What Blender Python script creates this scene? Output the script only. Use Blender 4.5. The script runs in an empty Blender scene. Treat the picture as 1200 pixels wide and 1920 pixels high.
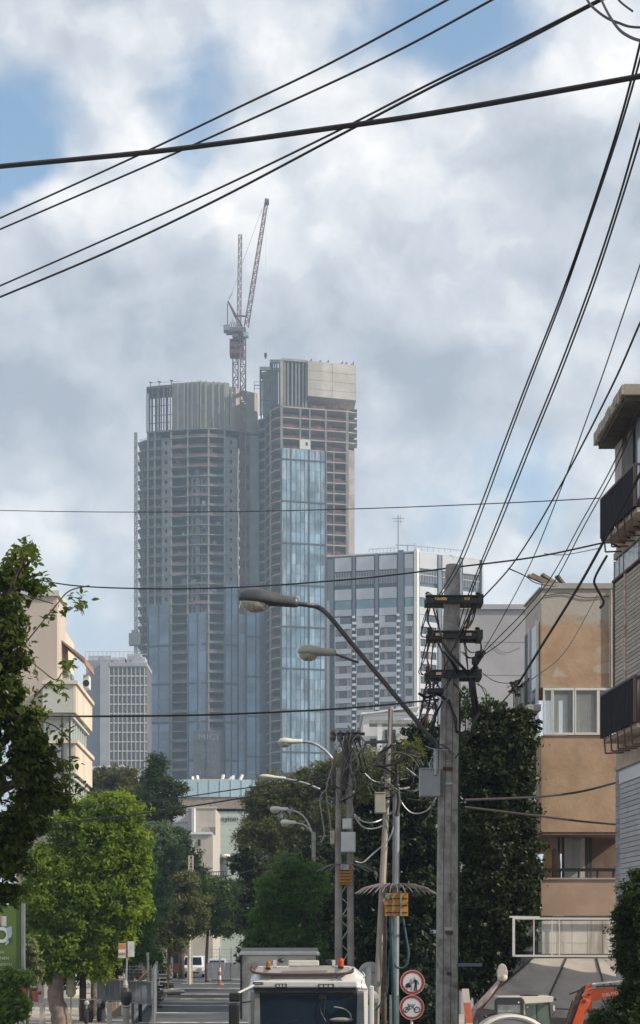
import bpy, math, random
import numpy as np
from mathutils import Vector, Matrix
random.seed(7); rng = np.random.default_rng(7)
S = bpy.context.scene
# ---------------------------------------------------------------- camera, sky, sun, exposure
F, CZ, HY = 3000.0, 3.0, 1785.0           # focal length in photo pixels, eye height, horizon row
cam_d = bpy.data.cameras.new('camera'); cam = bpy.data.objects.new('camera', cam_d)
S.collection.objects.link(cam); S.camera = cam
cam.location = (0, 0, CZ); cam.rotation_euler = (math.radians(90), 0, 0)
cam_d.sensor_fit = 'VERTICAL'; cam_d.sensor_height = 36.0; cam_d.sensor_width = 36.0
cam_d.lens = F/1920*36.0; cam_d.shift_y = (HY-960)/1920.0
cam_d.clip_start = 0.5; cam_d.clip_end = 12000
HAZE = 0.00044
SUN = Vector((0.78, -0.235, 0.58)).normalized()
sd = bpy.data.lights.new('sun', 'SUN'); sd.energy = 5.0; sd.angle = math.radians(0.6); sd.color = (1.0, 0.91, 0.77)
so = bpy.data.objects.new('sun', sd); S.collection.objects.link(so)
so.rotation_euler = SUN.to_track_quat('Z', 'Y').to_euler(); so.location = (60, -20, 80)
S.view_settings.view_transform = 'Standard'; S.view_settings.look = 'None'
S.view_settings.exposure = 0.22; S.view_settings.gamma = 1.0; S.view_settings.use_curve_mapping = False
S.cycles.use_denoising = True
S.cycles.max_bounces = 6; S.cycles.diffuse_bounces = 3; S.cycles.transparent_max_bounces = 12; S.cycles.volume_bounces = 0
try: S.cycles.denoising_prefilter = 'ACCURATE'
except Exception: pass

W = bpy.data.worlds.new('World'); S.world = W; W.use_nodes = True
try: W.cycles.sampling_method = 'MANUAL'; W.cycles.sample_map_resolution = 256
except Exception: pass
nt = W.node_tree; nt.nodes.clear()
def N(nt, t, **k):
    n = nt.nodes.new(t)
    for a, b in k.items(): setattr(n, a, b)
    return n
def mathn(nt, op, a, b=None, c=None, clamp=False):
    n = nt.nodes.new('ShaderNodeMath'); n.operation = op; n.use_clamp = clamp
    for i, v in enumerate((a, b, c)):
        if v is None: continue
        if isinstance(v, (int, float)): n.inputs[i].default_value = v
        else: nt.links.new(v, n.inputs[i])
    return n.outputs[0]
def mixc(nt, f, a, b, t='MIX'):
    n = nt.nodes.new('ShaderNodeMix'); n.data_type = 'RGBA'; n.blend_type = t
    for i, v in ((0, f), (6, a), (7, b)):
        if isinstance(v, (int, float)): n.inputs[i].default_value = v
        elif isinstance(v, tuple): n.inputs[i].default_value = (*v, 1) if len(v) == 3 else v
        else: nt.links.new(v, n.inputs[i])
    return n.outputs[2]
def remap(nt, v, a, b, c, d, t='SMOOTHSTEP'):
    n = nt.nodes.new('ShaderNodeMapRange'); n.interpolation_type = t
    nt.links.new(v, n.inputs[0])
    for i, x in enumerate((a, b, c, d)): n.inputs[i+1].default_value = x
    return n.outputs[0]
def noise(nt, vec, scale, detail=6, rough=0.55, dist=0.0):
    n = nt.nodes.new('ShaderNodeTexNoise'); n.inputs['Scale'].default_value = scale
    n.inputs['Detail'].default_value = detail; n.inputs['Roughness'].default_value = rough
    n.inputs['Distortion'].default_value = dist
    if vec is not None: nt.links.new(vec, n.inputs['Vector'])
    return n.outputs[0]
sky = N(nt, 'ShaderNodeTexSky'); sky.sky_type = 'NISHITA'; sky.sun_disc = False
sky.sun_elevation = math.asin(SUN.z); sky.sun_rotation = math.atan2(SUN.x, SUN.y)
sky.air_density = 1.0; sky.dust_density = 1.6; sky.ozone_density = 1.2
tc = N(nt, 'ShaderNodeTexCoord'); dirv = tc.outputs['Generated']
def pdir(px, py): return Vector(((px-600)/F, 1, (HY-py)/F)).normalized()
def blobs(lst):
    """sum of soft spots of the cloud cover, each at its own direction in the sky"""
    acc = None
    for px, py, r, w in lst:
        d = N(nt, 'ShaderNodeVectorMath', operation='DISTANCE'); nt.links.new(warp, d.inputs[0])
        d.inputs[1].default_value = pdir(px, py)
        m = remap(nt, d.outputs['Value'], 0, r/F*1.0, w, 0)
        acc = m if acc is None else mathn(nt, 'ADD', acc, m)
    return acc
# wobble the look-up direction so that the cloud edges billow
wn = N(nt, 'ShaderNodeTexNoise'); wn.inputs['Scale'].default_value = 9; wn.inputs['Detail'].default_value = 4
nt.links.new(dirv, wn.inputs['Vector'])
ws = N(nt, 'ShaderNodeVectorMath', operation='MULTIPLY_ADD'); nt.links.new(wn.outputs['Color'], ws.inputs[0])
ws.inputs[1].default_value = (0.095,)*3; nt.links.new(dirv, ws.inputs[2])
wo = N(nt, 'ShaderNodeVectorMath', operation='ADD'); nt.links.new(ws.outputs[0], wo.inputs[0]); wo.inputs[1].default_value = (-0.0475,)*3
warp = wo.outputs[0]
sq = N(nt, 'ShaderNodeVectorMath', operation='MULTIPLY'); nt.links.new(dirv, sq.inputs[0]); sq.inputs[1].default_value = (1, 1, 1.1)
def billow(vec):
    """cumulus cover: broad fractal noise with cauliflower cells bulging out of it"""
    n1 = noise(nt, vec, 4.6, 12, 0.55, 0.0)
    v = N(nt, 'ShaderNodeTexVoronoi'); v.feature = 'F1'; v.inputs['Scale'].default_value = 8.5; v.inputs['Detail'].default_value = 2.5; v.inputs['Roughness'].default_value = .55
    nt.links.new(vec, v.inputs['Vector'])
    return mathn(nt, 'MULTIPLY_ADD', v.outputs['Distance'], -0.20, mathn(nt, 'MULTIPLY_ADD', n1, 1.0, 0.13))
jit = N(nt, 'ShaderNodeVectorMath', operation='MULTIPLY_ADD'); jn = N(nt, 'ShaderNodeTexNoise'); jn.inputs['Scale'].default_value = 30; jn.inputs['Detail'].default_value = 5
nt.links.new(sq.outputs[0], jn.inputs['Vector']); nt.links.new(jn.outputs['Color'], jit.inputs[0]); jit.inputs[1].default_value = (.03,)*3; nt.links.new(sq.outputs[0], jit.inputs[2])
base_n = billow(jit.outputs[0])
off = N(nt, 'ShaderNodeVectorMath', operation='ADD'); nt.links.new(jit.outputs[0], off.inputs[0]); off.inputs[1].default_value = (0.012, 0.0, 0.016)
base_o = billow(off.outputs[0])
gaps = blobs([(30, 250, 210, -.62), (410, 140, 190, -.56), (880, 10, 210, -.60), (340, 320, 130, -.32), (730, 60, 140, -.34),
              (30, 345, 120, -.42), (215, 20, 120, -.16), (950, 890, 200, -.42), (760, 860, 150, -.22), (190, 1120, 190, -.36), (1060, 930, 130, -.26),
              (800, 1000, 140, -.40)])
cover = mathn(nt, 'ADD', mathn(nt, 'MULTIPLY_ADD', base_n, 1.5, 0.115), gaps)
dens = remap(nt, cover, 0.16, 0.62, 0.0, 1.0)
lit = mathn(nt, 'MULTIPLY', mathn(nt, 'SUBTRACT', base_n, base_o), 3.0)
shade_n = noise(nt, sq.outputs[0], 3.6, 6, 0.55)
bright = blobs([(1110, 90, 220, .30), (60, 400, 210, .26), (330, 400, 210, .24), (240, 200, 210, .32), (560, 120, 170, .18), (880, 330, 220, .14),
                (590, 460, 200, .10), (170, 560, 150, .06), (60, 1000, 260, .22), (950, 1050, 220, .26), (1040, 720, 240, .10), (420, 590, 120, .10),
                (60, 740, 320, -.22), (250, 640, 220, -.14), (700, 540, 280, -.16), (840, 720, 300, -.18), (1120, 300, 190, -.24), (900, 520, 220, -.12), (480, 850, 300, -.14)])
b = mathn(nt, 'ADD', mathn(nt, 'ADD', mathn(nt, 'MULTIPLY_ADD', shade_n, 0.45, 0.02), lit), bright)
b = mathn(nt, 'ADD', b, mathn(nt, 'MULTIPLY_ADD', base_n, 0.55, -0.05))
br = remap(nt, b, 0.0, 0.95, 0.0, 1.0, 'LINEAR')
cr = N(nt, 'ShaderNodeValToRGB'); nt.links.new(br, cr.inputs[0])
cr.color_ramp.elements[0].position = 0.0; cr.color_ramp.elements[0].color = (3.7, 4.15, 4.85, 1)
cr.color_ramp.elements[1].position = 1.0; cr.color_ramp.elements[1].color = (9.9, 9.75, 9.6, 1)
e = cr.color_ramp.elements.new(0.5); e.color = (6.0, 6.35, 6.9, 1)
skyc = mixc(nt, 1.0, sky.outputs[0], (1.8, 1.95, 1.85), 'MULTIPLY')
mx = mixc(nt, dens, skyc, cr.outputs[0])
# thin bright veil low over the town
sx = N(nt, 'ShaderNodeSeparateXYZ'); nt.links.new(dirv, sx.inputs[0])
veil = remap(nt, sx.outputs[2], -0.02, 0.34, 0.55, 0.0)
mx = mixc(nt, veil, mx, (6.0, 7.2, 8.0))
bg = N(nt, 'ShaderNodeBackground'); bg.inputs[1].default_value = 0.1; nt.links.new(mx, bg.inputs[0])
out = N(nt, 'ShaderNodeOutputWorld'); nt.links.new(bg.outputs[0], out.inputs[0])

# ---------------------------------------------------------------- placing helpers
def P(px, py, Y): return Vector(((px-600)/F*Y, Y, CZ+(HY-py)/F*Y))
def XX(px, Y): return (px-600)/F*Y
def ZZ(py, Y): return CZ+(HY-py)/F*Y
def gz(Y): return 0.0 if Y < 68 else min(0.98, (Y-68)*0.0158)
ORG = {}
_mesh_cache = {}
def link(o, parent=None):
    S.collection.objects.link(o)
    if parent is not None: o.parent = parent
    return o
def tag(o, label=None, cat=None, group=None, kind=None):
    if label: o['label'] = label
    if cat: o['category'] = cat
    if group: o['group'] = group
    if kind: o['kind'] = kind
    return o
def thing(name, label, cat, loc=(0, 0, 0), group=None):
    o = bpy.data.objects.new(name, None); o.location = loc; o.empty_display_size = 0.3
    link(o); tag(o, label, cat, group); ORG[o.name] = Vector(loc); return o
class MB:
    def __init__(s): s.v = []; s.f = []; s.n = 0; s.mi = []; s.cm = 0
    def add(s, vs, fs):
        s.v.extend([tuple(p) for p in vs]); s.f.extend([tuple(i+s.n for i in f) for f in fs]); s.mi.extend([s.cm]*len(fs)); s.n += len(vs); return s
    def box(s, x0, x1, y0, y1, z0, z1):
        if x0 > x1: x0, x1 = x1, x0
        if y0 > y1: y0, y1 = y1, y0
        if z0 > z1: z0, z1 = z1, z0
        return s.add([(x0,y0,z0),(x1,y0,z0),(x1,y1,z0),(x0,y1,z0),(x0,y0,z1),(x1,y0,z1),(x1,y1,z1),(x0,y1,z1)],
                     [(0,3,2,1),(4,5,6,7),(0,1,5,4),(1,2,6,5),(2,3,7,6),(3,0,4,7)])
    def bar(s, a, b, w, h=None, up=(0, 0, 1)):
        a, b = Vector(a), Vector(b); h = h or w; d = (b-a)
        if d.length < 1e-6: return s
        d.normalize(); u = Vector(up)
        if abs(d.dot(u)) > 0.98: u = Vector((0, 1, 0))
        r = d.cross(u).normalized()*(w/2); t = r.cross(d).normalized()*(h/2)
        vs = [a-r-t, a+r-t, a+r+t, a-r+t, b-r-t, b+r-t, b+r+t, b-r+t]
        return s.add(vs, [(0,1,2,3),(4,7,6,5),(0,4,5,1),(1,5,6,2),(2,6,7,3),(3,7,4,0)])
    def tube(s, pts, r, n=6, cap=True):
        pts = [Vector(p) for p in pts]; k = len(pts)
        rr = r if isinstance(r, (list, tuple)) else [r]*k
        vs = []; prev = None
        for i, p in enumerate(pts):
            d = (pts[min(i+1, k-1)]-pts[max(i-1, 0)]).normalized()
            if prev is None:
                u = Vector((0, 0, 1)) if abs(d.z) < 0.9 else Vector((1, 0, 0))
                a = d.cross(u).normalized()
            else:
                a = (prev-d*prev.dot(d)).normalized()
            prev = a; bb = d.cross(a)
            for j in range(n):
                t = 2*math.pi*j/n; vs.append(p+(a*math.cos(t)+bb*math.sin(t))*rr[i])
        fs = [(i*n+j, i*n+(j+1) % n, (i+1)*n+(j+1) % n, (i+1)*n+j) for i in range(k-1) for j in range(n)]
        if cap: fs += [tuple(range(n-1, -1, -1)), tuple((k-1)*n+j for j in range(n))]
        return s.add(vs, fs)
    def prism(s, poly, axis, a, b):
        """poly = list of 2-D points; axis 'x': (y,z) points extruded x a..b; 'y': (x,z); 'z': (x,y)"""
        n = len(poly)
        def mk(p, t): return {'x': (t, p[0], p[1]), 'y': (p[0], t, p[1]), 'z': (p[0], p[1], t)}[axis]
        vs = [mk(p, a) for p in poly]+[mk(p, b) for p in poly]
        return s.add(vs, [tuple(range(n-1, -1, -1)), tuple(range(n, 2*n))]+[(i, (i+1) % n, n+(i+1) % n, n+i) for i in range(n)])
    def lathe(s, c, prof, n=16, axis='z'):
        vs = []
        for r, h in prof:
            for j in range(n):
                t = 2*math.pi*j/n; x, y = r*math.cos(t), r*math.sin(t)
                vs.append((c[0]+x, c[1]+y, c[2]+h) if axis == 'z' else (c[0]+x, c[1]+h, c[2]+y) if axis == 'y' else (c[0]+h, c[1]+x, c[2]+y))
        k = len(prof)
        fs = [(i*n+j, i*n+(j+1) % n, (i+1)*n+(j+1) % n, (i+1)*n+j) for i in range(k-1) for j in range(n)]
        fs += [tuple(range(n-1, -1, -1)), tuple((k-1)*n+j for j in range(n))]
        return s.add(vs, fs)
    def ball(s, c, rx, ry=None, rz=None, n=10, m=6):
        ry = ry or rx; rz = rz or rx; vs = []
        for i in range(m+1):
            a = math.pi*(i/m-0.5); ca, sa = max(math.cos(a), 0.02), math.sin(a)
            for j in range(n):
                t = 2*math.pi*j/n; vs.append((c[0]+rx*ca*math.cos(t), c[1]+ry*ca*math.sin(t), c[2]+rz*sa))
        fs = [(i*n+j, i*n+(j+1) % n, (i+1)*n+(j+1) % n, (i+1)*n+j) for i in range(m) for j in range(n)]
        fs += [tuple(range(n-1, -1, -1)), tuple(m*n+j for j in range(n))]
        return s.add(vs, fs)
    def lattice(s, a, b, w, tiers, rc, rb, up=(0, 1, 0), w2=None):
        a, b = Vector(a), Vector(b); d = (b-a).normalized(); r = d.cross(Vector(up)).normalized(); t = r.cross(d).normalized()
        w2 = w2 or w
        def cor(k):
            f = k/tiers; ww = (w*(1-f)+w2*f)/2; p = a.lerp(b, f)
            return [p-r*ww-t*ww, p+r*ww-t*ww, p+r*ww+t*ww, p-r*ww+t*ww]
        c0, c1 = cor(0), cor(tiers)
        for i in range(4): s.bar(c0[i], c1[i], rc*2)
        for k in range(tiers):
            p, q = cor(k), cor(k+1)
            for i in range(4):
                j = (i+1) % 4
                if k % 2: s.bar(p[i], q[j], rb*2)
                else: s.bar(p[j], q[i], rb*2)
                s.bar(q[i], q[j], rb*2)
        return s
    def build(s, name, mat, parent=None, smooth=False, loc=None, bevel=0):
        me = bpy.data.meshes.new(name)
        if parent is not None: org = ORG[parent.name]
        elif loc is not None: org = Vector(loc)
        else:
            A = np.array(s.v); mn, mxx = A.min(0), A.max(0); org = Vector(((mn[0]+mxx[0])/2, (mn[1]+mxx[1])/2, mn[2]))
        me.from_pydata([(p[0]-org[0], p[1]-org[1], p[2]-org[2]) for p in s.v], [], s.f)
        if isinstance(mat, (list, tuple)):
            for m in mat: me.materials.append(m)
            me.polygons.foreach_set('material_index', s.mi)
        else: me.materials.append(mat)
        if smooth: me.polygons.foreach_set('use_smooth', [True]*len(me.polygons))
        me.update()
        o = bpy.data.objects.new(name, me); link(o, parent)
        if parent is None: o.location = org
        ORG[o.name] = org
        if bevel:
            md = o.modifiers.new('bevel', 'BEVEL'); md.width = bevel; md.segments = 2; md.limit_method = 'ANGLE'
        return o
def piece(name, mesh, at, parent, rz=0.0, scale=None):
    """one more copy of a shared mesh, placed in world space under its thing"""
    o = bpy.data.objects.new(name, mesh); link(o, parent)
    o.location = Vector(at)-ORG[parent.name]; o.rotation_euler.z = rz
    if scale: o.scale = scale
    ORG[o.name] = Vector(at)
    return o
def mesh_of(mb, name, mat):
    me = bpy.data.meshes.new(name); me.from_pydata(mb.v, [], mb.f); me.materials.append(mat); me.update(); return me
def text_obj(name, body, size, mat, parent, mtx, extrude=0.01, sx=1.0):
    c = bpy.data.curves.new('t', 'FONT'); c.body = body; c.size = size; c.extrude = extrude; c.align_x = 'CENTER'; c.align_y = 'CENTER'; c.resolution_u = 2
    t = bpy.data.objects.new('t', c); S.collection.objects.link(t); bpy.context.view_layer.update()
    me = bpy.data.meshes.new_from_object(t.evaluated_get(bpy.context.evaluated_depsgraph_get()))
    bpy.data.objects.remove(t); me.name = name
    me.transform(Matrix.Diagonal((sx, 1, 1, 1))); me.transform(mtx)
    org = ORG[parent.name] if parent else Vector((0, 0, 0))
    me.transform(Matrix.Translation(-org)); me.materials.clear(); me.materials.append(mat)
    o = bpy.data.objects.new(name, me); link(o, parent); ORG[o.name] = org; return o
FACE = Matrix.Rotation(math.radians(90), 4, 'X')      # text facing the camera side (-Y)

def smooth(pts, n=6):
    pts = [Vector(p) for p in pts]
    if len(pts) < 3: return pts
    out = []
    for i in range(len(pts)-1):
        p0, p1, p2, p3 = pts[max(i-1, 0)], pts[i], pts[i+1], pts[min(i+2, len(pts)-1)]
        for k in range(n):
            t = k/n; out.append(.5*((2*p1)+(p2-p0)*t+(2*p0-5*p1+4*p2-p3)*t*t+(3*p1-p0-3*p2+p3)*t**3))
    out.append(pts[-1]); return out
# ---------------------------------------------------------------- materials
MATS = {}
def mat(name, col, rough=0.7, metal=0.0, var=0.18, scale=3.0, bump=0.0, bscale=None, rnd=0.0, stain_sheen=None, stain_sheen_s=0.6, streak=False, spec=None, trans=0.0, coat=0.0):
    if name in MATS: return MATS[name]
    m = bpy.data.materials.new(name); m.use_nodes = True; t = m.node_tree
    b = t.nodes['Principled BSDF']; b.inputs['Roughness'].default_value = rough; b.inputs['Metallic'].default_value = metal
    if coat: b.inputs['Coat Weight'].default_value = coat
    if spec is not None: b.inputs['Specular IOR Level'].default_value = spec
    if trans: b.inputs['Transmission Weight'].default_value = trans
    tcn = N(t, 'ShaderNodeTexCoord'); vec = tcn.outputs['Object']
    gpos = N(t, 'ShaderNodeNewGeometry').outputs['Position']
    c = col
    if var:
        n1 = noise(t, gpos, scale, 6, 0.6)
        lo = tuple(x*(1-var) for x in col); hi = tuple(min(1, x*(1+var)) for x in col)
        c = mixc(t, remap(t, n1, 0.3, 0.7, 0, 1), lo, hi)
    if stain_sheen:
        vv = gpos
        if streak:
            mp = N(t, 'ShaderNodeMapping'); t.links.new(gpos, mp.inputs[0]); mp.inputs['Scale'].default_value = (1, 1, 0.12); vv = mp.outputs[0]
        n2 = noise(t, vv, stain_sheen_s, 7, 0.62, 0.3)
        c = mixc(t, remap(t, n2, 0.46, 0.68, 0, 0.85), c, stain_sheen)
    if rnd:
        oi = N(t, 'ShaderNodeObjectInfo').outputs['Random']
        k = remap(t, oi, 0, 1, 1-rnd, 1+rnd, 'LINEAR')
        hs = N(t, 'ShaderNodeHueSaturation'); t.links.new(k, hs.inputs['Value'])
        if isinstance(c, tuple): hs.inputs['Color'].default_value = (*c, 1)
        else: t.links.new(c, hs.inputs['Color'])
        c = hs.outputs[0]
    if isinstance(c, tuple): b.inputs['Base Color'].default_value = (*c, 1)
    else: t.links.new(c, b.inputs['Base Color'])
    if bump:
        bn = N(t, 'ShaderNodeBump'); bn.inputs['Strength'].default_value = bump; bn.inputs['Distance'].default_value = 0.02
        t.links.new(noise(t, gpos, bscale or scale*6, 5, 0.6), bn.inputs['Height']); t.links.new(bn.outputs[0], b.inputs['Normal'])
    MATS[name] = m; return m
def leaf_mat(name, c1, c2, trans=0.35, rough=0.45, tcol=None, scale=0.6):
    if name in MATS: return MATS[name]
    m = bpy.data.materials.new(name); m.use_nodes = True; t = m.node_tree; t.nodes.clear()
    g = N(t, 'ShaderNodeNewGeometry'); r = g.outputs['Random Per Island']
    n1 = noise(t, g.outputs['Position'], scale, 4, 0.6)
    f = mathn(t, 'ADD', mathn(t, 'MULTIPLY', r, 0.55), mathn(t, 'MULTIPLY_ADD', n1, 1.4, -0.45), clamp=True)
    c = mixc(t, f, c1, c2)
    p = N(t, 'ShaderNodeBsdfPrincipled'); p.inputs['Roughness'].default_value = rough; t.links.new(c, p.inputs['Base Color']); p.inputs['Specular IOR Level'].default_value = 0.22
    tr = N(t, 'ShaderNodeBsdfTranslucent')
    tc2 = mixc(t, 1.0, c, tcol or (1.9, 2.0, 0.7), 'MULTIPLY'); t.links.new(tc2, tr.inputs[0])
    mxn = N(t, 'ShaderNodeMixShader'); mxn.inputs[0].default_value = trans
    t.links.new(p.outputs[0], mxn.inputs[1]); t.links.new(tr.outputs[0], mxn.inputs[2])
    o = N(t, 'ShaderNodeOutputMaterial'); t.links.new(mxn.outputs[0], o.inputs[0]); MATS[name] = m; return m
concrete = mat('concrete', (.235, .23, .20), .9, var=.15, scale=.35, stain_sheen=(.22, .21, .2), stain_sheen_s=.12, streak=True)
concrete_dark = mat('concrete_dark', (.09, .09, .09), .9, var=.25, scale=.4)
concrete_wall = mat('concrete_wall', (.165, .17, .175), .9, var=.2, scale=.3, stain_sheen=(.13, .13, .13), stain_sheen_s=.25)
slab_m = mat('slab', (.36, .32, .28), .9, var=.15, scale=.2)
rednet = mat('rednet', (.12, .045, .036), .95, var=.45, scale=.45, rnd=.35)
steel = mat('steel', (.30, .31, .32), .45, .7, var=.2)
galv = mat('galvanised', (.36, .37, .38), .5, .5, var=.2, scale=6)
dark = mat('dark', (.02, .021, .024), .6, var=0)
black_m = mat('black', (.012, .012, .014), .5, var=.1)
rubber = mat('cable_rubber', (.018, .016, .018), .6, var=.2)
white_p = mat('white_paint', (.72, .70, .66), .5, var=.06)
red_steel = mat('red_steel', (.11, .04, .035), .6, .1, var=.3, scale=.5)
pink_steel = mat('pink_steel', (.15, .08, .07), .6, .1, var=.3, scale=.3)
def glassy(name, col, rough=.12, metal=.0, rnd=.25, var=.2, scale=.3, spec=.8):
    return mat(name, col, rough, metal, var=var, scale=scale, rnd=rnd, spec=spec, coat=.6)
# ---------------------------------------------------------------- ground, road, pavement
def strip(name, mats, xs_fn, ys, z_off, kindlabel=None, thick=0.0):
    mb = MB(); vs = []; fs = []
    for i, y in enumerate(ys):
        a, b2 = xs_fn(y); vs += [(a, y, gz(y)+z_off), (b2, y, gz(y)+z_off)]
    for i in range(len(ys)-1): fs.append((2*i, 2*i+1, 2*i+3, 2*i+2))
    if thick:
        n = len(vs); vs += [(x, y, z-thick) for x, y, z in vs]
        m = len(ys)-1
        for i in range(m): fs += [(2*i, 2*i+2, n+2*i+2, n+2*i), (2*i+1, n+2*i+1, n+2*i+3, 2*i+3)]
        fs += [(0, n, n+1, 1), (2*m, 2*m+1, n+2*m+1, n+2*m)]
    mb.add(vs, fs); o = mb.build(name, mats, loc=(0, 0, 0)); o['kind'] = 'structure'; return o
ground_m = mat('ground_earth', (.13, .12, .10), .95, var=.3, scale=.08)
asphalt = mat('asphalt', (.055, .058, .064), .75, var=.3, scale=.5, bump=.3, bscale=40, stain_sheen=(.10, .10, .10), stain_sheen_s=.35)
paving = mat('paving', (.36, .32, .28), .85, var=.15, scale=.8, bump=.2, stain_sheen=(.24, .21, .19), stain_sheen_s=.5)
kerb_m = mat('kerb_stone', (.42, .40, .37), .85, var=.15)
pale_line_m = mat('pale_line', (.62, .62, .60), .7, var=.3, scale=2.5, stain_sheen=(.12, .12, .12), stain_sheen_s=1.5)
ys_all = [-60, 0, 30, 60, 68, 78, 90, 110, 129, 131, 160, 400, 1300]
strip('ground', ground_m, lambda y: (-900, 900), ys_all, -0.02)
def rl(y): return -7.8-(y-67)*0.065           # left road edge
def rr_(y): return rl(y)+9.6
ry = [0, 30, 50, 68, 78, 90, 100, 110, 120, 129, 140, 170, 230]
strip('road', asphalt, lambda y: (rl(y), rr_(y)), ry, 0.0)
strip('pavement_left', paving, lambda y: (rl(y)-14, rl(y)-0.18), ry[:-2], 0.13)
strip('pavement_right', paving, lambda y: (rr_(y)+0.18, rr_(y)+16), ry[:-2], 0.13)
strip('kerb_left', kerb_m, lambda y: (rl(y)-0.18, rl(y)), ry[:-2], 0.14, thick=.2)
strip('kerb_right', kerb_m, lambda y: (rr_(y), rr_(y)+0.18), ry[:-2], 0.14, thick=.2)
# pale cross lines over the carriageway
for k, (py, w, a, c) in enumerate([(1917, .22, .02, .98), (1899, .26, .05, .97), (1885, .26, .02, .9), (1873, .22, .15, .95), (1864, .3, .05, .55), (1853, .25, .08, .96), (1844, .3, .1, .96), (1838.5, .3, .1, .9)]):
    Y = 60.0
    for _ in range(60):
        Y = Y+0.6*((CZ-gz(Y))*F/(py-HY)-Y)
    mb = MB(); n = 10; vs = []; fs = []
    for i in range(n+1):
        f = a+(c-a)*i/n; x = rl(Y)+f*(rr_(Y)-rl(Y)); wob = random.uniform(-.05, .05)
        vs += [(x, Y-w+wob, gz(Y-w)+.004), (x, Y+w+wob, gz(Y+w)+.004)]
        if i: fs.append((2*i-2, 2*i, 2*i+1, 2*i-1))
    mb.add(vs, fs); o = mb.build('road_line', pale_line_m, loc=(0, 0, 0)); o['kind'] = 'structure'
# left pavement: seams between paving slabs as real joints
slabm = MB().box(-.72, .72, -.58, .58, 0, .035); slab_me = mesh_of(slabm, 'paving_slab', mat('paving_slab', (.40, .355, .31), .85, var=.15, scale=.8, rnd=.16, stain_sheen=(.27, .23, .2), stain_sheen_s=.6))
pav = bpy.data.objects['pavement_left']; ORG['pavement_left'] = Vector((0, 0, 0))
for j in range(12):
    for i in range(7):
        y = 64.5+j*1.22; x = rl(y)-1.0-i*1.48
        piece('paving_slab', slab_me, (x, y, gz(y)+.115+random.uniform(0, .006)), pav)

# ---------------------------------------------------------------- the two towers under construction
def interp(nodes, px):
    ks = sorted(nodes); 
    if px <= ks[0]: return nodes[ks[0]]
    for a, b2 in zip(ks, ks[1:]):
        if px <= b2: return nodes[a]+(nodes[b2]-nodes[a])*(px-a)/(b2-a)
    return nodes[ks[-1]]
LN = {258: 562.5, 275: 559.5, 302: 558, 353: 556, 375: 555, 390: 555, 422: 556, 447: 557.5, 450: 561, 468: 561, 485: 562}
RN = {484: 563, 498: 561, 501: 557.5, 507: 553.5, 517: 550.5, 528: 549, 610: 552.5, 651: 554, 666: 555.5}
def fp(nodes, px, off=0.0):
    Y = interp(nodes, px); return ((px-600)/F*Y, Y+off)
def zl(py, Y=555.0): return ZZ(py, Y)
def seg_slab(nodes, pxs, thick, z0, back=14.0, front=0.0):
    fr = [fp(nodes, p, front) for p in pxs]; bk = [(fp(nodes, p)[0], fp(nodes, p)[1]+back) for p in reversed(pxs)]
    return MB().prism(fr+bk, 'z', z0, z0+thick)
def panel(nodes, p0, p1, z0, z1, off, thick):
    (x0, y0), (x1, y1) = fp(nodes, p0, off), fp(nodes, p1, off)
    return MB().prism([(x0, y0), (x1, y1), (x1, y1+thick), (x0, y0+thick)], 'z', z0, z1)
def rep(name, mb, material, parent, zs, ref_z, keep=lambda i: True, jit=0):
    """shared-mesh copies of a piece, one per storey"""
    org = ORG[parent.name]
    me = bpy.data.meshes.new(name); me.from_pydata([(v[0]-org[0], v[1]-org[1], v[2]-ref_z) for v in mb.v], [], mb.f)
    me.materials.append(material); me.update()
    for i, z in enumerate(zs):
        if not keep(i): continue
        o = bpy.data.objects.new(name, me); link(o, parent); o.location = (0, random.uniform(-jit, jit) if jit else 0, z-org[2])
        ORG[o.name] = org
gb = mat('tower_glass', (.17, .25, .31), .12, .25, rnd=.3, var=.5, scale=.12, spec=.8, coat=.6, stain_sheen=(.40, .48, .53), stain_sheen_s=.55, streak=True)  # pale upright streaks are reflections painted into the glass colour
gb2 = glassy('tower_glass_blue', (.085, .135, .20), .14, .2, rnd=.3, var=.4, scale=.12)
mull = mat('mullion', (.035, .05, .06), .6, var=.1)

def wall_with_hole(nodes, p0, p1, h, hole, off=0.0, t=.35):
    """a storey-high concrete wall piece with a real square opening"""
    mb = MB(); a, b2, c, d = hole    # px range and z range of the opening
    def q(pa, pb, za, zb):
        (x0, y0), (x1, y1) = fp(nodes, pa, off), fp(nodes, pb, off)
        mb.prism([(x0, y0), (x1, y1), (x1, y1+t), (x0, y0+t)], 'z', za, zb)
    q(p0, a, 0, h); q(b2, p1, 0, h); q(a, b2, 0, c); q(a, b2, d, h)
    return mb

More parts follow.
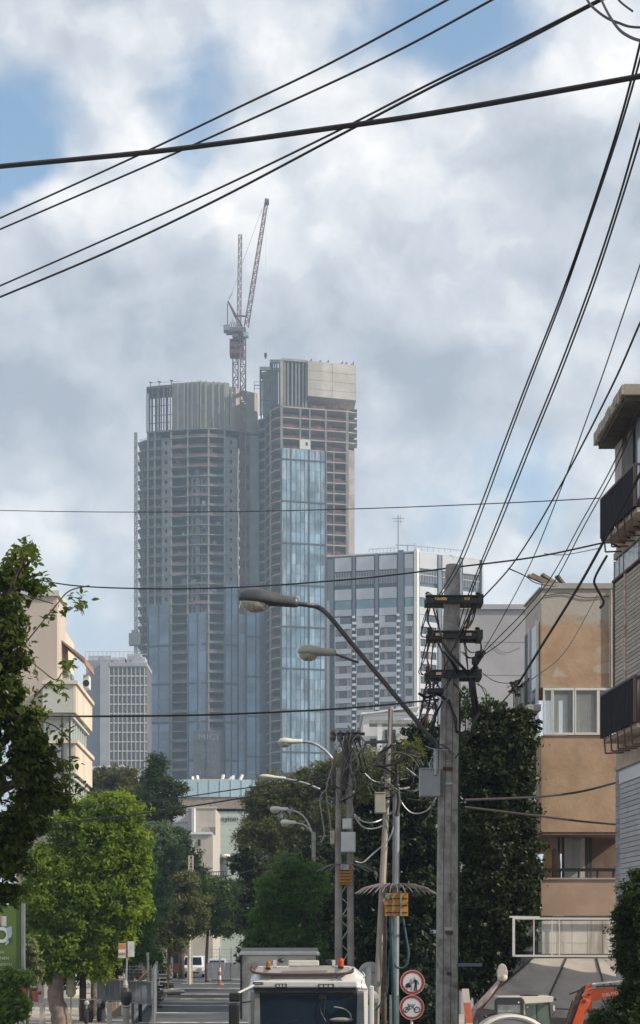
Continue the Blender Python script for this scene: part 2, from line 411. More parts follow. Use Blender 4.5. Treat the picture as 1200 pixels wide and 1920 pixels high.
def left_tower():
    T = thing('unfinished_tower', 'wide grey tower under construction with tall open frame on top and crane behind', 'tower', (XX(375, 560), 560, gz(555)))
    H = 18.4/F*555; zs = [zl(819+18.4*i) for i in range(36)]
    z_top, z_deck, z_bot = zl(714), zl(803), 0.98
    allpx = [258, 275, 302, 330, 353, 375, 390, 422, 447]
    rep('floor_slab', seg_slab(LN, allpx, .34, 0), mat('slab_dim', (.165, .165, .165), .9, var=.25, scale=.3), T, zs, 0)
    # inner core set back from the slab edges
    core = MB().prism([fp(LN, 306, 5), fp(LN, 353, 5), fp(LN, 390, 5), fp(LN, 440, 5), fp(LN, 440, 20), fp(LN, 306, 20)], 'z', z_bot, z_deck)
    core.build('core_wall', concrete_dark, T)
    for p in (277, 290, 321, 352, 391, 421):
        (x, y) = fp(LN, p, .15)
        MB().box(x-.3, x+.3, y, y+.7, z_bot, z_deck).build('column', concrete, T)
    # walls with square windows
    for (p0, p1, ha, hb) in ((303, 320.4, 309, 313.5), (423, 445, 431, 435)):
        rep('wall_panel', wall_with_hole(LN, p0, p1, H-.36, (ha, hb, 1.1, 2.35), .1), concrete_wall, T, [z-H+.34 for z in zs], 0)
    # side wall of the balcony bay and partition in the middle bay
    MB().prism([fp(LN, 303, .5), fp(LN, 303.8, .5), fp(LN, 303.8, 14), fp(LN, 303, 14)], 'z', z_bot, zs[0]).build('side_wall', concrete_dark, T)
    rep('wall_panel', wall_with_hole(LN, 358, 374, H-.36, (362, 366, .3, 2.4), .9), concrete_wall, T, [z-H+.34 for z in zs], 0, keep=lambda i: i > 3 and i % 7 != 0)
    rep('wall_panel', wall_with_hole(LN, 376, 388, H-.36, (380, 384, 1.0, 2.4), 1.4), concrete_wall, T, [z-H+.34 for z in zs], 0, keep=lambda i: i > 3 and i % 5 != 1)
    # nets and parapets in the open bays
    for (a, b2) in ((323, 351), (354, 390), (393, 420)):
        rep('safety_net', panel(LN, a, b2, .34, 1.25, .25, .05), mat('dull_net', (.16, .10, .09), .95, var=.4, scale=.4, rnd=.4), T, zs, 0, keep=lambda i: i < 4 or random.random() < .33)
        rep('parapet', panel(LN, a, b2, .34, 1.0, .5, .12), concrete_wall, T, zs, 0, keep=lambda i: random.random() < .5)
    # balcony rails on the see-through corner
    rail = MB()
    for pz in (.75, 1.2): 
        (x0, y0), (x1, y1) = fp(LN, 262, .1), fp(LN, 301, .1); rail.bar((x0, y0, pz), (x1, y1, pz), .09)
    for p in range(264, 301, 7):
        (x0, y0) = fp(LN, p, .1); rail.bar((x0, y0, .34), (x0, y0, 1.2), .09)
    rep('balcony_rail', rail, steel, T, zs, 0)
    # recess with nets beside the mast, plain wall, white hose
    MB().prism([fp(LN, 449, 0), fp(LN, 468, 0), fp(LN, 468, 10), fp(LN, 449, 10)], 'z', z_bot, zl(806)).build('recess_wall', mat('brown_recess', (.16, .115, .09), .95, var=.4, scale=.25, stain_sheen=(.3, .22, .14), stain_sheen_s=.2), T)
    for i in range(1, 36, 1):
        if i % 2: panel(LN, 449, 467, zs[i]+.3, zs[i]+.3+random.uniform(.8, 2.2), -.12, .08).build('safety_net', rednet, T)
    MB().prism([fp(LN, 468.5, -1.5), fp(LN, 486, -1.5), fp(LN, 486, 10), fp(LN, 468.5, 10)], 'z', z_bot, zl(808)).build('end_wall', concrete_wall, T)
    pts = []
    for k in range(26):
        py = 838+k*11.6; (x, y) = fp(LN, 447, -.3); pts.append((x+random.uniform(-.15, .15), y, zl(py)))
    MB().tube(pts, .22, 5).build('white_hose', mat('hose_white', (.75, .70, .55), .6, var=.2), T)
    # the deck, the tall frame and the ribbed walls on top
    seg_slab(LN, [275, 302, 330, 353, 375, 390, 422, 447, 485], .5, z_deck-.25, back=16).build('roof_deck', concrete_wall, T)
    seg_slab(LN, [275, 290, 305, 322], .9, z_top-1.4, back=10).build('top_beam', concrete_dark, T)
    for off in (0, 9.6):
        for p in (275.5, 279, 286, 294, 297.5, 307, 314.5, 319):
            (x, y) = fp(LN, p, off); w = .42 if p in (294, 307) else .3
            MB().box(x-w/1.6, x+w/1.6, y, y+.5, z_deck, z_top-.6).build('frame_column', concrete_dark, T)
    fr = MB()
    for py in (755, 787):
        for off in (0, 9.6):
            (x0, y0), (x1, y1) = fp(LN, 279, off), fp(LN, 319, off); fr.bar((x0, y0, zl(py)), (x1, y1, zl(py)), .22)
    fr.build('frame_rail', concrete_dark, T)
    cw = MB().prism([fp(LN, 322, 0.8), fp(LN, 345, 1.2), fp(LN, 375, 1.2), fp(LN, 429, 1.2), fp(LN, 429, 12), fp(LN, 322, 9)], 'z', z_deck+.25, z_top+.2)
    cw.build('ribbed_wall', concrete, T)
    for p in (333, 345, 352, 360, 371, 376, 386, 400, 411, 421):
        (x, y) = fp(LN, p, .1); MB().box(x-.2, x+.2, y+.45, y+1.1, z_deck+.25, z_top+.35-(abs(p-375)*.006)).build('wall_rib', concrete, T)
    (xa, ya), (xb, yb) = fp(LN, 430, 3.2), (XX(483, 567), 567)
    MB().prism([(xa, ya), (xb, yb), (xb, yb+9), (xa, ya+9)], 'z', z_deck+.25, z_top-.3).build('plain_wall', mat('sunlit_concrete', (.36, .33, .28), .9, var=.12, scale=.3, stain_sheen=(.30, .28, .24), stain_sheen_s=.2, streak=True), T)  # paler concrete: sunlight on this face put into the colour
    (x, y) = fp(LN, 476, 2); box = MB()
    for (a, b2) in (((0, 0), (4, 0)), ((0, 3), (4, 3))):
        box.bar((x+a[0], y+a[1], z_top+2.6), (x+b2[0], y+b2[1], z_top+2.6), .15); box.bar((x+a[0], y+a[1], z_top+1.3), (x+b2[0], y+b2[1], z_top+1.3), .15)
    for dx in (0, 2, 4):
        for dy in (0, 3): box.bar((x+dx, y+dy, z_top-.5), (x+dx, y+dy, z_top+2.6), .15)
    box.build('roof_cage', steel, T)
    for p in (282, 298, 321): 
        (x, y) = fp(LN, p, .5); MB().bar((x, y, z_top-.6), (x, y, z_top+1.2), .25).bar((x-.5, y, z_top+1.2), (x+.7, y, z_top+.9), .3).build('roof_clamp', dark, T)
    rt = MB()
    (x0, y0), (x1, y1) = fp(LN, 282, .5), fp(LN, 340, .5); rt.bar((x0, y0, z_top+.9), (x1, y1, z_top+.5), .1); rt.build('roof_rope', steel, T)
    # glazing of the lower part: one pane per storey and bay
    for (a, b2, py0) in ((279, 297, 1150), (299, 317, 1150), (353.5, 370, 1152), (372, 387, 1152), (423, 434, 1100), (435.5, 446, 1100)):
        k0 = int((py0-819)/18.4)+1
        rep('glass_pane', panel(LN, a, b2, .25, H+.17, -.35, .06), gb2, T, [z for z in zs[k0:]], 0)
    mm = MB()
    for (a, b2) in ((278, 317.5), (353, 387.6), (422, 446.6)):
        for py in (1208.5, 1281, 1353.5, 1425.5):
            (x0, y0), (x1, y1) = fp(LN, a, -.45), fp(LN, b2, -.45); mm.bar((x0, y0, zl(py)), (x1, y1, zl(py)), .2, .75)
        for p in (a, (a+b2)/2, b2):
            (x0, y0) = fp(LN, p, -.4); mm.bar((x0, y0, z_bot), (x0, y0, zl(1152 if a < 400 else 1100)), .35)
    mm.build('curtain_frame', mull, T)
    # right-hand glazed strip 462-497
    B = MB()
    RN2 = {447: 557, 462: 558.5, 498: 560.5}
    for (a, b2) in ((448, 461), (463.5, 479), (481, 496)):
        k0 = int(((1160 if a < 460 else 1100)-819)/18.4)+1
        rep('glass_pane', panel(RN2, a, b2, .25, H+.17, -.35, .06), gb2, T, [z for z in zs[k0:]], 0)
    mm = MB()
    for py in (1190, 1265, 1340, 1416):
        (x0, y0), (x1, y1) = fp(RN2, 463, -.45), fp(RN2, 497, -.45); mm.bar((x0, y0, zl(py)), (x1, y1, zl(py)), .2, .6)
    for p in (447.4, 462.3, 480, 497): (x0, y0) = fp(RN2, p, -.4); mm.bar((x0, y0, z_bot), (x0, y0, zl(1100)), .32)
    mm.build('curtain_frame', mull, T)
    # odd sheets, tarps and stored goods in the unfinished storeys
    random.seed(44)
    for i in range(1, 17):
        for (a, b2) in ((323, 351), (354, 390), (393, 420)):
            if random.random() < .42:
                p = random.uniform(a, b2-10); panel(LN, p, p+random.uniform(4, 10), zs[i]+.34, zs[i]+random.uniform(1.2, 2.9), random.uniform(.1, 1.5), .08).build('stored_sheet', random.choice((gb2, concrete_wall, rednet, mat('tarp_blue', (.06, .10, .15), .8, var=.3), mat('tarp_white', (.34, .34, .33), .8, var=.2))), T)
    sc_d = mat('scaffold_dark', (.06, .065, .07), .7)
    for p in (259, 264, 270): 
        (x, y) = fp(LN, p, -.4); MB().bar((x, y, z_bot), (x, y, zl(835+random.randint(0, 30))), .16).build('scaffold_pole', sc_d, T)
    for i in range(1, 35):
        if random.random() < .85:
            (x0, y0), (x1, y1) = fp(LN, 257+random.uniform(0, 4), -.4), fp(LN, 276, -.4); zz = zs[i]+random.uniform(.6, 1.6)
            MB().bar((x0, y0, zz), (x1, y1, zz+random.uniform(-.3, .3)), .14).build('scaffold_rail', sc_d, T)
        if random.random() < .35:
            p = random.uniform(260, 268); panel(LN, p, p+random.uniform(4, 9), zs[i]+.35, zs[i]+random.uniform(1.2, 2.6), -.2, .06).build('scaffold_sheet', random.choice((sc_d, concrete_wall, mat('tarp_white', (.34, .34, .33)))), T)
    # banner
    bn = panel(LN, 363, 420, zl(1458), zl(1371), -1.1, .12).build('banner', mat('banner_cloth', (.075, .08, .09), .9, var=.15, scale=.3), T)
    lm = mat('banner_print', (.19, .21, .23), .9, var=.1)
    ang = math.atan2(1.5, XX(420, 556)-XX(363, 556))
    def bt(s, px, py, size, sx=1.0):
        (x, y) = fp(LN, px, -1.18); M = Matrix.Translation((x, y, zl(py)))@FACE; t = text_obj('banner_lettering', s, size, lm, bn, M, .01, sx)
    bt('MICI', 391, 1383, 2.9, 1.25)
    g = MB(); random.seed(3)
    for (px0, px1, py0, py1) in ((380, 406, 1405, 1410), (380, 388, 1415, 1424), (398, 406, 1413, 1424), (384, 404, 1428, 1433), (376, 406, 1446, 1453)):
        p = px0
        while p < px1:
            (x, y) = fp(LN, p, -1.16); g.bar((x, y, zl(py0)), (x+random.uniform(-.2, .3), y, zl(py1)), .16, .04)
            if random.random() < .5: g.bar((x, y, zl(py0)), (x+.6, y, zl(py0)+.1), .04, .16)
            p += random.uniform(3.2, 5.5)
    g.build('banner_lettering', lm, bn)
    return T
left_tower()

def right_tower():
    T = thing('glazed_tower', 'slimmer tower under construction with blue glass strip and big concrete box on top', 'tower', (XX(575, 555), 560, gz(555)))
    H = 19.6/F*550; zs = [ZZ(763+19.6*i, 549) for i in range(36)]; z_bot = .98
    px_all = [484, 498, 501, 504, 507, 512, 517, 522, 528, 570, 610, 651, 665]
    rep('floor_slab', seg_slab(RN, px_all, .34, 0, back=16), slab_m, T, zs, 0)
    MB().prism([fp(RN, 486, 3), fp(RN, 507, 5), fp(RN, 528, 5.5), fp(RN, 610, 5.5), fp(RN, 662, 5), fp(RN, 664, 18), fp(RN, 486, 18)], 'z', z_bot, zs[0]).build('core_wall', concrete_dark, T)
    for (p, w) in ((507, .3), (528, .42), (563, .28), (581, .28), (611, .35), (626, .2), (651, .5)):
        (x, y) = fp(RN, p, -.05)
        zt = zs[0] if p != 626 else ZZ(843, 552)
        MB().box(x-w, x+w, y, y+.7, z_bot, zt).build('column', concrete, T)
    # stacked dark windows at the left edge
    rep('wall_panel', wall_with_hole(RN, 484, 499.5, H-.36, (487, 496, .35, 2.6), .2), concrete_wall, T, [z-H+.34 for z in zs], 0)
    # concrete edge wall
    MB().prism([fp(RN, 652, -.1), fp(RN, 665, -.1), fp(RN, 665, 15), fp(RN, 652, 15)], 'z', z_bot, ZZ(845, 555)).build('edge_wall', mat('edge_concrete', (.33, .29, .26), .9, var=.15, scale=.3, stain_sheen=(.2, .15, .13), stain_sheen_s=.25), T)
    rep('wall_panel', wall_with_hole(RN, 562, 582, H-.36, (573, 577, 1.3, 2.5), -.12), mat('white_block', (.50, .49, .47), .9, var=.1), T, [z-H+.34 for z in zs[2:5]], 0, keep=lambda i: i > 0)
    # balconies sticking out on the far right
    for k in range(4):
        z = ZZ(775+19*k, 556); (x, y) = fp(RN, 655, 1)
        b = MB().box(x, x+2.7, y, y+5, z-.15, z+.15); b.build('balcony_slab', slab_m, T)
        MB().box(x+.4, x+2.66, y+.02, y+.1, z+.15, z+1.2).box(x+2.6, x+2.68, y+.1, y+4.9, z+.15, z+1.2).build('safety_net', rednet, T)
    # red nets
    for (a, b2, pr) in ((501.5, 506.5, .8), (508, 527, .95), (529, 562, 1), (564.5, 580, 1), (583, 610, 1), (613, 650, 1)):
        def keep(i, a=a, pr=pr):
            if 529 <= a < 612: return i < 5 and random.random() < .9
            if i > 26: return random.random() < .4
            return random.random() < pr
        rep('safety_net', panel(RN, a, b2, .34, 1.35, .3, .05), rednet, T, zs, 0, keep=keep)
        rep('safety_net', panel(RN, a+(b2-a)*.15, a+(b2-a)*.7, 1.36, 1.9, .6, .05), rednet, T, zs, 0, keep=lambda i, k=keep: k(i) and random.random() < .4)
    rep('floor_partition', panel(RN, 614, 622, .34, H-.1, 2.6, .2), mat('brick_inner', (.27, .15, .11), .95, var=.3, scale=.4), T, zs, 0, keep=lambda i: random.random() < .6)
    # glass strip
    k0 = 4
    for (a, b2) in ((529, 537), (538, 545), (546.6, 554.5), (555.5, 562.5), (563.5, 570.5), (571.5, 578.6), (580.4, 590), (591, 600.4), (601.4, 609.6)):
        rep('glass_pane', panel(RN, a, b2, .12, H+.04, -.4, .06), gb, T, zs[k0+1:k0+34], 0)
    mm = MB()
    for i in range(8):
        z = zs[k0+1+4*i]+ (H if i == 0 else 0)*0
        (x0, y0), (x1, y1) = fp(RN, 528, -.5), fp(RN, 610.5, -.5); mm.bar((x0, y0, z), (x1, y1, z), .2, .5)
    for p, w in ((528, .3), (545.8, .3), (579.5, .45), (610.4, .3)):
        (x0, y0) = fp(RN, p, -.45); mm.bar((x0, y0, z_bot), (x0, y0, ZZ(842, 550)), w)
    mm.build('curtain_frame', mull, T)
    # crown: concrete box, ribbed recess, open corner frame
    z0 = ZZ(744, 551); zt = ZZ(674.5, 549.5)
    palec = mat('box_concrete', (.44, .40, .34), .9, var=.13, scale=.25, stain_sheen=(.28, .26, .22), stain_sheen_s=.09, streak=True, bump=.2, bscale=1.2)
    bx = MB().prism([fp(RN, 577, -1.2), (XX(667.5, 554.5), 554.5), (XX(667.5, 554.5)-.6, 568), fp(RN, 577, 14)], 'z', z0, ZZ(676.5, 550)).build('concrete_box', palec, T)
    jm = mat('formwork_joint', (.30, .28, .25), .95, var=.2)
    j = MB()
    for py in (694, 711, 728):
        (x0, y0) = fp(RN, 578, -1.23); j.bar((x0, y0, ZZ(py, 550)), (XX(667, 554.4), 554.37, ZZ(py, 550)), .03, .05)
    for p in (623,):
        t = (p-577)/90.5; x = XX(577, 551)*(1-t)+XX(667.5, 554.5)*t; y = fp(RN, 577, -1.23)[1]*(1-t)+554.47*t; j.bar((x, y-.01, z0+.1), (x, y-.01, ZZ(677, 550)), .1, .05)
    j.build('formwork_joint', jm, bx)
    MB().prism([fp(RN, 529, 2.2), fp(RN, 577, 2.2), fp(RN, 577, 12), fp(RN, 529, 10)], 'z', zs[0]+.3, zt-.3).build('ribbed_wall', concrete_wall, T)
    for p in (534, 540, 548, 555, 561, 568, 574):
        (x, y) = fp(RN, p, .1); MB().box(x-.28, x+.28, y, y+1.3, zs[0]+.34, zt-.4).build('wall_rib', concrete, T)
    (x, y) = fp(RN, 528.5, -.1); MB().box(x-.5, x+.5, y, y+.8, zs[0]+.34, zt).build('corner_column', slab_m, T)
    seg_slab(RN, [528, 577], .8, zt-.45, back=10, front=-.3).build('top_beam', concrete, T)
    for (pxs, top, ya, yb) in (([507, 511, 515, 519, 524], 677.5, 0, 9), ([488, 493, 496, 499, 502, 505], 691, -6, 6)):
        zz = ZZ(top, 553); zbm = ZZ(777, 556)
        for p in pxs:
            for off in (0, 8):
                Y = 552+off+(528-p)*.12; x = XX(p, 552+(528-p)*.12)
                MB().box(x-.26, x+.26, Y, Y+.55, zbm, zz).build('frame_column', concrete_wall, T)
        xa, xb = XX(pxs[0]-1, 554), XX(pxs[-1]+3, 554)
        fr = MB().box(xa, xb, 552.6, 553.5, zz-.6, zz+.5).box(xa, xb, 560.6, 561.5, zz-.6, zz+.5).box(xa, xa+.6, 553.6, 560.5, zz-.6, zz+.5)
        if pxs[0] == 488: fr.box(xa, xb, 553, 553.4, ZZ(719, 555), ZZ(717, 555)).box(xa, xb, 553, 553.4, ZZ(754, 555), ZZ(752.5, 555))
        else: fr.box(xa, xb+1, 553, 553.4, ZZ(683, 555), ZZ(681.5, 555))
        fr.build('frame_beam', concrete_wall, T)
    for p in (584, 602, 616, 643, 651, 663):
        t = (p-577)/90; x = XX(p, 553); y = 551+t*3.5; z = ZZ(677, 550)
        MB().bar((x, y+.6, z), (x, y+.6, z+.9+random.random()), .22).bar((x-.9, y+.6, z+.4), (x, y+.6, z+1.2), .2).build('roof_clamp', dark, T)
    return T
right_tower()

# ---------------------------------------------------------------- cranes
def crane():
    Yc = 551.0
    T = thing('tower_crane', 'red luffing tower crane standing before the tower gap with jib raised steeply right', 'crane', (XX(455, Yc), Yc, .98))
    Yc = 559.0; mast = MB().lattice((XX(455, Yc), Yc, 8), P(455.5, 632, Yc), 1.9, 84, .16, .11); mast.build('mast', pink_steel, T)
    MB().lattice(P(462, 612, Yc), P(500.5, 374, Yc+3), 1.5, 26, .13, .085, w2=1.0).build('jib', pink_steel, T)
    MB().box(XX(496, Yc), XX(504, Yc), Yc+1, Yc+3, ZZ(377, Yc), ZZ(371, Yc)).build('jib_head', red_steel, T)
    MB().bar(P(454, 612, Yc), P(428, 566, Yc), .5).bar(P(449, 612, Yc+2), P(427, 564, Yc+2), .4).bar(P(426.5, 569, Yc), P(426.5, 612, Yc), .3).bar(P(438, 592, Yc), P(464, 593, Yc), .4).build('a_frame', red_steel, T)
    MB().bar(P(429, 561, Yc), P(435, 550, Yc), .35).tube([P(435, 550, Yc), P(452, 500, Yc), P(492, 390, Yc)], .07, 4).build('pendant_rope', steel, T)
    MB().box(XX(419.5, Yc), XX(431, Yc), Yc-1.5, Yc+1.5, ZZ(622, Yc), ZZ(612, Yc)).build('counterweight', mat('cw_blue', (.16, .2, .26), .7), T)
    MB().box(XX(431, Yc), XX(461, Yc), Yc-1.3, Yc+1.3, ZZ(623, Yc), ZZ(616, Yc)).box(XX(424, Yc), XX(437, Yc), Yc-1.2, Yc+1.2, ZZ(626, Yc), ZZ(622, Yc)).build('machine_deck', mat('deck_dark', (.10, .09, .12), .7), T)
    w = MB()
    for k in range(5): w.tube([P(430+k*4, 613, Yc), P(432+k*4, 603-k % 2*6, Yc), P(435+k*4, 612, Yc)], .22, 5)
    w.build('winch', steel, T)
    c = MB().box(XX(457, Yc), XX(466.5, Yc), Yc-2.2, Yc-.2, ZZ(635, Yc), ZZ(627, Yc)).build('cab', mat('cab_green', (.22, .36, .34), .4), T)
    MB().box(XX(461, Yc), XX(466, Yc), Yc-2.26, Yc-2.21, ZZ(633, Yc), ZZ(629, Yc)).build('window', glassy('cab_glass', (.3, .45, .45)), c)
    MB().lathe(P(455, 634, Yc), [(1.2, 0), (1.6, .8), (1.6, 1.8), (1.1, 2.4)], 12).build('slewing_ring', red_steel, T)
    for dx in (0, 1.6): MB().tube([P(498.5, 374, Yc+2), P(498.5, 664, Yc+2)], .045, 4).build('hoist_rope', steel, T); break
    MB().lathe(P(498, 673, Yc+2), [(.1, 0), (.35, .5), (.5, 1.0), (.5, 1.9), (.2, 2.2)], 8).build('hook_block', dark, T)
    Y2 = 575.0
    T2 = thing('tower_crane', 'second crane behind the wide tower with upright jib and dark red climbing cage', 'crane', (XX(441, Y2), Y2, .98))
    MB().lattice((XX(441.5, Y2), Y2, 8), P(441.5, 640, Y2), 1.9, 80, .16, .11).build('mast', mat('mast_dark', (.10, .05, .07), .6, var=.2), T2)
    MB().lattice(P(448, 612, Y2), P(450.5, 441, Y2), 1.45, 22, .13, .085, w2=1.15).build('jib', mat('jib_grey', (.24, .18, .17), .6, var=.2, scale=.3), T2)
    cg = MB()
    for zpy in (640, 651, 656, 667): cg.box(XX(431, Y2), XX(457, Y2), Y2-2.4, Y2+2.4, ZZ(zpy+1.1, Y2), ZZ(zpy, Y2))
    cg.box(XX(431, Y2), XX(456, Y2), Y2-2.5, Y2-2.4, ZZ(667, Y2), ZZ(659, Y2)).box(XX(432, Y2), XX(447, Y2), Y2-2.5, Y2-2.4, ZZ(655, Y2), ZZ(645, Y2))
    for p in (431.5, 441, 456.5): cg.bar(P(p, 639, Y2-2.4), P(p, 667, Y2-2.4), .3)
    cg.build('climbing_cage', mat('cage_red', (.11, .045, .045), .7, var=.4, scale=.5), T2)
    MB().box(XX(436, Y2), XX(461, Y2), Y2-1.4, Y2+1.4, ZZ(634, Y2), ZZ(624, Y2)).build('machine_deck', mat('deck_dark', (.1, .09, .12)), T2)
crane()
# construction hoist
Yh = 560.0
T = thing('construction_hoist', 'thin lattice hoist mast with dark cage climbing the left edge of the wide tower', 'hoist', (XX(255, Yh), Yh, .98))
MB().lattice((XX(254.5, Yh), Yh, 1), P(254.5, 812, Yh), .8, 110, .13, .1).build('mast', mat('hoist_steel', (.17, .17, .18), .6), T)
ti = MB()
for i in range(34):
    a = P(257, 835+18.4*i, Yh); ti.bar(a, a+Vector((3.2, 0, 0)), .1); ti.bar(a+Vector((0, 0, .6)), a+Vector((3.0, 0, 1.9)), .07)
for p in (261.5, 267): ti.bar(P(p, 830, Yh), P(p, 1440, Yh), .1)
ti.build('wall_tie', mat('tie_dark', (.13, .14, .15), .7), T)
c = MB().box(XX(242, Yh), XX(264, Yh), Yh-1, Yh+1.4, ZZ(1210, Yh), ZZ(1188, Yh)); c.box(XX(247, Yh), XX(258, Yh), Yh-.8, Yh+.8, ZZ(1187.6, Yh), ZZ(1182, Yh)); c.build('hoist_cage', mat('cage_grey', (.13, .15, .17), .7, var=.3), T)
# ---------------------------------------------------------------- hotel block
def hotel():
    T = thing('apartment_tower', 'white and grey apartment tower with banded windows and roof antenna behind the utility pole', 'building', (XX(770, 400), 400, gz(400)))
    HN = {605: 395.3, 781: 390, 908: 398.5}
    Zr = lambda py: ZZ(py, 391)
    wg = mat('hotel_grey', (.52, .53, .55), .8, var=.06, scale=.3, rnd=.05)
    dk = mat('hotel_dark', (.10, .12, .15), .7, var=.15, scale=.3)
    zb = .98
    def q(a, b2, y0, y1, off, t): 
        return panel(HN, a, b2, Zr(y1), Zr(y0), off, t)
    MB().prism([fp(HN, 613, .6), fp(HN, 781, .6), fp(HN, 905, .6), fp(HN, 905, 22), fp(HN, 613, 22)], 'z', zb, Zr(1036)).build('wall', dk, T)
    gl = glassy('hotel_glass', (.05, .055, .065), .12, 0, rnd=.5, var=.4, scale=.5)
    glb = glassy('hotel_glass_blue', (.14, .24, .27), .15, .1, rnd=.2)
    curt = mat('hotel_blind', (.30, .25, .23), .9, var=.2, rnd=.4)
    cols = [(627.5, 659), (668, 701.5), (711, 744), (758.5, 774.5), (787, 820), (829.5, 861), (868, 899)]
    rows = [1175.5+23.3*i for i in range(12)]
    def reps(name, a, b2, y0, y1, off, t, m):
        mb = q(a, b2, y0, y1, off, t); zs = [-(23.3*i)/F*391 for i in range(12)]
        org = ORG[T.name]
        me = bpy.data.meshes.new(name); me.from_pydata([(v[0]-org[0], v[1]-org[1], v[2]-org[2]) for v in mb.v], [], mb.f); me.materials.append(m); me.update()
        for z in zs:
            o = bpy.data.objects.new(name, me); link(o, T); o.location = (0, 0, z); ORG[o.name] = org
    for k, (a, b2) in enumerate(cols):
        q(a, b2, 1037 if k > 3 else 1040, 1066, 0, .5).build('wall_panel', wg, T)
        # balustrade floor
        MBl = MB()
        if k != 3:
            for i in range(int((b2-a)/3)):
                p = a+1.5+i*3; (x, y) = fp(HN, p, .1); MBl.bar((x, y, Zr(1092)), (x, y, Zr(1068)), .12)
            (x0, y0), (x1, y1) = fp(HN, a, .1), fp(HN, b2, .1); MBl.bar((x0, y0, Zr(1078)), (x1, y1, Zr(1078)), .14)
            MBl.build('railing', wg, T)
        else: q(a, b2, 1066, 1112, .05, .4).build('wall_panel', mat('hotel_mid', (.30, .32, .35), .8, var=.08), T)
        q(a, b2, 1100, 1120.5, 0, .5).build('wall_panel', wg, T)
        q(a+.5, b2-.5, 1121, 1137.5, .2, .3).build('window', glb, T)
        q(a, b2, 1138, 1152 if k else 1150, 0, .5).build('wall_panel', wg, T)
        q(a+(b2-a)*.35, b2-2, 1154, 1166, .25, .2).build('window', gl, T)
        q(a, a+(b2-a)*.33, 1152.5, 1167, .1, .4).build('wall_panel', wg, T)
        reps('spandrel', a, b2, 1165.6, 1175, -.05, .55, wg)
        n = 4 if (b2-a) > 20 else 2
        for i in range(n):
            w = (b2-a-4)/n; reps('window_pane', a+2+i*w+.3, a+2+(i+1)*w-.3, 1175.5, 1188.2, .22, .12, gl if (i+k) % 3 else curt)
        reps('wall_pier', a, a+1.6, 1175.1, 1188.7, 0, .5, wg); reps('wall_pier', b2-1.6, b2, 1175.1, 1188.7, 0, .5, wg)
    for (a, b2, y0, y1) in ((613, 626.5, 1042, 1166), (660, 667, 1038, 1150), (702.2, 710.3, 1036, 1150), (744.7, 757.8, 1032, 1450), (820.7, 828.8, 1037, 1450), (861.7, 867.3, 1040, 1450)):
        q(a+1, b2-1, y0, y1, -.25, .4).build('dark_strip', mat('hotel_strip', (.16, .18, .22), .7, var=.1, scale=.4), T)
    for (a, b2) in ((613, 618), (904, 906.5)): q(a, b2, 1120 if a < 700 else 1041, 1450, -.3, .5).build('drain_column', galv, T)
    q(776, 780.7, 1031, 1450, -.3, .7).build('corner_band', white_p, T); q(781.4, 786, 1031, 1450, -.3, .7).build('corner_band', white_p, T)
    # stacks of small service balconies between the columns
    sbm = [mesh_of(MB().box(-.42, .3+.25*i, 0, .8, 0, .55), 'service_balcony', wg) for i in (0, 1)]
    for p in (663.5, 706, 746.5):
        for i in range(24): (x, y) = fp(HN, p, -.9); piece('service_balcony', sbm[i % 2], (x, y, Zr(1156+11.6*i)), T)
    MB().prism([fp(HN, 612, .2), fp(HN, 781, .2), fp(HN, 906, .2), fp(HN, 906, 23), fp(HN, 612, 23)], 'z', Zr(1036.3), Zr(1034)).build('roof', wg, T)
    r = MB(); Yr = 392
    r.bar(P(746.5, 1032, Yr), P(746.5, 966, Yr), .28).bar(P(735, 972, Yr), P(758, 972, Yr), .16).bar(P(737, 977, Yr), P(756, 977.5, Yr), .12).bar(P(751, 982, Yr), P(751, 966, Yr), .12)
    r.bar(P(742, 1022, Yr), P(778, 1023, Yr), .2).bar(P(778, 1034, Yr), P(778, 1018, Yr), .14).bar(P(764, 1034, Yr), P(764, 1022, Yr), .3)
    r.build('antenna', galv, T)
    r = MB()
    for (a, b2, y0, y1) in ((692, 746, 1030, 1027), (780, 866, 1024, 1032)):
        r.bar(P(a, y0, Yr+2), P(b2, y1, Yr+2), .12)
        for i in range(9): p = a+(b2-a)*i/8; r.bar(P(p, y0+(y1-y0)*i/8, Yr+2), P(p, 1036, Yr+2), .1)
    r.build('roof_rail', galv, T)
hotel()

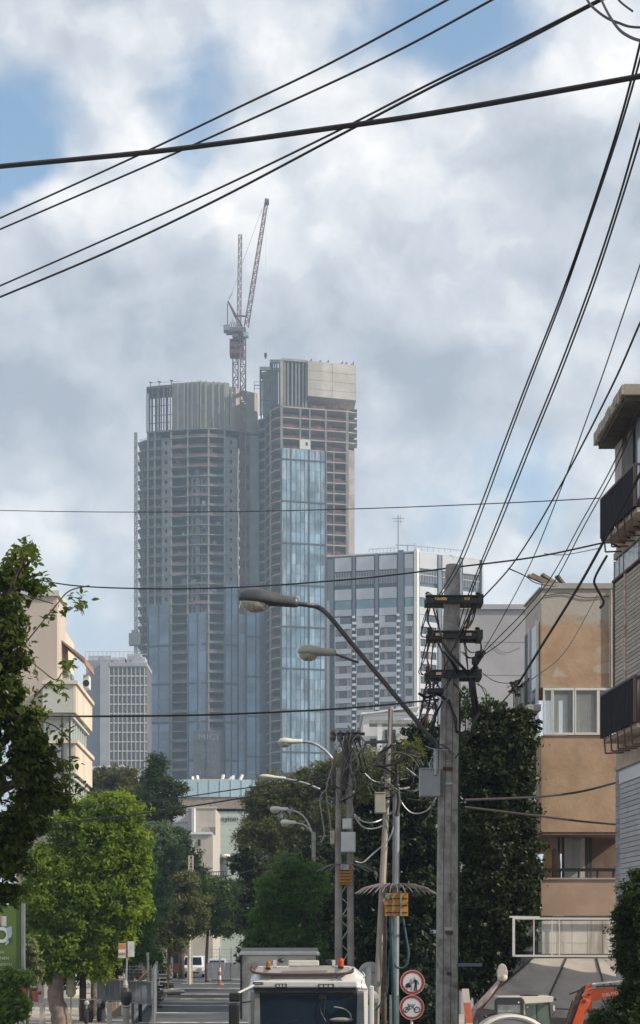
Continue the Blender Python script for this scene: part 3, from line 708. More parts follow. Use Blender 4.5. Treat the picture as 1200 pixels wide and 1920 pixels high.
# ---------------------------------------------------------------- grid-fronted block at the left of the tower
def gridblock():
    Y = 480
    T = thing('office_block', 'hazy office block with a white grid front left of the tower', 'building', (XX(220, Y), Y+8, .98))
    gf = mat('grid_fin_m', (.50, .48, .45), .8, var=.1); gw = mat('grid_wall', (.33, .33, .36), .85, var=.08, scale=.2); dk2 = mat('grid_dark', (.13, .12, .12), .6, var=.2, scale=.3)
    MB().box(XX(188, Y), XX(204.8, Y), Y-.6, Y+14, .98, ZZ(1242, Y)).build('side_wall', gw, T)
    MB().box(XX(205, Y), XX(275, Y), Y, Y+14, .98, ZZ(1250, Y)).build('wall', dk2, T)
    MB().box(XX(160, Y), XX(187.6, Y), Y+1.5, Y+16, .98, ZZ(1236, Y)).build('rear_wing', mat('grid_wing', (.24, .25, .28), .85, var=.08, scale=.2), T)
    v = MB()
    for i in range(9): v = MB().box(XX(205+8.2*i, Y), XX(206.2+8.2*i, Y), Y-.5, Y-.02, .98, ZZ(1250, Y)); v.build('grid_fin', gf, T)
    for i in range(12):
        MB().box(XX(206.6, Y), XX(275, Y), Y-.36, Y-.03, ZZ(1251.5+17.6*i, Y), ZZ(1249+17.6*i, Y)).build('grid_band', gf, T)
    MB().box(XX(204.9, Y), XX(276, Y), Y-.7, Y+14, ZZ(1249.6, Y), ZZ(1243, Y)).build('roof', gw, T)
    wp = MB().box(-.42, .42, -.05, .05, 0, 1.5); wm = mesh_of(wp, 'window', glassy('grid_glass', (.05, .05, .055), .2, 0, rnd=.6))
    for i in range(8):
        for j in range(11):
            if random.random() < .9: piece('window', wm, (XX(210.2+8.2*i, Y), Y-.08, ZZ(1263.5+17.6*j, Y)), T)
    for (a, b2, y0) in ((163, 183, 1226), (184, 205, 1226), (208, 232, 1229), (236, 262, 1223), (262, 270, 1228)):
        MB().box(XX(a, Y), XX(b2, Y), Y+3, Y+9, ZZ(1244, Y), ZZ(y0, Y)).build('roof_plant', mat('plant_grey', (.40, .40, .42), .8, var=.3, scale=.4), T)
    rl_ = MB()
    for i in range(14): rl_.bar(P(160+8*i, 1244, Y+2), P(160+8*i, 1221, Y+2), .1)
    rl_.bar(P(160, 1222, Y+2), P(268, 1222, Y+2), .1).build('roof_rail', galv, T)
gridblock()

# ---------------------------------------------------------------- low buildings between trees
def simple_building(name, label, px0, px1, py_top, Y, depth, m, extra=None, skew=0.0):
    T = thing(name, label, 'building', (XX((px0+px1)/2, Y), Y, gz(Y)))
    x0, x1 = XX(px0, Y), XX(px1, Y)
    MB().prism([(x0, Y), (x1, Y), (x1+skew*depth, Y+depth), (x0+skew*depth, Y+depth)], 'z', gz(Y), ZZ(py_top, Y)).build('wall', m, T)
    MB().box(x0-.1, x1+.1, Y-.1, Y+.3, ZZ(py_top, Y), ZZ(py_top, Y)+.22).build('roof_edge', m, T)
    if extra: extra(T, Y)
    return T
def bx(T, name, m, px0, px1, py0, py1, Y, t=.2, **k):
    return MB().box(XX(px0, Y), XX(px1, Y), Y, Y+t, ZZ(py1, Y), ZZ(py0, Y)).build(name, m, T, **k)
pl_grey = mat('plaster_grey', (.40, .39, .40), .9, var=.08, scale=.4, stain_sheen=(.33, .32, .33), stain_sheen_s=.3, bump=.15)
def ex_grey(T, Y):
    w = MB(); w.tube([P(910, 1206, Y-.03), P(925, 1210, Y-.03), P(938, 1222, Y-.03), P(952, 1224, Y-.03), P(975, 1214, Y-.03)], .007, 4).build('wall_crack', dark, T)
    for i in range(1, 5): MB().box(XX(862, Y), XX(1010, Y), Y-.012, Y-.002, ZZ(1142+62*i, Y), ZZ(1142+62*i, Y)+.03).build('render_joint', mat('joint_grey', (.34, .33, .34), .9), T)
simple_building('blank_walled_house', 'plain grey windowless wall right of the utility pole crossarms', 864, 1010, 1143, 72, 9, pl_grey, ex_grey)
cream = mat('cream_plaster', (.44, .40, .35), .9, var=.06, scale=.5, stain_sheen=(.5, .45, .38), stain_sheen_s=.4)
white_w = mat('white_plaster', (.66, .66, .67), .85, var=.05, scale=.4)
def ex_white(T, Y):
    x0, x1 = XX(681, Y), XX(783, Y); 
    MB().prism([(x0-.2, ZZ(1341, Y)), (x1+.1, ZZ(1327, Y)), (x1+.1, ZZ(1325, Y)), (x0-.2, ZZ(1338.5, Y))], 'y', Y-.4, Y+7).build('roof', white_w, T)
    MB().box(XX(692, Y), XX(776, Y), Y-2.2, Y-.4, ZZ(1364, Y), ZZ(1357, Y)).build('canopy', mat('canopy_grey', (.28, .28, .26), .8, var=.2), T)
    bx(T, 'window', mat('shade_opening', (.06, .06, .06), .5), 722, 742, 1368, 1392, Y-.06, .05)
    bx(T, 'window', dark, 694, 706, 1385, 1400, Y-.06, .05)
    MB().box(XX(706, Y), XX(714, Y), Y-2.1, Y-1.9, ZZ(1440, Y), ZZ(1364, Y)).build('column', white_w, T)
    MB().box(XX(742, Y), XX(768, Y), Y-1.6, Y-1.5, ZZ(1410, Y), ZZ(1380, Y)).build('panel', cream, T)
T = simple_building('white_house', 'white house with a grey canopy behind the middle poles', 681, 783, 1341, 130, 7, white_w, ex_white)
# green fronted building with dark letters
def ex_green(T, Y):
    text_obj('wall_lettering', 'nyinm :nr', .062*12.2, black_m, T, Matrix.Translation(P(440, 1535, Y-.06))@FACE, .02, 1.0)
    bx(T, 'dark_box', mat('slate', (.14, .16, .19), .8), 405, 425, 1602, 1640, Y-.5, .45)
    MB().bar(P(424, 1645, Y-1), P(424, 1606, Y-1), .35).build('post', mat('slate', (.14,.16,.19)), T)
    MB().ball(P(424, 1605, Y-1), .5, .5, .22).build('round_lamp', white_p, T)
    bx(T, 'roof_planting', mat('turf_dark', (.05, .07, .03), .9, var=.4), 405, 470, 1516, 1521, Y-.1, 4)
    for i in range(4): bx(T, 'render_joint', mat('gj', (.40, .46, .42), .9), 405, 473, 1545+i*22, 1545.6+i*22, Y-.012, .01)
simple_building('green_fronted_building', 'pale green building front with dark lettering near its top', 404, 476, 1521, 170, 10, mat('green_plaster', (.42, .49, .46), .85, var=.05, scale=.3), ex_green)
def ex_beige(T, Y):
    MB().box(XX(367, Y), XX(404, Y), Y+.2, Y+.6, ZZ(1519, Y), ZZ(1513, Y)).build('roof_edge', white_w, T)
    MB().box(XX(362, Y), XX(404, Y), Y-4, Y-.05, gz(Y), ZZ(1568, Y)).build('lower_wing', cream, T)
    MB().box(XX(361, Y), XX(404, Y), Y-4.2, Y-4.05, ZZ(1570, Y), ZZ(1566, Y)).build('ledge', white_w, T)
    bx(T, 'window', dark, 371, 376, 1574, 1586, Y-4.1, .08)
    bx(T, 'window', mat('brownish', (.2, .16, .14), .8), 390, 404, 1551, 1566, Y-.1, .08)
    MB().tube([P(360, 1516, Y-.2), P(360, 1568, Y-.2)], .18, 6).build('drain_pipe', galv, T); MB().tube([P(364, 1516, Y-.2), P(364, 1568, Y-.2)], .18, 6).build('drain_pipe', white_w, T)
    MB().lathe(P(386, 1560, Y-2), [(.1, 0), (.5, -.2)], 12, 'y').build('satellite_dish', galv, T)
    for p in (370, 376, 384, 392, 398): bx(T, 'roof_unit', mat('unit_dark', (.2, .2, .2), .8, var=.4), p, p+4, 1508, 1516, Y+2, 1)
    MB().box(XX(395, Y), XX(430, Y), Y-5.6, Y-4.2, ZZ(1648, Y), ZZ(1646, Y)).build('balcony', mat('slate', (.14,.16,.19)), T)
    r = MB(); r.bar(P(392, 1635, Y-5.6), P(425, 1634, Y-5.6), .08)
    for i in range(8): r.bar(P(392+i*4.5, 1635, Y-5.6), P(392+i*4.5, 1647, Y-5.6), .06)
    r.build('balcony_rail', dark, T)
simple_building('beige_building', 'beige building with drain pipes left of the pale green front', 352, 404, 1516, 162, 9, cream, ex_beige)
simple_building('grey_building', 'pale grey building with white window lintel seen between the left trees', 318, 359, 1521, 166, 9, mat('pale_grey_w', (.50, .51, .53), .85, var=.05),
    lambda T, Y: (bx(T, 'lintel', white_p, 328, 352, 1558, 1561, Y-.25, .3), bx(T, 'window', glassy('sky_glass', (.25, .36, .45)), 336, 351, 1561, 1600, Y-.06, .05), bx(T, 'lower_band', mat('band_g', (.36, .35, .36)), 318, 359, 1541, 1543, Y-.1, .09)))
# the corrugated blue-white hoarding in front of the tower
T = thing('site_hoarding', 'long pale blue corrugated sheet hoarding at the foot of the towers', 'fence', (XX(400, 240), 240, .98))
sh = MB().box(-.78, .78, -.05, .05, 0, 2.6).box(-.78, -.66, -.14, -.06, 0, 2.6); sm = mesh_of(sh, 'sheet', mat('blue_sheet', (.42, .55, .60), .5, .1, var=.08, rnd=.1))
for i in range(11): piece('sheet', sm, (XX(346, 240)+i*1.62-2, 240+.02*i, ZZ(1494, 240)), T)
MB().box(XX(280, 240)-2, XX(470, 240), 240.2, 243, .98, ZZ(1494, 240)-.05).build('base_wall', mat('brown_base', (.30, .24, .2), .9, var=.2), T)
MB().box(XX(365, 240), XX(432, 240), 241, 243, ZZ(1462, 240), ZZ(1459, 240)).build('scaffold_plank', mat('wood_pale', (.55, .42, .28), .8, var=.2), T)
for k, p in enumerate((362, 372, 416, 428, 437, 448)): MB().bar(P(p, 1466, 241), P(p+random.uniform(-3, 8), 1457-k % 3*2, 241.5), .35).build('pipe', white_p, T)
T = thing('low_shed', 'low white roofed shed beyond the left trees', 'building', (XX(205, 300), 300, .98))
MB().box(XX(172, 300), XX(248, 300), 300, 312, .98, ZZ(1438, 300)).build('wall', mat('shed_w', (.42, .36, .33), .9, var=.15), T)
MB().prism([(XX(170, 300), ZZ(1440, 300)), (XX(233, 300), ZZ(1436, 300)), (XX(252, 300), ZZ(1458, 300)), (XX(250, 300), ZZ(1462, 300)), (XX(231, 300), ZZ(1441, 300)), (XX(170, 300), ZZ(1445, 300))], 'y', 298, 311).build('roof', white_w, T)
T = thing('side_building', 'pale cream building with barred windows at the far end of the street', 'building', (XX(395, 175), 175, .98))
MB().box(XX(340, 175), XX(440, 175), 175, 183, .98, ZZ(1700, 175)).build('wall', mat('end_wall_c', (.27, .26, .25), .9, var=.08), T)
for i in range(5): bx(T, 'window', glassy('end_glass', (.05, .06, .08)), 342+i*6, 347+i*6, 1768, 1800, 174.9, .08)

# ---------------------------------------------------------------- cream office block at the left
def office():
    Yc = 88.0
    T = thing('cream_office', 'cream office building with stepped balconies and brown awning at the left', 'building', (XX(120, Yc), Yc+5, gz(Yc)))
    pk = mat('shaded_pink_plaster', (.52, .44, .38), .85, var=.05, scale=.3, stain_sheen=(.46, .38, .32), stain_sheen_s=.25, streak=True)  # pinkish tone puts the shade on the front wall into the colour
    cr_ = mat('sunlit_cream_stone', (.68, .58, .46), .8, var=.06, scale=.6, stain_sheen=(.58, .48, .37), stain_sheen_s=.5, streak=True, rnd=.05)  # brighter cream puts the sun on the street side into the colour
    pgw = mat('pale_green_wall', (.50, .50, .44), .85, var=.06)
    X = lambda px, Y: XX(px, Y)
    xc = X(142, Yc); xe = X(173, 95.7); x3 = X(103, 90)
    MB().box(X(30, 90), X(107, 90), 90, 93, gz(90), ZZ(1118, 90)).build('tall_wall', pk, T)
    MB().box(X(30, 90)-.1, X(107, 90)+.15, 89.85, 93.2, ZZ(1118, 90), ZZ(1118, 90)+.3).build('coping', pgw, T)
    MB().prism([(X(103.5, 90), 93.01), (X(139, 98), 98), (X(139, 98)-3, 98), (X(103.5, 90)-3, 93.01)], 'z', 10, ZZ(1157, 90)).build('penthouse_wall', cr_, T)
    z0 = ZZ(1262, Yc)
    sk = lambda Y: xc+(xe-xc)*(Y-Yc)/7.7
    MB().prism([(X(80, Yc), Yc+.5), (xc-.45, Yc+.5), (sk(95.4)-.45, 95.4), (X(80, Yc), 95.4)], 'z', gz(Yc), z0-.2).build('wall', pgw, T)
    glw = glassy('office_glass', (.12, .24, .24), .1, 0, rnd=.35)
    for (ya, yb) in ((1283, 1336), (1394, 1450), (1508, 1562), (1622, 1680)):
        za, zb2 = ZZ(yb, Yc), ZZ(ya, Yc)
        MB().prism([(sk(Yc)-.16, Yc), (sk(Yc), Yc), (sk(95.7), 95.7), (sk(95.7)-.16, 95.7)], 'z', za, zb2).build('parapet', cr_, T)
        MB().box(X(80, Yc), xc-.17, Yc, Yc+.16, za, zb2).build('parapet', pgw, T)
        MB().prism([(X(80, Yc), Yc-.12), (xc+.12, Yc-.12), (sk(95.8)+.12, 95.8), (sk(95.8)-.3, 95.8), (xc-.3, Yc+.3), (X(80, Yc), Yc+.3)], 'z', zb2+.005, zb2+.2).build('ledge', cr_, T)
        MB().prism([(X(80, Yc), Yc+.17), (xc-.17, Yc+.17), (sk(95.6)-.17, 95.6), (X(80, Yc), 95.6)], 'z', za-.25, za-.02).build('soffit', pgw, T)
        if ya in (1283, 1394, 1508):
            for i in range(7):
                y0 = Yc+.7+i*1.05; h = (ZZ(yb+4, Yc), ZZ(yb+57, Yc))
                MB().prism([(sk(y0)-.40, y0), (sk(y0)-.34, y0), (sk(y0+.95)-.34, y0+.95), (sk(y0+.95)-.40, y0+.95)], 'z', h[1], h[0]).build('window', glw, T)
                MB().prism([(sk(y0)-.36, y0-.07), (sk(y0)-.28, y0-.07), (sk(y0)-.28, y0-.01), (sk(y0)-.36, y0-.01)], 'z', h[1], h[0]).build('window_frame', white_p, T)
    # terrace level above: glazing, awning, cooling unit
    for i in range(4):
        y0 = 93.5+i*.9; MB().box(X(108, 92)-.1+i*.06, X(108, 92)+i*.06, y0, y0+.8, ZZ(1262, Yc)+.1, ZZ(1215, Yc)).build('window', glw, T)
    aw = [(X(105, 92), ZZ(1195, 92)), (X(108, 92), ZZ(1195, 92)), (X(161, 92), ZZ(1236, 92)), (X(163.5, 92), ZZ(1250, 92)), (X(161, 92), ZZ(1250, 92)), (X(158, 92), ZZ(1240, 92))]
    MB().prism(aw, 'y', 91.5, 95).build('awning', mat('awning_brown', (.32, .19, .13), .85, var=.1, scale=2), T)
    MB().box(X(103, 91), X(111, 91), 91, 91.4, ZZ(1210, 91), ZZ(1194, 91)).build('awning_bracket', mat('brk', (.4, .3, .22)), T)
    MB().box(X(156, 94), X(166.5, 94), 94, 94.8, ZZ(1290, 94), ZZ(1265, 94)).build('cooling_unit', white_p, T)
    MB().lathe((X(161.5, 94), 93.97, ZZ(1281, 94)), [(.2, 0), (.2, .02)], 12, 'y').build('fan', dark, T)
    for p in (117, 131): MB().tube([P(p, 1340, Yc-.1), P(p, 1560, Yc-.1)], .06, 5).build('drain_pipe', dark, T)
office()

# ---------------------------------------------------------------- orange house at the right
grey_m2 = mat('pipe_grey', (.3, .3, .29), .6, var=.15)
def orange_house():
    Y = 46.0
    T = thing('orange_house', 'weathered orange plaster house with white corner windows and open balcony', 'building', (XX(1090, Y), Y+3, 0))
    def om(name, up):
        m = bpy.data.materials.new(name); m.use_nodes = True; t = m.node_tree; b = t.nodes['Principled BSDF']; b.inputs['Roughness'].default_value = .9
        g = N(t, 'ShaderNodeNewGeometry').outputs['Position']
        c = mixc(t, remap(t, noise(t, g, 1.3, 7, .6), .3, .7, 0, 1), (.40, .26, .165), (.52, .355, .235))
        mp = N(t, 'ShaderNodeMapping'); t.links.new(g, mp.inputs[0]); mp.inputs['Scale'].default_value = (1, 1, .2)
        c = mixc(t, remap(t, noise(t, mp.outputs[0], 1.6, 6, .6), .50, .72, 0, .7), c, (.33, .235, .17))
        c = mixc(t, remap(t, noise(t, g, .8, 8, .66), .52, .66, 0, .5), c, (.50, .42, .33))
        if up:
            s = N(t, 'ShaderNodeSeparateXYZ'); t.links.new(g, s.inputs[0])
            zt = ZZ(1160, Y)
            f = mathn(t, 'ADD', s.outputs[2], mathn(t, 'MULTIPLY_ADD', noise(t, g, 1.1, 6, .62), 2.6, -1.3))
            c = mixc(t, remap(t, f, zt-.25, zt+.15, 0, .95), c, (.45, .42, .37))
            mq = N(t, 'ShaderNodeMapping'); t.links.new(g, mq.inputs[0]); mq.inputs['Scale'].default_value = (.6, .6, 1.3); mq.inputs['Location'].default_value = (3.3, 0, 1.2)
            n3 = noise(t, mq.outputs[0], 1.0, 4, .5, 1.2)
            c = mixc(t, remap(t, n3, .57, .62, 0, .8), c, (.50, .44, .36))
            c = mixc(t, remap(t, noise(t, g, 2.4, 8, .7), .60, .72, 0, .55), c, (.25, .17, .12))
        t.links.new(c, b.inputs['Base Color'])
        bn = N(t, 'ShaderNodeBump'); bn.inputs['Strength'].default_value = .35; bn.inputs['Distance'].default_value = .03
        t.links.new(noise(t, g, 9, 6, .65), bn.inputs['Height']); t.links.new(bn.outputs[0], b.inputs['Normal']); return m
    o_up, o_lo = om('orange_upper', True), om('orange_lower', False)
    pinkp = mat('pink_parapet', (.46, .33, .24), .9, var=.1, scale=1.2, bump=.25, stain_sheen=(.40, .28, .2), stain_sheen_s=1)
    x0, x1 = XX(1015, Y), XX(1185, Y); xb = XX(985, 48.4)
    def body(py0, py1, name, m, inset=0):
        xq, yq = (xb, 48.4) if py0 < 1200 else (x0-.01, 47.0)
        MB().prism([(x0+inset, Y+inset), (x1, Y+inset), (x1, 56), (xb+2.6, 56), (xb+2.6, yq), (xq+inset, yq)], 'z', ZZ(py1, Y), ZZ(py0, Y)).build(name, m, T)
    body(1104, 1289, 'upper_wall', o_up); body(1379, 1560, 'middle_wall', o_lo)
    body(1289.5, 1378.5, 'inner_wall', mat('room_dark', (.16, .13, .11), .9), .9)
    grey_cap = mat('cap_grey', (.40, .39, .37), .9, var=.1, scale=2, stain_sheen=(.3, .27, .24), stain_sheen_s=2)
    MB().box(x0+.02, x1, Y-.05, Y+.25, ZZ(1104, Y), ZZ(1094, Y)).build('coping', grey_cap, T)
    MB().prism([(x0-.06, Y), (x0+.2, Y+.26), (xb+.2, 48.4), (xb-.06, 48.4)], 'z', ZZ(1104, Y), ZZ(1101, Y)).build('coping', grey_cap, T)
    random.seed(8)
    for (px, py, n_) in ((1130, 1150, 6),):
        pts = [(px, py)]
        for _ in range(n_): pts.append((pts[-1][0]+random.uniform(-5, 9), pts[-1][1]+random.uniform(-2, 14)))
        MB().tube([P(a_, b_, Y-.003) for a_, b_ in pts], .0022, 4).build('wall_crack', dark, T)
    MB().tube([P(1145, 1106, Y-.05), P(1146, 1289, Y-.05)], .035, 7).build('drain_pipe', grey_m2, T)
    MB().tube(smooth([P(1018, 1118, Y-.03), P(1060, 1112, Y-.03), P(1100, 1121, Y-.03), P(1150, 1116, Y-.03)], 4), .012, 5).build('wall_cable', rubber, T)
    # corner window
    wf = mat('window_white', (.72, .71, .68), .5, var=.05); Yw = Y+.05
    for (a, b2) in ((1021, 1033.5), (1038, 1074), (1080, 1119), (1124, 1160)):
        fr = MB().box(XX(a-2.5, Y), XX(b2+2.5, Y), Y-.04, Y+.08, ZZ(1378, Y), ZZ(1374, Y)).box(XX(a-2.5, Y), XX(b2+2.5, Y), Y-.04, Y+.08, ZZ(1294.5, Y), ZZ(1290, Y))
        fr.box(XX(a-2.5, Y), XX(a, Y), Y-.035, Y+.075, ZZ(1374, Y), ZZ(1294.5, Y)).box(XX(b2, Y), XX(b2+2.5, Y), Y-.035, Y+.075, ZZ(1374, Y), ZZ(1294.5, Y))
        w = fr.build('window_frame', wf, T)
        MB().box(XX(a, Y), XX(b2, Y), Y+.01, Y+.03, ZZ(1374, Y), ZZ(1294.5, Y)).build('pane', PANE, w)
    cl = mat('curtain', (.55, .47, .40), .9, var=.2, scale=8)
    for (a, b2, m_) in ((1058, 1073, cl), (1084, 1116, cl), (1038, 1050, mat('fridge', (.5, .52, .52)))):
        pts = []; n = 16; c = MB(); vs = []; fs = []
        for i in range(n+1):
            x = XX(a+(b2-a)*i/n, Y); yy = Y+.3+.05*math.sin(i*1.9); vs += [(x, yy, ZZ(1374, Y)), (x, yy, ZZ(1299, Y))]
            if i: fs.append((2*i-2, 2*i, 2*i+1, 2*i-1))
        c.add(vs, fs).build('curtain', m_, T)
    # side window on the wall facing the street
    def side(t): return (x0+(xb-x0)*t, Y+2.4*t)
    for (ta, tb, ya, yb, nm, m_) in ((.15, .55, 1165, 1312, 'window', glassy('side_glass', (.10, .14, .2))), (.6, .92, 1165, 1312, 'window', black_m)):
        (xa, y_a), (xc, y_c) = side(ta), side(tb)
        MB().prism([(xa-.06, y_a), (xc-.06, y_c), (xc-.02, y_c), (xa-.02, y_a)], 'z', ZZ(yb, Y), ZZ(ya, Y)).build(nm, m_, T)
    for tt in (.1, .57): (xa, y_a) = side(tt); MB().box(xa-.11, xa-.03, y_a, y_a+.1, ZZ(1315, Y), ZZ(1160, Y)).build('window_frame', wf, T)
    (xa, y_a), (xc, y_c) = side(0.02), side(1.0)
    g = MB()
    for k in range(12):
        t = k/11; px_, py_ = xa+(xc-xa)*t-.35, y_a+(y_c-y_a)*t; g.bar((px_, py_, ZZ(1318, Y)), (px_, py_, ZZ(1272, Y)), .025)
    for py in (1272, 1318): g.bar((xa-.35, y_a, ZZ(py, Y)), (xc-.35, y_c, ZZ(py, Y)), .05)
    g.build('balcony_rail', black_m, T)
    MB().prism([(xa-.38, y_a), (xa, y_a), (xc, y_c), (xc-.38, y_c)], 'z', ZZ(1332, Y), ZZ(1320, Y)).build('balcony_slab', grey_cap, T)
    # open balcony
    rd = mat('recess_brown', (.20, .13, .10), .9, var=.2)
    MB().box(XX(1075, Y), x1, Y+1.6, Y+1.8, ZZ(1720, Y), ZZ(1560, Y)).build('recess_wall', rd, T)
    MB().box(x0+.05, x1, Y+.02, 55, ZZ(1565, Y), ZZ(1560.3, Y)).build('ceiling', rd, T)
    d = MB().box(XX(1072, Y), XX(1112, Y), Y+1.45, Y+1.55, ZZ(1648, Y), ZZ(1562, Y)).build('balcony_door', mat('door_white', (.55, .53, .50), .6, var=.1), T)
    MB().box(XX(1086, Y), XX(1104, Y), Y+1.39, Y+1.44, ZZ(1640, Y), ZZ(1566, Y)).build('pane', PANE, d)
    for p in (1056, 1064, 1110, 1117): MB().box(XX(p, Y), XX(p+4, Y), Y+1.0, Y+1.1, ZZ(1648, Y), ZZ(1562, Y)).build('shutter_strip', mat('strip_dark', (.05, .05, .05)), T)
    MB().box(x0, x1, Y-.02, Y+.15, ZZ(1717, Y), ZZ(1649, Y)).build('balcony_parapet', pinkp, T)
    MB().box(x0-.05, x1, Y-.06, Y+.2, ZZ(1649, Y), ZZ(1646, Y)).build('parapet_cap', grey_cap, T)
    r = MB().bar(P(1017, 1631, Y+.05), P(1160, 1631, Y+.05), .09)
    for p in (1019, 1050, 1085, 1120, 1150): r.bar(P(p, 1646, Y+.05), P(p, 1631, Y+.05), .05)
    r.build('balcony_rail', black_m, T)
    for p, m_ in ((1028, mat('ochre', (.4, .28, .1))), (1040, rd)): MB().ball(P(p, 1622, Y+.7), .18, .15, .5).build('hanging_plant', m_, T)
    body(1717.5, 1785.1, 'ground_wall', grey_cap, .05)
    MB().box(x0+.05, x1, Y+.05, 56, 0, ZZ(1785.3, Y)).build('base_wall', mat('base_dark', (.12, .11, .10), .9, var=.2), T)
    return T
PANE = bpy.data.materials.new('clear_glass'); PANE.use_nodes = True
_t = PANE.node_tree; _b = _t.nodes['Principled BSDF']; _b.inputs['Base Color'].default_value = (.5, .55, .55, 1); _b.inputs['Roughness'].default_value = .05; _b.inputs['Alpha'].default_value = .35; _b.inputs['Specular IOR Level'].default_value = 1
OH = orange_house()
# planks on its roof
for k, (a, b2, w, lab) in enumerate([((1038, 1100), (990, 1079), .13, 'lowest of the grey planks piled on the orange house roof'), ((1045, 1100), (997, 1077), .10, 'thin plank second in the pile on the orange house roof'),
        ((1050, 1103), (1016, 1077), .17, 'thick plank of the rooftop pile standing up to the middle left'), ((1056, 1103), (1021, 1080), .14, 'plank leaning in the middle of the rooftop pile'), ((1062, 1103), (1044, 1080), .15, 'rightmost short plank standing up from the rooftop pile')]):
    o = MB().bar(P(a[0], a[1], 46.5+k*.12), P(b2[0], b2[1], 46.3+k*.12), w, .07).build('plank', mat('plank_wood', (.15, .125, .10), .9, var=.3, scale=5, rnd=.25), None); tag(o, lab, 'plank', 'planks piled on the roof')
# sign frame on the shop and fabric canopy
T = thing('shop_fascia', 'weathered pale shop fascia in a white metal frame under the orange house', 'shop fascia', (XX(1060, 44.5), 44.5, ZZ(1797, 44.5)))
Yf = 44.5
fc = mat('fascia_white', (.68, .64, .57), .8, var=.1, scale=1.5, stain_sheen=(.30, .24, .19), stain_sheen_s=2.2, streak=True, rnd=.07)
for i in range(5): 
    for j in range(3):
        a = 1017+i*28.5; MB().box(XX(a, Yf), XX(a+27.8, Yf), Yf+.1, Yf+.16+.01*((i+j) % 2), ZZ(1788.5-j*21, Yf), ZZ(1768.5-j*21, Yf)).build('panel', fc, T)
for j in range(3): MB().box(XX(973, Yf), XX(1003, Yf), Yf+.5, Yf+.55, ZZ(1784-j*19, Yf), ZZ(1766-j*19, Yf)).build('panel', mat('fascia_grey', (.22, .23, .23), .8, var=.15), T)
fr = MB()
for py in (1722, 1792): fr.bar(P(961, py, Yf), P(1160, py+.8, Yf), .055)
fr.bar(P(955, 1719, Yf+.1), P(1012, 1720, Yf+.1), .05)
for p in (963, 1001, 1035, 1049): fr.bar(P(p, 1722, Yf), P(p, 1792, Yf), .07 if p == 963 else .03)
fr.build('frame', white_p, T); MB().box(XX(962, Yf), XX(1015, Yf), Yf+.6, Yf+1.4, ZZ(1793, Yf), ZZ(1721, Yf)).build('box_back', dark, T)
T = thing('fabric_canopy', 'large grey fabric canopy sloping down beside the excavator', 'canopy', (XX(1060, 43), 43, 1.2))
cvm = mat('canvas_grey', (.36, .32, .28), .9, var=.08, scale=1.2, stain_sheen=(.22, .2, .18), stain_sheen_s=.8, bump=.3, bscale=3)
top = [P(p, 1797, 44.4) for p in (1000, 1062, 1118, 1190)]; bot = [P(p, q_, 40.8) for p, q_ in ((893, 1889), (1012, 1905), (1150, 1915), (1300, 1915))]
for i in range(3):
    n = 8; vs = []; fs = []
    for u in range(n+1):
        for v in range(n+1):
            a = top[i].lerp(top[i+1], u/n); b2 = bot[i].lerp(bot[i+1], u/n); p = a.lerp(b2, v/n)
            sag = .10*math.sin(math.pi*u/n)*math.sin(math.pi*v/n); vs.append((p.x, p.y, p.z-sag)); 
    for u in range(n):
        for v in range(n): k = u*(n+1)+v; fs.append((k, k+1, k+n+2, k+n+1))
    MB().add(vs, fs).build('fabric_panel', cvm, T, smooth=True)
    MB().tube([top[i]+Vector((0, -.02, .02)), bot[i]+Vector((0, -.02, .02))], .025, 5).build('seam', dark, T)
for b2 in bot: MB().bar(b2, (b2.x, b2.y, 0), .07).build('post', galv, T)
vs = [bot[0], bot[3], (bot[3].x, bot[3].y, -.0), (bot[0].x, bot[0].y, 0)]
MB().add([bot[0]-Vector((0, 0, .02)), bot[1]-Vector((0, 0, .02)), bot[2]-Vector((0, 0, .02)), bot[3]-Vector((0, 0, .02)), (bot[3].x, bot[3].y+.3, 0), (bot[2].x, bot[2].y+.3, 0), (bot[1].x, bot[1].y+.3, 0), (bot[0].x, bot[0].y+.3, 0)], [(0, 7, 6, 1), (1, 6, 5, 2), (2, 5, 4, 3)]).build('side_curtain', mat('canvas_side', (.20, .19, .18), .9, var=.1), T)

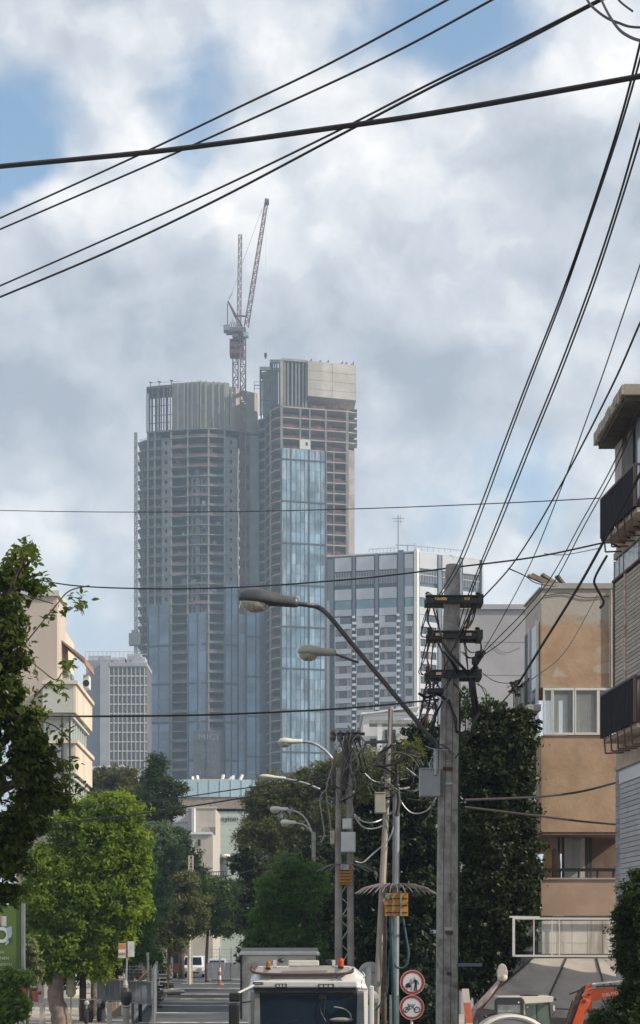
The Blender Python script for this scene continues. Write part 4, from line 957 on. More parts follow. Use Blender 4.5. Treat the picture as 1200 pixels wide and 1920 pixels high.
# ---------------------------------------------------------------- shuttered house at the right edge
def shutter_house():
    K = 7.77+.091*42
    Yp = lambda px: K/((px-600)/F+.091)
    xw = lambda Y: K-.091*Y
    T = thing('shuttered_house', 'pale house with slatted shutters and black balconies at the right edge', 'building', (9.5, 38, 0))
    z = lambda py: ZZ(py, 42)
    wallm = mat('stone_wall', (.46, .38, .30), .9, var=.1, scale=1.5, bump=.2, stain_sheen=(.34, .26, .2), stain_sheen_s=1.2, streak=True)
    low = mat('lower_wall', (.40, .39, .39), .9, var=.1, scale=1.5, bump=.2)
    def q(px0, px1, py0, py1, out, t, name, m, par=None):
        """slab on the street wall between two columns of the wall; out = how far proud of the wall"""
        ya, yb = Yp(px0), Yp(px1)
        return MB().prism([(xw(ya)-out, ya), (xw(yb)-out, yb), (xw(yb)-out+t, yb), (xw(ya)-out+t, ya)], 'z', z(py1), z(py0)).build(name, m, par or T)
    def body(y0, y1, name, m): MB().prism([(xw(42), 42), (xw(39), 39), (xw(39)+5, 39), (xw(42)+5, 42)], 'z', z(y1), z(y0)).build(name, m, T)
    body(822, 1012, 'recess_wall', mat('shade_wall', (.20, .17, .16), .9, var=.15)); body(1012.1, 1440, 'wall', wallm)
    MB().prism([(xw(42), 42), (xw(39), 39), (xw(39)+5, 39), (xw(42)+5, 42)], 'z', 0, z(1440.2)).build('lower_wall', low, T)
    # roof slab
    MB().box(XX(1118, 42.3), 12, 38.4, 42.3, z(829), z(811)).build('roof_slab', mat('roof_conc', (.33, .28, .23), .9, var=.2, scale=2, bump=.4, stain_sheen=(.2, .17, .14), stain_sheen_s=2), T)
    e = MB()
    for k in range(12): Yk = 38.4+k*.32; e.box(XX(1118, 42.3)-.05-random.random()*.05, XX(1118, 42.3)-.003, Yk, Yk+.26, z(829)+random.uniform(-.05, .02), z(811)+random.uniform(-.02, .03))
    e.build('gutter_edge', mat('roof_edge', (.36, .31, .26), .9, var=.25, scale=3), T)
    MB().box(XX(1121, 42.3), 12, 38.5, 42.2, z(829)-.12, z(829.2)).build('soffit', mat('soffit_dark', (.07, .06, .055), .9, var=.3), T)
    q(1155.2, 1168, 833, 1012, .03, .3, 'corner_pier', mat('pier_pink', (.42, .35, .33), .8, var=.1, scale=2))
    q(1168.5, 1175, 833, 1000, .02, .1, 'door_frame', black_m); q(1176, 1190, 860, 1000, .05, .1, 'door_leaf', mat('leaf_brown', (.12, .11, .10), .8))
    q(1191, 1194, 833, 1000, .1, .1, 'door_frame', black_m); q(1194.5, 1205, 835, 1000, .04, .06, 'window', glassy('door_glass', (.4, .4, .42)))
    # balconies
    def balcony(pt, pb, label):
        Yf_, d = 41.5, 3.03; xf = XX(1127, Yf_)
        xn, yn = xf+.091*d, Yf_-d
        zt, zb3 = ZZ(pt, Yf_), ZZ(pb, Yf_)
        b = MB().prism([(xf, Yf_), (xn, yn), (xn+.03, yn), (xf+.03, Yf_)], 'z', zb3, zt).build('balcony_screen', mat('screen_navy', (.010, .010, .015), 1.0, var=.2, spec=.05), T)
        MB().bar((xf, Yf_, zt), (xn, yn, zt), .05).bar((xn, yn, zt), (xn+1.2, yn, zt), .05).bar((xf, Yf_, zt), (xf+.9, Yf_, zt), .05).bar((xf, Yf_, zb3), (xf, Yf_, zt), .05).bar((xn, yn, zb3), (xn, yn, zt), .06).build('balcony_rail', mat('rail_maroon', (.06, .02, .02), .5), T)
        for i in range(26):
            t = (i+.5)/26; x = xf+(xn-xf)*t-.012; y = Yf_+(yn-Yf_)*t; MB().bar((x, y, zb3), (x, y, zt), .02).build('baluster', mat('bar_dark', (.035, .033, .04), .6), T)
        bars = MB()
        for i in range(12): bars.bar((xf+.05+.07*i, Yf_, zb3), (xf+.05+.07*i, Yf_, zt), .018)
        for i in range(16): bars.bar((xn+.05+.08*i, yn, zb3), (xn+.05+.08*i, yn, zt), .02)
        bars.build('baluster', black_m, T)
        MB().prism([(xf+.06, Yf_), (xn+.06, yn+.02), (xn+1.3, yn+.02), (xf+1.0, Yf_)], 'z', zb3-.13, zb3-.02).build('balcony_floor', mat('roof_edge', (.36, .31, .26)), T)
        for k in range(5):
            br = MB()
            t = .1+k*.2; x = xf+(xn-xf)*t; y = Yf_+(yn-Yf_)*t
            br.bar((x, y, zb3-.02), (x+.03, y, zb3-.42-.02*k), .035).bar((x+.03, y, zb3-.42-.02*k), (x+.5, y, zb3-.40-.02*k), .035)
            br.build('bracket', mat('rust', (.11, .05, .035), .8, var=.3), T)
        return xf, xn, yn, zt, zb3
    balcony(937, 1010, 'u'); xf, xn, yn, zt, zb3 = balcony(1305, 1385, 'l')
    # brackets, bay with curtained glazing, slatted shutters
    for k in range(6):
        Yk = 41.6-k*.45; x = xw(Yk); MB().bar((x-.42, Yk, z(1018)), (x, Yk, z(1034)), .05).bar((x-.45, Yk, z(1012)), (x-.45, Yk, z(1022)), .09).build('bracket', mat('rust', (.11, .05, .035)), T)
    q(1156, 1210, 1040, 1052, .08, .1, 'ledge', mat('roof_edge', (.36, .31, .26)))
    for (a, b2) in ((1156, 1164), (1165, 1172), (1173.5, 1200)): q(a, b2, 1056, 1088, .05, .05, 'window', mat('curtained_glass', (.42, .44, .46), .25, var=.35, scale=7))
    for a in (1155.3, 1164.3, 1172.2): q(a, a+1, 1054, 1090, .07, .06, 'window_frame', galv)
    q(1155.5, 1215, 1090, 1094, .12, .14, 'shutter_box', mat('rust', (.11, .05, .035)))
    slat = mat('slat_beige', (.40, .35, .29), .8, var=.12, scale=3, rnd=.14)
    for (a, b2, y0, y1) in ((1158.5, 1176, 1097, 1298), (1180, 1206, 1097, 1298)):
        q(a, b2, y0, y1, .02, .015, 'shutter_back', black_m)
        n = int((y1-y0)/7.4)
        for i in range(n):
            ya, yb = Yp(a), Yp(b2); zc = z(y0+7.4*(i+.5)); h = .043
            MB().prism([(xw(ya)-.075, ya), (xw(yb)-.075, yb), (xw(yb)-.03, yb), (xw(ya)-.03, ya)], 'z', zc-h, zc+h).build('slat', slat, T)
    q(1176.5, 1179.5, 1094, 1300, .10, .08, 'shutter_post', mat('post_rust', (.50, .40, .27), .8, var=.35, scale=6, stain_sheen=(.2, .1, .06), stain_sheen_s=5)); q(1155.4, 1158, 1094, 1300, .09, .08, 'shutter_post', mat('rust', (.11, .05, .035)))
    # lower part: stone band, lintel and roller shutter
    q(1155.3, 1215, 1440, 1446, .06, .08, 'ledge', wallm)
    q(1165, 1215, 1452, 1474, .06, .08, 'shutter_box', white_w)
    for i in range(20):
        ya, yb = Yp(1166), Yp(1212); zc = z(1480+9.2*i); MB().prism([(xw(ya)-.05, ya), (xw(yb)-.05, yb), (xw(yb)-.01, yb), (xw(ya)-.01, ya)], 'z', zc-.055, zc+.055).build('slat', mat('slat_grey', (.42, .42, .43), .7, var=.08, rnd=.08), T)
    for i in range(30): q(1155.3, 1163.5, 1450+8*i, 1457+8*i, .015+.006*(i % 2), .02, 'brick', mat('grey_brick', (.33, .33, .34), .9, var=.15, rnd=.12))
    # plant in the lower balcony
    p = thing('potted_plant', 'small yellow flowering plant behind the lower black balcony rail', 'plant', (xf+.35, 40.0, zb3))
    MB().lathe((xf+.35, 40.0, zb3), [(.1, 0), (.14, .25)], 10).build('pot', mat('pot_red', (.35, .06, .04), .6), p)
    return T
shutter_house()
# ---------------------------------------------------------------- smooth curve helper and cables
def cable(px, Y0, Y1, r, label, group='overhead cables crossing the street', name='overhead_cable', m=None, cat='cable'):
    L = [0]
    for a, b2 in zip(px, px[1:]): L.append(L[-1]+math.hypot(b2[0]-a[0], b2[1]-a[1]))
    pts = [P(x, y, 1/((1-l/L[-1])/Y0+(l/L[-1])/Y1)) for (x, y), l in zip(px, L)]
    pts = smooth(pts, 7)
    out = lambda p: p[0] < -15 or p[0] > 1205 or p[1] < -5           # the run goes on beyond the picture edge
    if out(px[0]): d = (pts[0]-pts[1]).normalized(); pts = [pts[0]+d*24-Vector((0, 0, .5)), pts[0]+d*10-Vector((0, 0, .1))]+pts
    if out(px[-1]):
        d = (pts[-1]-pts[-2]).normalized()
        if d.z < -.1: d = Vector((d.x+.5, d.y*.3, .12)).normalized()
        pts = pts+[pts[-1]+d*10-Vector((0, 0, .1)), pts[-1]+d*24-Vector((0, 0, .5))]
    o = MB().tube(pts, r, 6).build(name, m or rubber, None); tag(o, label, cat, group); return o
cable([(-60, 319), (0, 312), (150, 298), (300, 283), (450, 264), (600, 243), (750, 222), (900, 197), (1050, 170), (1200, 143), (1280, 127)], 13, 11, .019, 'thickest black cable, the heavy one sweeping across the whole sky')
cable([(-60, 436), (0, 409), (240, 300), (450, 200), (620, 118), (838, 0), (900, -35)], 25, 17, .013, 'uppermost thin cable in the sky, leaving the top edge first')
cable([(-60, 455), (0, 430), (250, 322), (380, 264), (600, 165), (760, 88), (922, 0), (1000, -42)], 25, 17, .013, 'second thin sky cable from the top, just below the uppermost')
cable([(-60, 562), (0, 536), (200, 448), (400, 358), (620, 252), (800, 160), (960, 82), (1122, 0), (1200, -42)], 24, 15, .012, 'upper of the two lower sky cables that nearly meet at top right')
cable([(-60, 582), (0, 557), (200, 473), (400, 378), (640, 252), (800, 168), (960, 88), (1126, 1), (1200, -36)], 24, 15.2, .014, 'lower of the two lower sky cables that nearly meet at top right')
cable([(1096, -8), (1110, 12), (1135, 32), (1160, 43), (1190, 51), (1260, 50)], 15, 13, .011, 'drooping loop of cable at top right, the shallower one')
cable([(1122, -12), (1140, 25), (1158, 52), (1175, 66), (1200, 76), (1250, 84)], 15, 12, .012, 'drooping loop of cable at top right, the deeper one')
cable([(1150, -12), (1165, 5), (1186, 21)], 15, 14.5, .009, 'short loose cable end at the top right corner')
cable([(1212, 20), (1200, 82), (1160, 235), (1100, 420), (1050, 560), (994, 702), (945, 830), (900, 950), (855, 1062), (815, 1128)], 13, 29.7, .011, 'left cable of the first pair rising steeply from the pole to the top right')
cable([(1220, 30), (1203, 100), (1163, 240), (1103, 420), (1054, 560), (999, 702), (950, 832), (905, 955), (862, 1062), (822, 1125)], 13, 29.9, .010, 'right cable of the first pair rising steeply from the pole to the top right')
cable([(1216, 180), (1200, 235), (1155, 390), (1105, 540), (1044, 702), (990, 835), (935, 972), (880, 1110), (860, 1175)], 14, 29.6, .011, 'left cable of the second steep pair above the pole')
cable([(1222, 190), (1204, 250), (1160, 392), (1111, 540), (1050, 702), (996, 835), (940, 976), (888, 1100), (868, 1170), (800, 1330)], 14, 29.9, .010, 'right cable of the second steep pair above the pole')
cable([(1222, 430), (1200, 497), (1165, 600), (1131, 700), (1100, 786), (1060, 895), (997, 1052), (940, 1162), (905, 1222)], 17, 29.5, .008, 'thin cable crossing behind the thicker one right of the pole')
cable([(1222, 565), (1200, 606), (1159, 700), (1112, 795), (1066, 883), (1034, 941), (997, 1004), (954, 1067), (904, 1122)], 17, 29.4, .013, 'thicker knotted cable ending on the top crossarm right end')
cable([(1222, 720), (1200, 760), (1146, 878), (1089, 981), (1034, 1081), (983, 1146), (940, 1190), (908, 1222)], 19, 29.5, .009, 'upper of the close pair passing in front of the plank pile')
cable([(1222, 740), (1200, 778), (1150, 886), (1092, 992), (1040, 1090), (985, 1158), (945, 1200), (910, 1226)], 19, 29.6, .009, 'lower of the close pair passing in front of the plank pile')
cable([(1240, 818), (1200, 889), (1165, 955), (1132, 1015), (1094, 1084), (1054, 1150), (1015, 1212), (972, 1282)], 20, 28, .023, 'heavy cable running from upper right down to the leaf clump')
cable([(972, 1282), (930, 1330), (880, 1385), (840, 1440), (790, 1500)], 28, 31, .012, 'cable going on down left from the leaf clump past the pole')
cable([(1138, 1042), (1115, 1085), (1120, 1105), (1132, 1128), (1125, 1140)], 30, 31, .025, 'short thick bent cable hanging at the shuttered house corner')
cable([(-40, 955), (0, 957), (200, 960), (450, 959), (700, 953), (950, 943), (1125, 934)], 60, 41.4, .014, 'highest of the level cables, passing across the towers to the balcony')
cable([(58, 1085), (150, 1099), (300, 1104), (450, 1101), (600, 1091), (720, 1080), (850, 1064), (1000, 1045), (1130, 1018)], 50, 40, .022, 'level cable touching the pole top and running to the balcony')
cable([(1020, 1038), (1060, 1040), (1128, 1027)], 41, 41, .010, 'short slack line just under the cable at the upper balcony')
cable([(-40, 1341), (0, 1342), (200, 1343), (400, 1340), (600, 1331), (720, 1322), (822, 1311)], 24, 29.7, .017, 'black level cable across the tower foot to the pole')
cable([(-30, 1275), (150, 1512), (300, 1500), (450, 1479), (550, 1465), (636, 1451)][1:], 60, 46, .02, 'upper of two cables sloping over the left trees to the middle poles')
cable([(94, 1544), (262, 1526), (450, 1497), (560, 1478), (636, 1455)], 55, 46, .025, 'lower of two cables sloping over the left trees to the middle poles')
cable([(330, 1660), (400, 1648), (480, 1630), (560, 1605)], 80, 62, .02, 'dark cable low over the street trees')
cable([(870, 1500), (1010, 1494), (1090, 1484), (1157, 1467)], 34, 43, .030, 'upper dark cable across the orange wall')
cable([(870, 1513), (1010, 1530), (1090, 1540), (1157, 1546)], 34, 43, .028, 'lower dark cable across the orange wall')
cable([(1120, 1115), (1080, 1190), (1048, 1235), (1005, 1268), (960, 1300)], 40, 30, .010, 'wavy thin line down the orange wall to the leaf clump')
cable([(905, 1262), (925, 1276), (950, 1281), (972, 1276)], 29.8, 28.2, .007, 'thin wire from the lowest crossarm to the leaf clump')
cable([(954, 1066), (985, 1080), (1005, 1093), (1040, 1100)], 29, 45, .012, 'stay wire from the knotted cable to the plank pile')

# ---------------------------------------------------------------- the big concrete pole
Yp0 = 30.0
T = thing('utility_pole', 'tall round concrete utility pole with three crossarms in the foreground', 'utility pole', (XX(837, Yp0), Yp0, 0))
conc_pole = mat('pole_concrete', (.31, .295, .27), .9, var=.22, scale=7, bump=.5, bscale=25, stain_sheen=(.12, .10, .085), stain_sheen_s=2.3)
pts = [(XX(837, Yp0), Yp0, 0), P(839, 1600, Yp0), P(842, 1400, Yp0), P(846, 1180, Yp0), P(849, 1072, Yp0), P(849, 1062, Yp0), P(849, 1058, Yp0)]
MB().tube(smooth(pts, 5), [.215+(.125-.215)*min(1, i/24) if i < 26 else (.11 if i < 29 else .05) for i in range(31)], 20).build('shaft', conc_pole, T, smooth=True)
for (py, c) in ((1378, 842), (1500, 841), (1568, 840), (1726, 838), (1214, 845)):
    r = (36-10*(1785-py)/720)/200+.006
    MB().lathe(P(c, py, Yp0), [(r, -.035), (r+.006, -.03), (r+.006, .03), (r, .035)], 20).build('steel_band', black_m, T)
arm_m = mat('arm_green', (.035, .045, .045), .6, .2, var=.25, scale=8, stain_sheen=(.08, .06, .04), stain_sheen_s=8)
slot_m = mat('sunlit_slot_amber', (.75, .42, .10), .4, var=.15, scale=20)
slot_w = mat('sunlit_slot_pale', (.70, .52, .36), .4, var=.15, scale=20)
for k, (pya, x0, x1, slots) in enumerate([(1128, 797, 902, ((825, 11, slot_m), (874, 5, slot_m))), (1194, 800, 901, ((822, 7, slot_w), (876, 6, slot_w))), (1267, 797, 899, ((822, 6, slot_w),))]):
    A = MB(); z = ZZ(pya, Yp0)
    for yy in (Yp0-.22, Yp0+.17):
        A.box(XX(x0, Yp0), XX(x1, Yp0), yy, yy+.05, z-.05, z+.05).box(XX(x0, Yp0), XX(x1, Yp0), yy-.03, yy+.07, z+.05, z+.072).box(XX(x0, Yp0), XX(x1, Yp0), yy-.03, yy+.07, z-.072, z-.05)
    a = A.build('crossarm', arm_m, T)
    for (sp, w, sm_) in slots:
        MB().box(XX(sp-w, Yp0), XX(sp+w, Yp0), Yp0-.245, Yp0-.222, z-.026, z+.026).build('sunlit_slot', sm_, a)  # plates carry the sunlit tone of slots seen between the channels
    for sp in (x0+5, x1-6):
        MB().lathe(P(sp, pya-8, Yp0-.05), [(.03, 0), (.055, .02), (.035, .05), (.055, .07), (.03, .10)], 10).build('insulator', mat('porcelain_brown', (.07, .045, .04), .3, var=.1), a)
    if k == 0: MB().ball(P(x0+8, 1117, Yp0-.1), .07, .07, .05).build('insulator', mat('porcelain_pink', (.42, .3, .26), .4), a)
    MB().box(XX(x1-8, Yp0), XX(x1+2, Yp0), Yp0-.26, Yp0+.24, z-.085, z+.085).build('end_bracket', arm_m, a)
# dangling jumper cables round the pole
random.seed(11)
jm_red = mat('jumper_brown', (.16, .085, .07), .6, var=.3, scale=6)
def jumper(pl, r, m, Y=Yp0-.3, par=None, name='jumper_cable', jy=.12):
    pts = [P(x, y, Y+random.uniform(-jy, jy)) for x, y in pl]; return MB().tube(smooth(pts, 5), r, 5).build(name, m, par or T)
J = [([(803, 1136), (796, 1165), (789, 1190), (799, 1195)], .010, 0), ([(806, 1140), (802, 1165), (812, 1185), (806, 1196)], .014, 1), ([(812, 1138), (818, 1160), (826, 1185), (830, 1195)], .016, 1),
     ([(800, 1204), (792, 1235), (789, 1260), (800, 1268)], .010, 0), ([(804, 1204), (800, 1230), (806, 1255), (800, 1262)], .012, 1), ([(812, 1203), (810, 1230), (808, 1258)], .010, 1), ([(822, 1203), (832, 1235), (833, 1262)], .013, 1),
     ([(800, 1275), (797, 1300), (790, 1325), (786, 1350)], .014, 1), ([(806, 1275), (806, 1310), (800, 1345), (795, 1372)], .018, 1), ([(815, 1275), (812, 1300), (818, 1330), (812, 1372), (818, 1395)], .022, 0),
     ([(818, 1278), (828, 1292), (842, 1275), (850, 1262)], .010, 0), ([(786, 1350), (790, 1330), (806, 1318), (814, 1340), (800, 1362), (788, 1352)], .008, 0), ([(812, 1282), (800, 1290), (797, 1310), (812, 1330)], .010, 1),
     ([(890, 1136), (882, 1150), (876, 1170), (870, 1200)], .014, 0), ([(885, 1138), (874, 1165), (862, 1190), (852, 1215)], .012, 0), ([(893, 1136), (888, 1160), (880, 1175)], .012, 0),
     ([(828, 1202), (842, 1222), (862, 1245), (880, 1268), (884, 1300), (892, 1340)], .026, 0), ([(832, 1222), (846, 1240), (858, 1262)], .018, 0), ([(870, 1203), (874, 1232), (878, 1262)], .010, 0),
     ([(901, 1203), (901, 1220), (893, 1232), (885, 1262)], .010, 0), ([(908, 1222), (898, 1238), (890, 1250), (884, 1256)], .03, 0), ([(872, 1206), (880, 1222), (896, 1222), (905, 1218)], .008, 0),
     ([(868, 1222), (880, 1233), (896, 1230)], .009, 0), ([(888, 1278), (892, 1310), (897, 1335), (890, 1350), (884, 1372)], .03, 0), ([(880, 1278), (882, 1300), (888, 1330), (890, 1345)], .016, 0),
     ([(895, 1280), (905, 1292), (912, 1312), (910, 1330)], .008, 0), ([(850, 1280), (868, 1300), (884, 1330)], .009, 0), ([(785, 1300), (800, 1308), (820, 1302), (835, 1312)], .024, 0),
     ([(820, 1312), (806, 1330), (788, 1360), (780, 1378)], .013, 1), ([(830, 1315), (818, 1340), (812, 1370), (815, 1400), (830, 1404)], .016, 0), ([(842, 1312), (852, 1350), (858, 1372), (880, 1372)], .018, 0),
     ([(812, 1418), (806, 1432), (808, 1446)], .010, 2), ([(840, 1406), (812, 1404), (800, 1400)], .008, 2), ([(848, 1415), (830, 1398), (822, 1396)], .008, 0)]
for pl, r, c in J:
    jumper(pl, r*1.15, (rubber, jm_red, galv)[c])
    if r < .02: jumper([(x+random.uniform(-5, 5), y+random.uniform(-3, 3)) for x, y in pl], r*.8, (rubber, rubber, galv)[c])
for sx2 in (-.09, .06): MB().tube([P(849+sx2*60, 1075, Yp0-.108), P(845+sx2*80, 1300, Yp0-.165), P(840+sx2*90, 1600, Yp0-.188), (XX(837, Yp0)+sx2, Yp0-.212, .05)], .006, 4).build('mould_seam', mat('seam_dark', (.12, .11, .10), .9), T)
for k in range(7):
    z0 = random.uniform(1240, 1860); MB().box(XX(828+random.uniform(0, 14), Yp0), XX(834+random.uniform(10, 14), Yp0), Yp0-.222+(1785-z0)*.0001-.01, Yp0-.19, ZZ(z0+random.uniform(3, 7), Yp0), ZZ(z0, Yp0)).build('nail_plate', random.choice((galv, dark, mat('rust', (.11, .05, .035)))), T)
MB().box(XX(799, Yp0), XX(829, Yp0), Yp0-.42, Yp0-.2, ZZ(1305, Yp0), ZZ(1297, Yp0)).build('splice_tray', black_m, T)
MB().ball(P(899, 1228, Yp0-.3), .09, .07, .07).ball(P(891, 1240, Yp0-.32), .07, .06, .1).build('splice_joint', rubber, T)
MB().tube([P(876, 1178, Yp0-.3), P(880, 1164, Yp0-.3)], .035, 8).build('splice_tube', mat('orange_tube', (.45, .18, .08), .5), T)
c = thing('leaf_clump', 'dry dark leaf clump caught where two cables meet', 'leaf clump', P(968, 1300, 28))
random.seed(2); mbl = MB()
for k in range(70):
    p = P(968+random.gauss(0, 7), 1288+random.gauss(0, 7), 28+random.gauss(0, .06)); d = Vector([random.uniform(-1, 1) for _ in range(3)]).normalized()*.05; e = Vector([random.uniform(-1, 1) for _ in range(3)]).normalized()*.03
    mbl.add([p-d, p+e, p+d, p-e], [(0, 1, 2, 3)])
mbl.build('leaves', mat('dry_leaf', (.05, .04, .025), .8, var=.4), c)
# plates and side bracket on the pole
MB().box(XX(818, Yp0), XX(830, Yp0), Yp0-.1, Yp0+.1, ZZ(1812, Yp0), ZZ(1805, Yp0)).box(XX(856, Yp0), XX(903, Yp0), Yp0-.08, Yp0+.08, ZZ(1812, Yp0), ZZ(1806, Yp0)).build('side_bracket', mat('blue_grey', (.13, .17, .22), .5, .3), T)
MB().tube([P(861, 1300, Yp0+.05), P(860, 1500, Yp0+.05), P(858, 1700, Yp0+.05), P(857, 1940, Yp0)], .035, 6).build('conduit', black_m, T)
# grey metal box strapped on
bxo = MB().box(XX(785, Yp0), XX(823, Yp0), Yp0-.32, Yp0-.1, ZZ(1496, Yp0), ZZ(1446, Yp0)).box(XX(784, Yp0), XX(824, Yp0), Yp0-.335, Yp0-.09, ZZ(1446, Yp0), ZZ(1443.5, Yp0))
tag(bxo.build('junction_box', mat('box_grey', (.30, .32, .33), .5, .2, var=.08), None, bevel=.01), 'grey metal junction box strapped to the left of the foreground pole', 'junction box')

# ---------------------------------------------------------------- street lamps
def lamp_head(T, p_tail, p_nose, w, h, m, gm, name='lamp_head'):
    """cobra head luminaire: housing along tail -> nose with a glass bowl under the nose half"""
    a, b2 = Vector(p_tail), Vector(p_nose); L = (b2-a).length; d = (b2-a).normalized(); up = Vector((0, 0, 1)); up = (up-d*up.dot(d)).normalized(); r = d.cross(up)
    prof = [(0, .30, .36, .40), (.06, .42, .45, .5), (.4, .62, .5, .62), (.5, .85, .62, .72), (.72, 1.0, .72, .78), (.9, .82, .6, .6), (.98, .5, .35, .38), (1.0, .2, .1, .15)]
    vs = []; fs = []; n = 14
    for (t, ww, hu, hd) in prof:
        c = a+d*L*t
        for j in range(n):
            th = 2*math.pi*j/n; x, z = math.cos(th), math.sin(th)
            vs.append(c+r*x*ww*w/2+up*z*(hu if z > 0 else hd*.45)*h)
    for i in range(len(prof)-1):
        for j in range(n): fs.append((i*n+j, i*n+(j+1) % n, (i+1)*n+(j+1) % n, (i+1)*n+j))
    fs += [tuple(range(n-1, -1, -1)), tuple((len(prof)-1)*n+j for j in range(n))]
    hd_ = MB().add(vs, fs).build(name, m, T, smooth=True)
    vs = []; fs = []; m2 = 6
    c = a+d*L*.72-up*h*.2
    for i in range(m2+1):
        ph = math.pi/2*i/m2
        for j in range(n):
            th = 2*math.pi*j/n; vs.append(c+d*math.cos(th)*math.cos(ph)*L*.25+r*math.sin(th)*math.cos(ph)*w*.42-up*math.sin(ph)*h*.62)
    for i in range(m2):
        for j in range(n): fs.append((i*n+j, (i+1)*n+j, (i+1)*n+(j+1) % n, i*n+(j+1) % n))
    MB().add(vs, fs).build('glass_bowl', gm, hd_, smooth=True)
    return hd_
bowl = mat('lamp_bowl', (.34, .32, .24), .15, 0, var=.3, scale=14, spec=.8, coat=.8)
dark_lamp = mat('lamp_dark', (.075, .075, .08), .45, .3, var=.15, scale=9)
beige_lamp = mat('lamp_beige', (.36, .34, .29), .5, .1, var=.1, scale=9)
T = thing('street_lamp', 'double street lamp on a long slanting arm bolted to the foreground pole', 'street lamp', P(820, 1450, 29.6))
arm = [P(818, 1450, 29.7), P(818, 1400, 29.7), P(800, 1375, 29.6), P(750, 1315, 29.5), P(700, 1255, 29.4), P(650, 1195, 29.3), P(617, 1155, 29.2), P(597, 1139, 29.2), P(575, 1134, 29.1), P(552, 1131.5, 29.1)]
MB().tube(smooth(arm, 6), .046, 10).build('arm', mat('arm_paint', (.10, .095, .105), .45, .4, var=.15, scale=10), T, smooth=True)
MB().tube([P(818, 1404, 29.7), P(817, 1454, 29.7)], .05, 10).build('sleeve', galv, T)
lamp_head(T, P(559, 1133, 29.1), P(447, 1121, 29.1), .34, .29, dark_lamp, bowl)
MB().tube(smooth([P(672, 1221+21, 29.3), P(655, 1236, 29.25), P(628, 1226, 29.2)], 4), .024, 8).build('short_arm', mat('arm_paint', (.1, .1, .1)), T)
lamp_head(T, P(630, 1226, 29.2), P(558, 1222, 29.2), .27, .20, beige_lamp, bowl)
def small_lamp(label, Y, tail, nose, armpts, pole=None, w=.3, h=.16, m=None):
    T = thing('street_lamp', label, 'street lamp', (XX(armpts[-1][0], Y), Y, ZZ(armpts[-1][1], Y)) if not pole else (XX(pole[0], Y), Y, gz(Y)), 'street lamps down the right side of the street')
    MB().tube(smooth([P(x, y, Y) for x, y in armpts], 5), .042, 8).build('arm', galv, T, smooth=True)
    lamp_head(T, P(*tail, Y), P(*nose, Y), w, h, m or mat('lamp_pale', (.52, .50, .45), .5, var=.1), bowl)
    if pole: MB().tube([P(pole[0], pole[1], Y), (XX(pole[0], Y), Y, gz(Y))], .1, 8).build('pole', mat('pole_concrete', (.3, .3, .3)), T)
small_lamp('pale street lamp just left of the tangled middle poles', 47, (567, 1391), (521, 1392), [(626, 1426), (612, 1410), (596, 1398), (580, 1392), (564, 1391)], w=.30, h=.19)
small_lamp('pale lamp head resting against the tree tops, long and low', 62, (536, 1460), (486, 1456), [(600, 1480), (570, 1468), (534, 1460)], w=.32, h=.16)
small_lamp('far street lamp, upper of two on one thin pole', 78, (541, 1518), (506, 1518), [(586, 1565), (580, 1548), (570, 1532), (556, 1522), (538, 1518)], pole=(588, 1560), w=.34, h=.24)
small_lamp('far street lamp, lower of two beside the thin pole', 76, (555, 1543), (526, 1543), [(586, 1562), (575, 1550), (565, 1545), (553, 1543)], w=.34, h=.24)
small_lamp('farthest small street lamp above the bright green tree', 100, (526, 1580), (500, 1580), [(552, 1606), (548, 1595), (540, 1586), (524, 1580)], pole=(552, 1602), w=.4, h=.24)

# ---------------------------------------------------------------- middle twin poles with boxes and tangled cables
Ym = 45.0
T = thing('twin_pole', 'weathered twin utility pole with tangled cables in front of the trees', 'utility pole', (XX(645, Ym), Ym, 0))
mp = mat('pole_weathered', (.30, .28, .25), .9, var=.2, scale=3, bump=.3, stain_sheen=(.16, .14, .12), stain_sheen_s=1.5, streak=True)
MB().tube([(XX(634.5, Ym), Ym, 0), P(635, 1560, Ym), P(636, 1440, Ym)], [.12, .10, .09], 10).build('post', mp, T)
MB().tube([(XX(659, Ym), Ym+.1, 0), P(656, 1560, Ym), P(652, 1378, Ym)], [.10, .10, .11], 10).build('post', mp, T)
br = MB()
for i in range(6): y0 = 1650+44*i; br.bar(P(637, y0+30, Ym), P(656, y0, Ym), .03).bar(P(637, y0+30, Ym+.02), P(660, y0+52, Ym+.02), .025)
br.build('brace', galv, T)
top = MB().tube([P(652, 1382, Ym), P(648, 1440, Ym), P(645, 1480, Ym)], [.1, .16, .14], 8); top.build('cable_head', mat('dark_joint', (.06, .055, .05), .7, var=.3), T)
MB().bar(P(620, 1378, Ym), P(684, 1376, Ym), .08).bar(P(590, 1632, Ym), P(636, 1622, Ym), .05, .12).bar(P(660, 1622, Ym), P(700, 1628, Ym), .05, .12).build('crossarm', arm_m, T)
for p in (624, 638, 652, 662, 672): MB().lathe(P(p, 1384, Ym-.1), [(.05, -.1), (.1, 0), (.06, .1), (.09, .15), (.04, .22)], 8).build('insulator', mat('porcelain_brown', (.07, .045, .04)), T)
random.seed(21)
for k in range(20):
    x, y = random.uniform(620, 690), random.uniform(1378, 1420); x2, y2 = random.uniform(632, 662), random.uniform(1440, 1530)
    mid = ((x+x2)/2+random.uniform(-34, 34), (y+y2)/2+random.uniform(-20, 30))
    pts = [P(x, y, Ym-.3+random.uniform(-.4, .4)), P(*mid, Ym-.3+random.uniform(-.5, .3)), P(x2, y2, Ym-.25)]
    MB().tube(smooth(pts, 7), random.choice((.009, .012, .02)), 5).build('tangled_cable', random.choice((rubber, mat('cable_dull', (.10, .095, .09), .6), mat('cable_grey', (.22, .21, .20), .6), jm_red)), T)
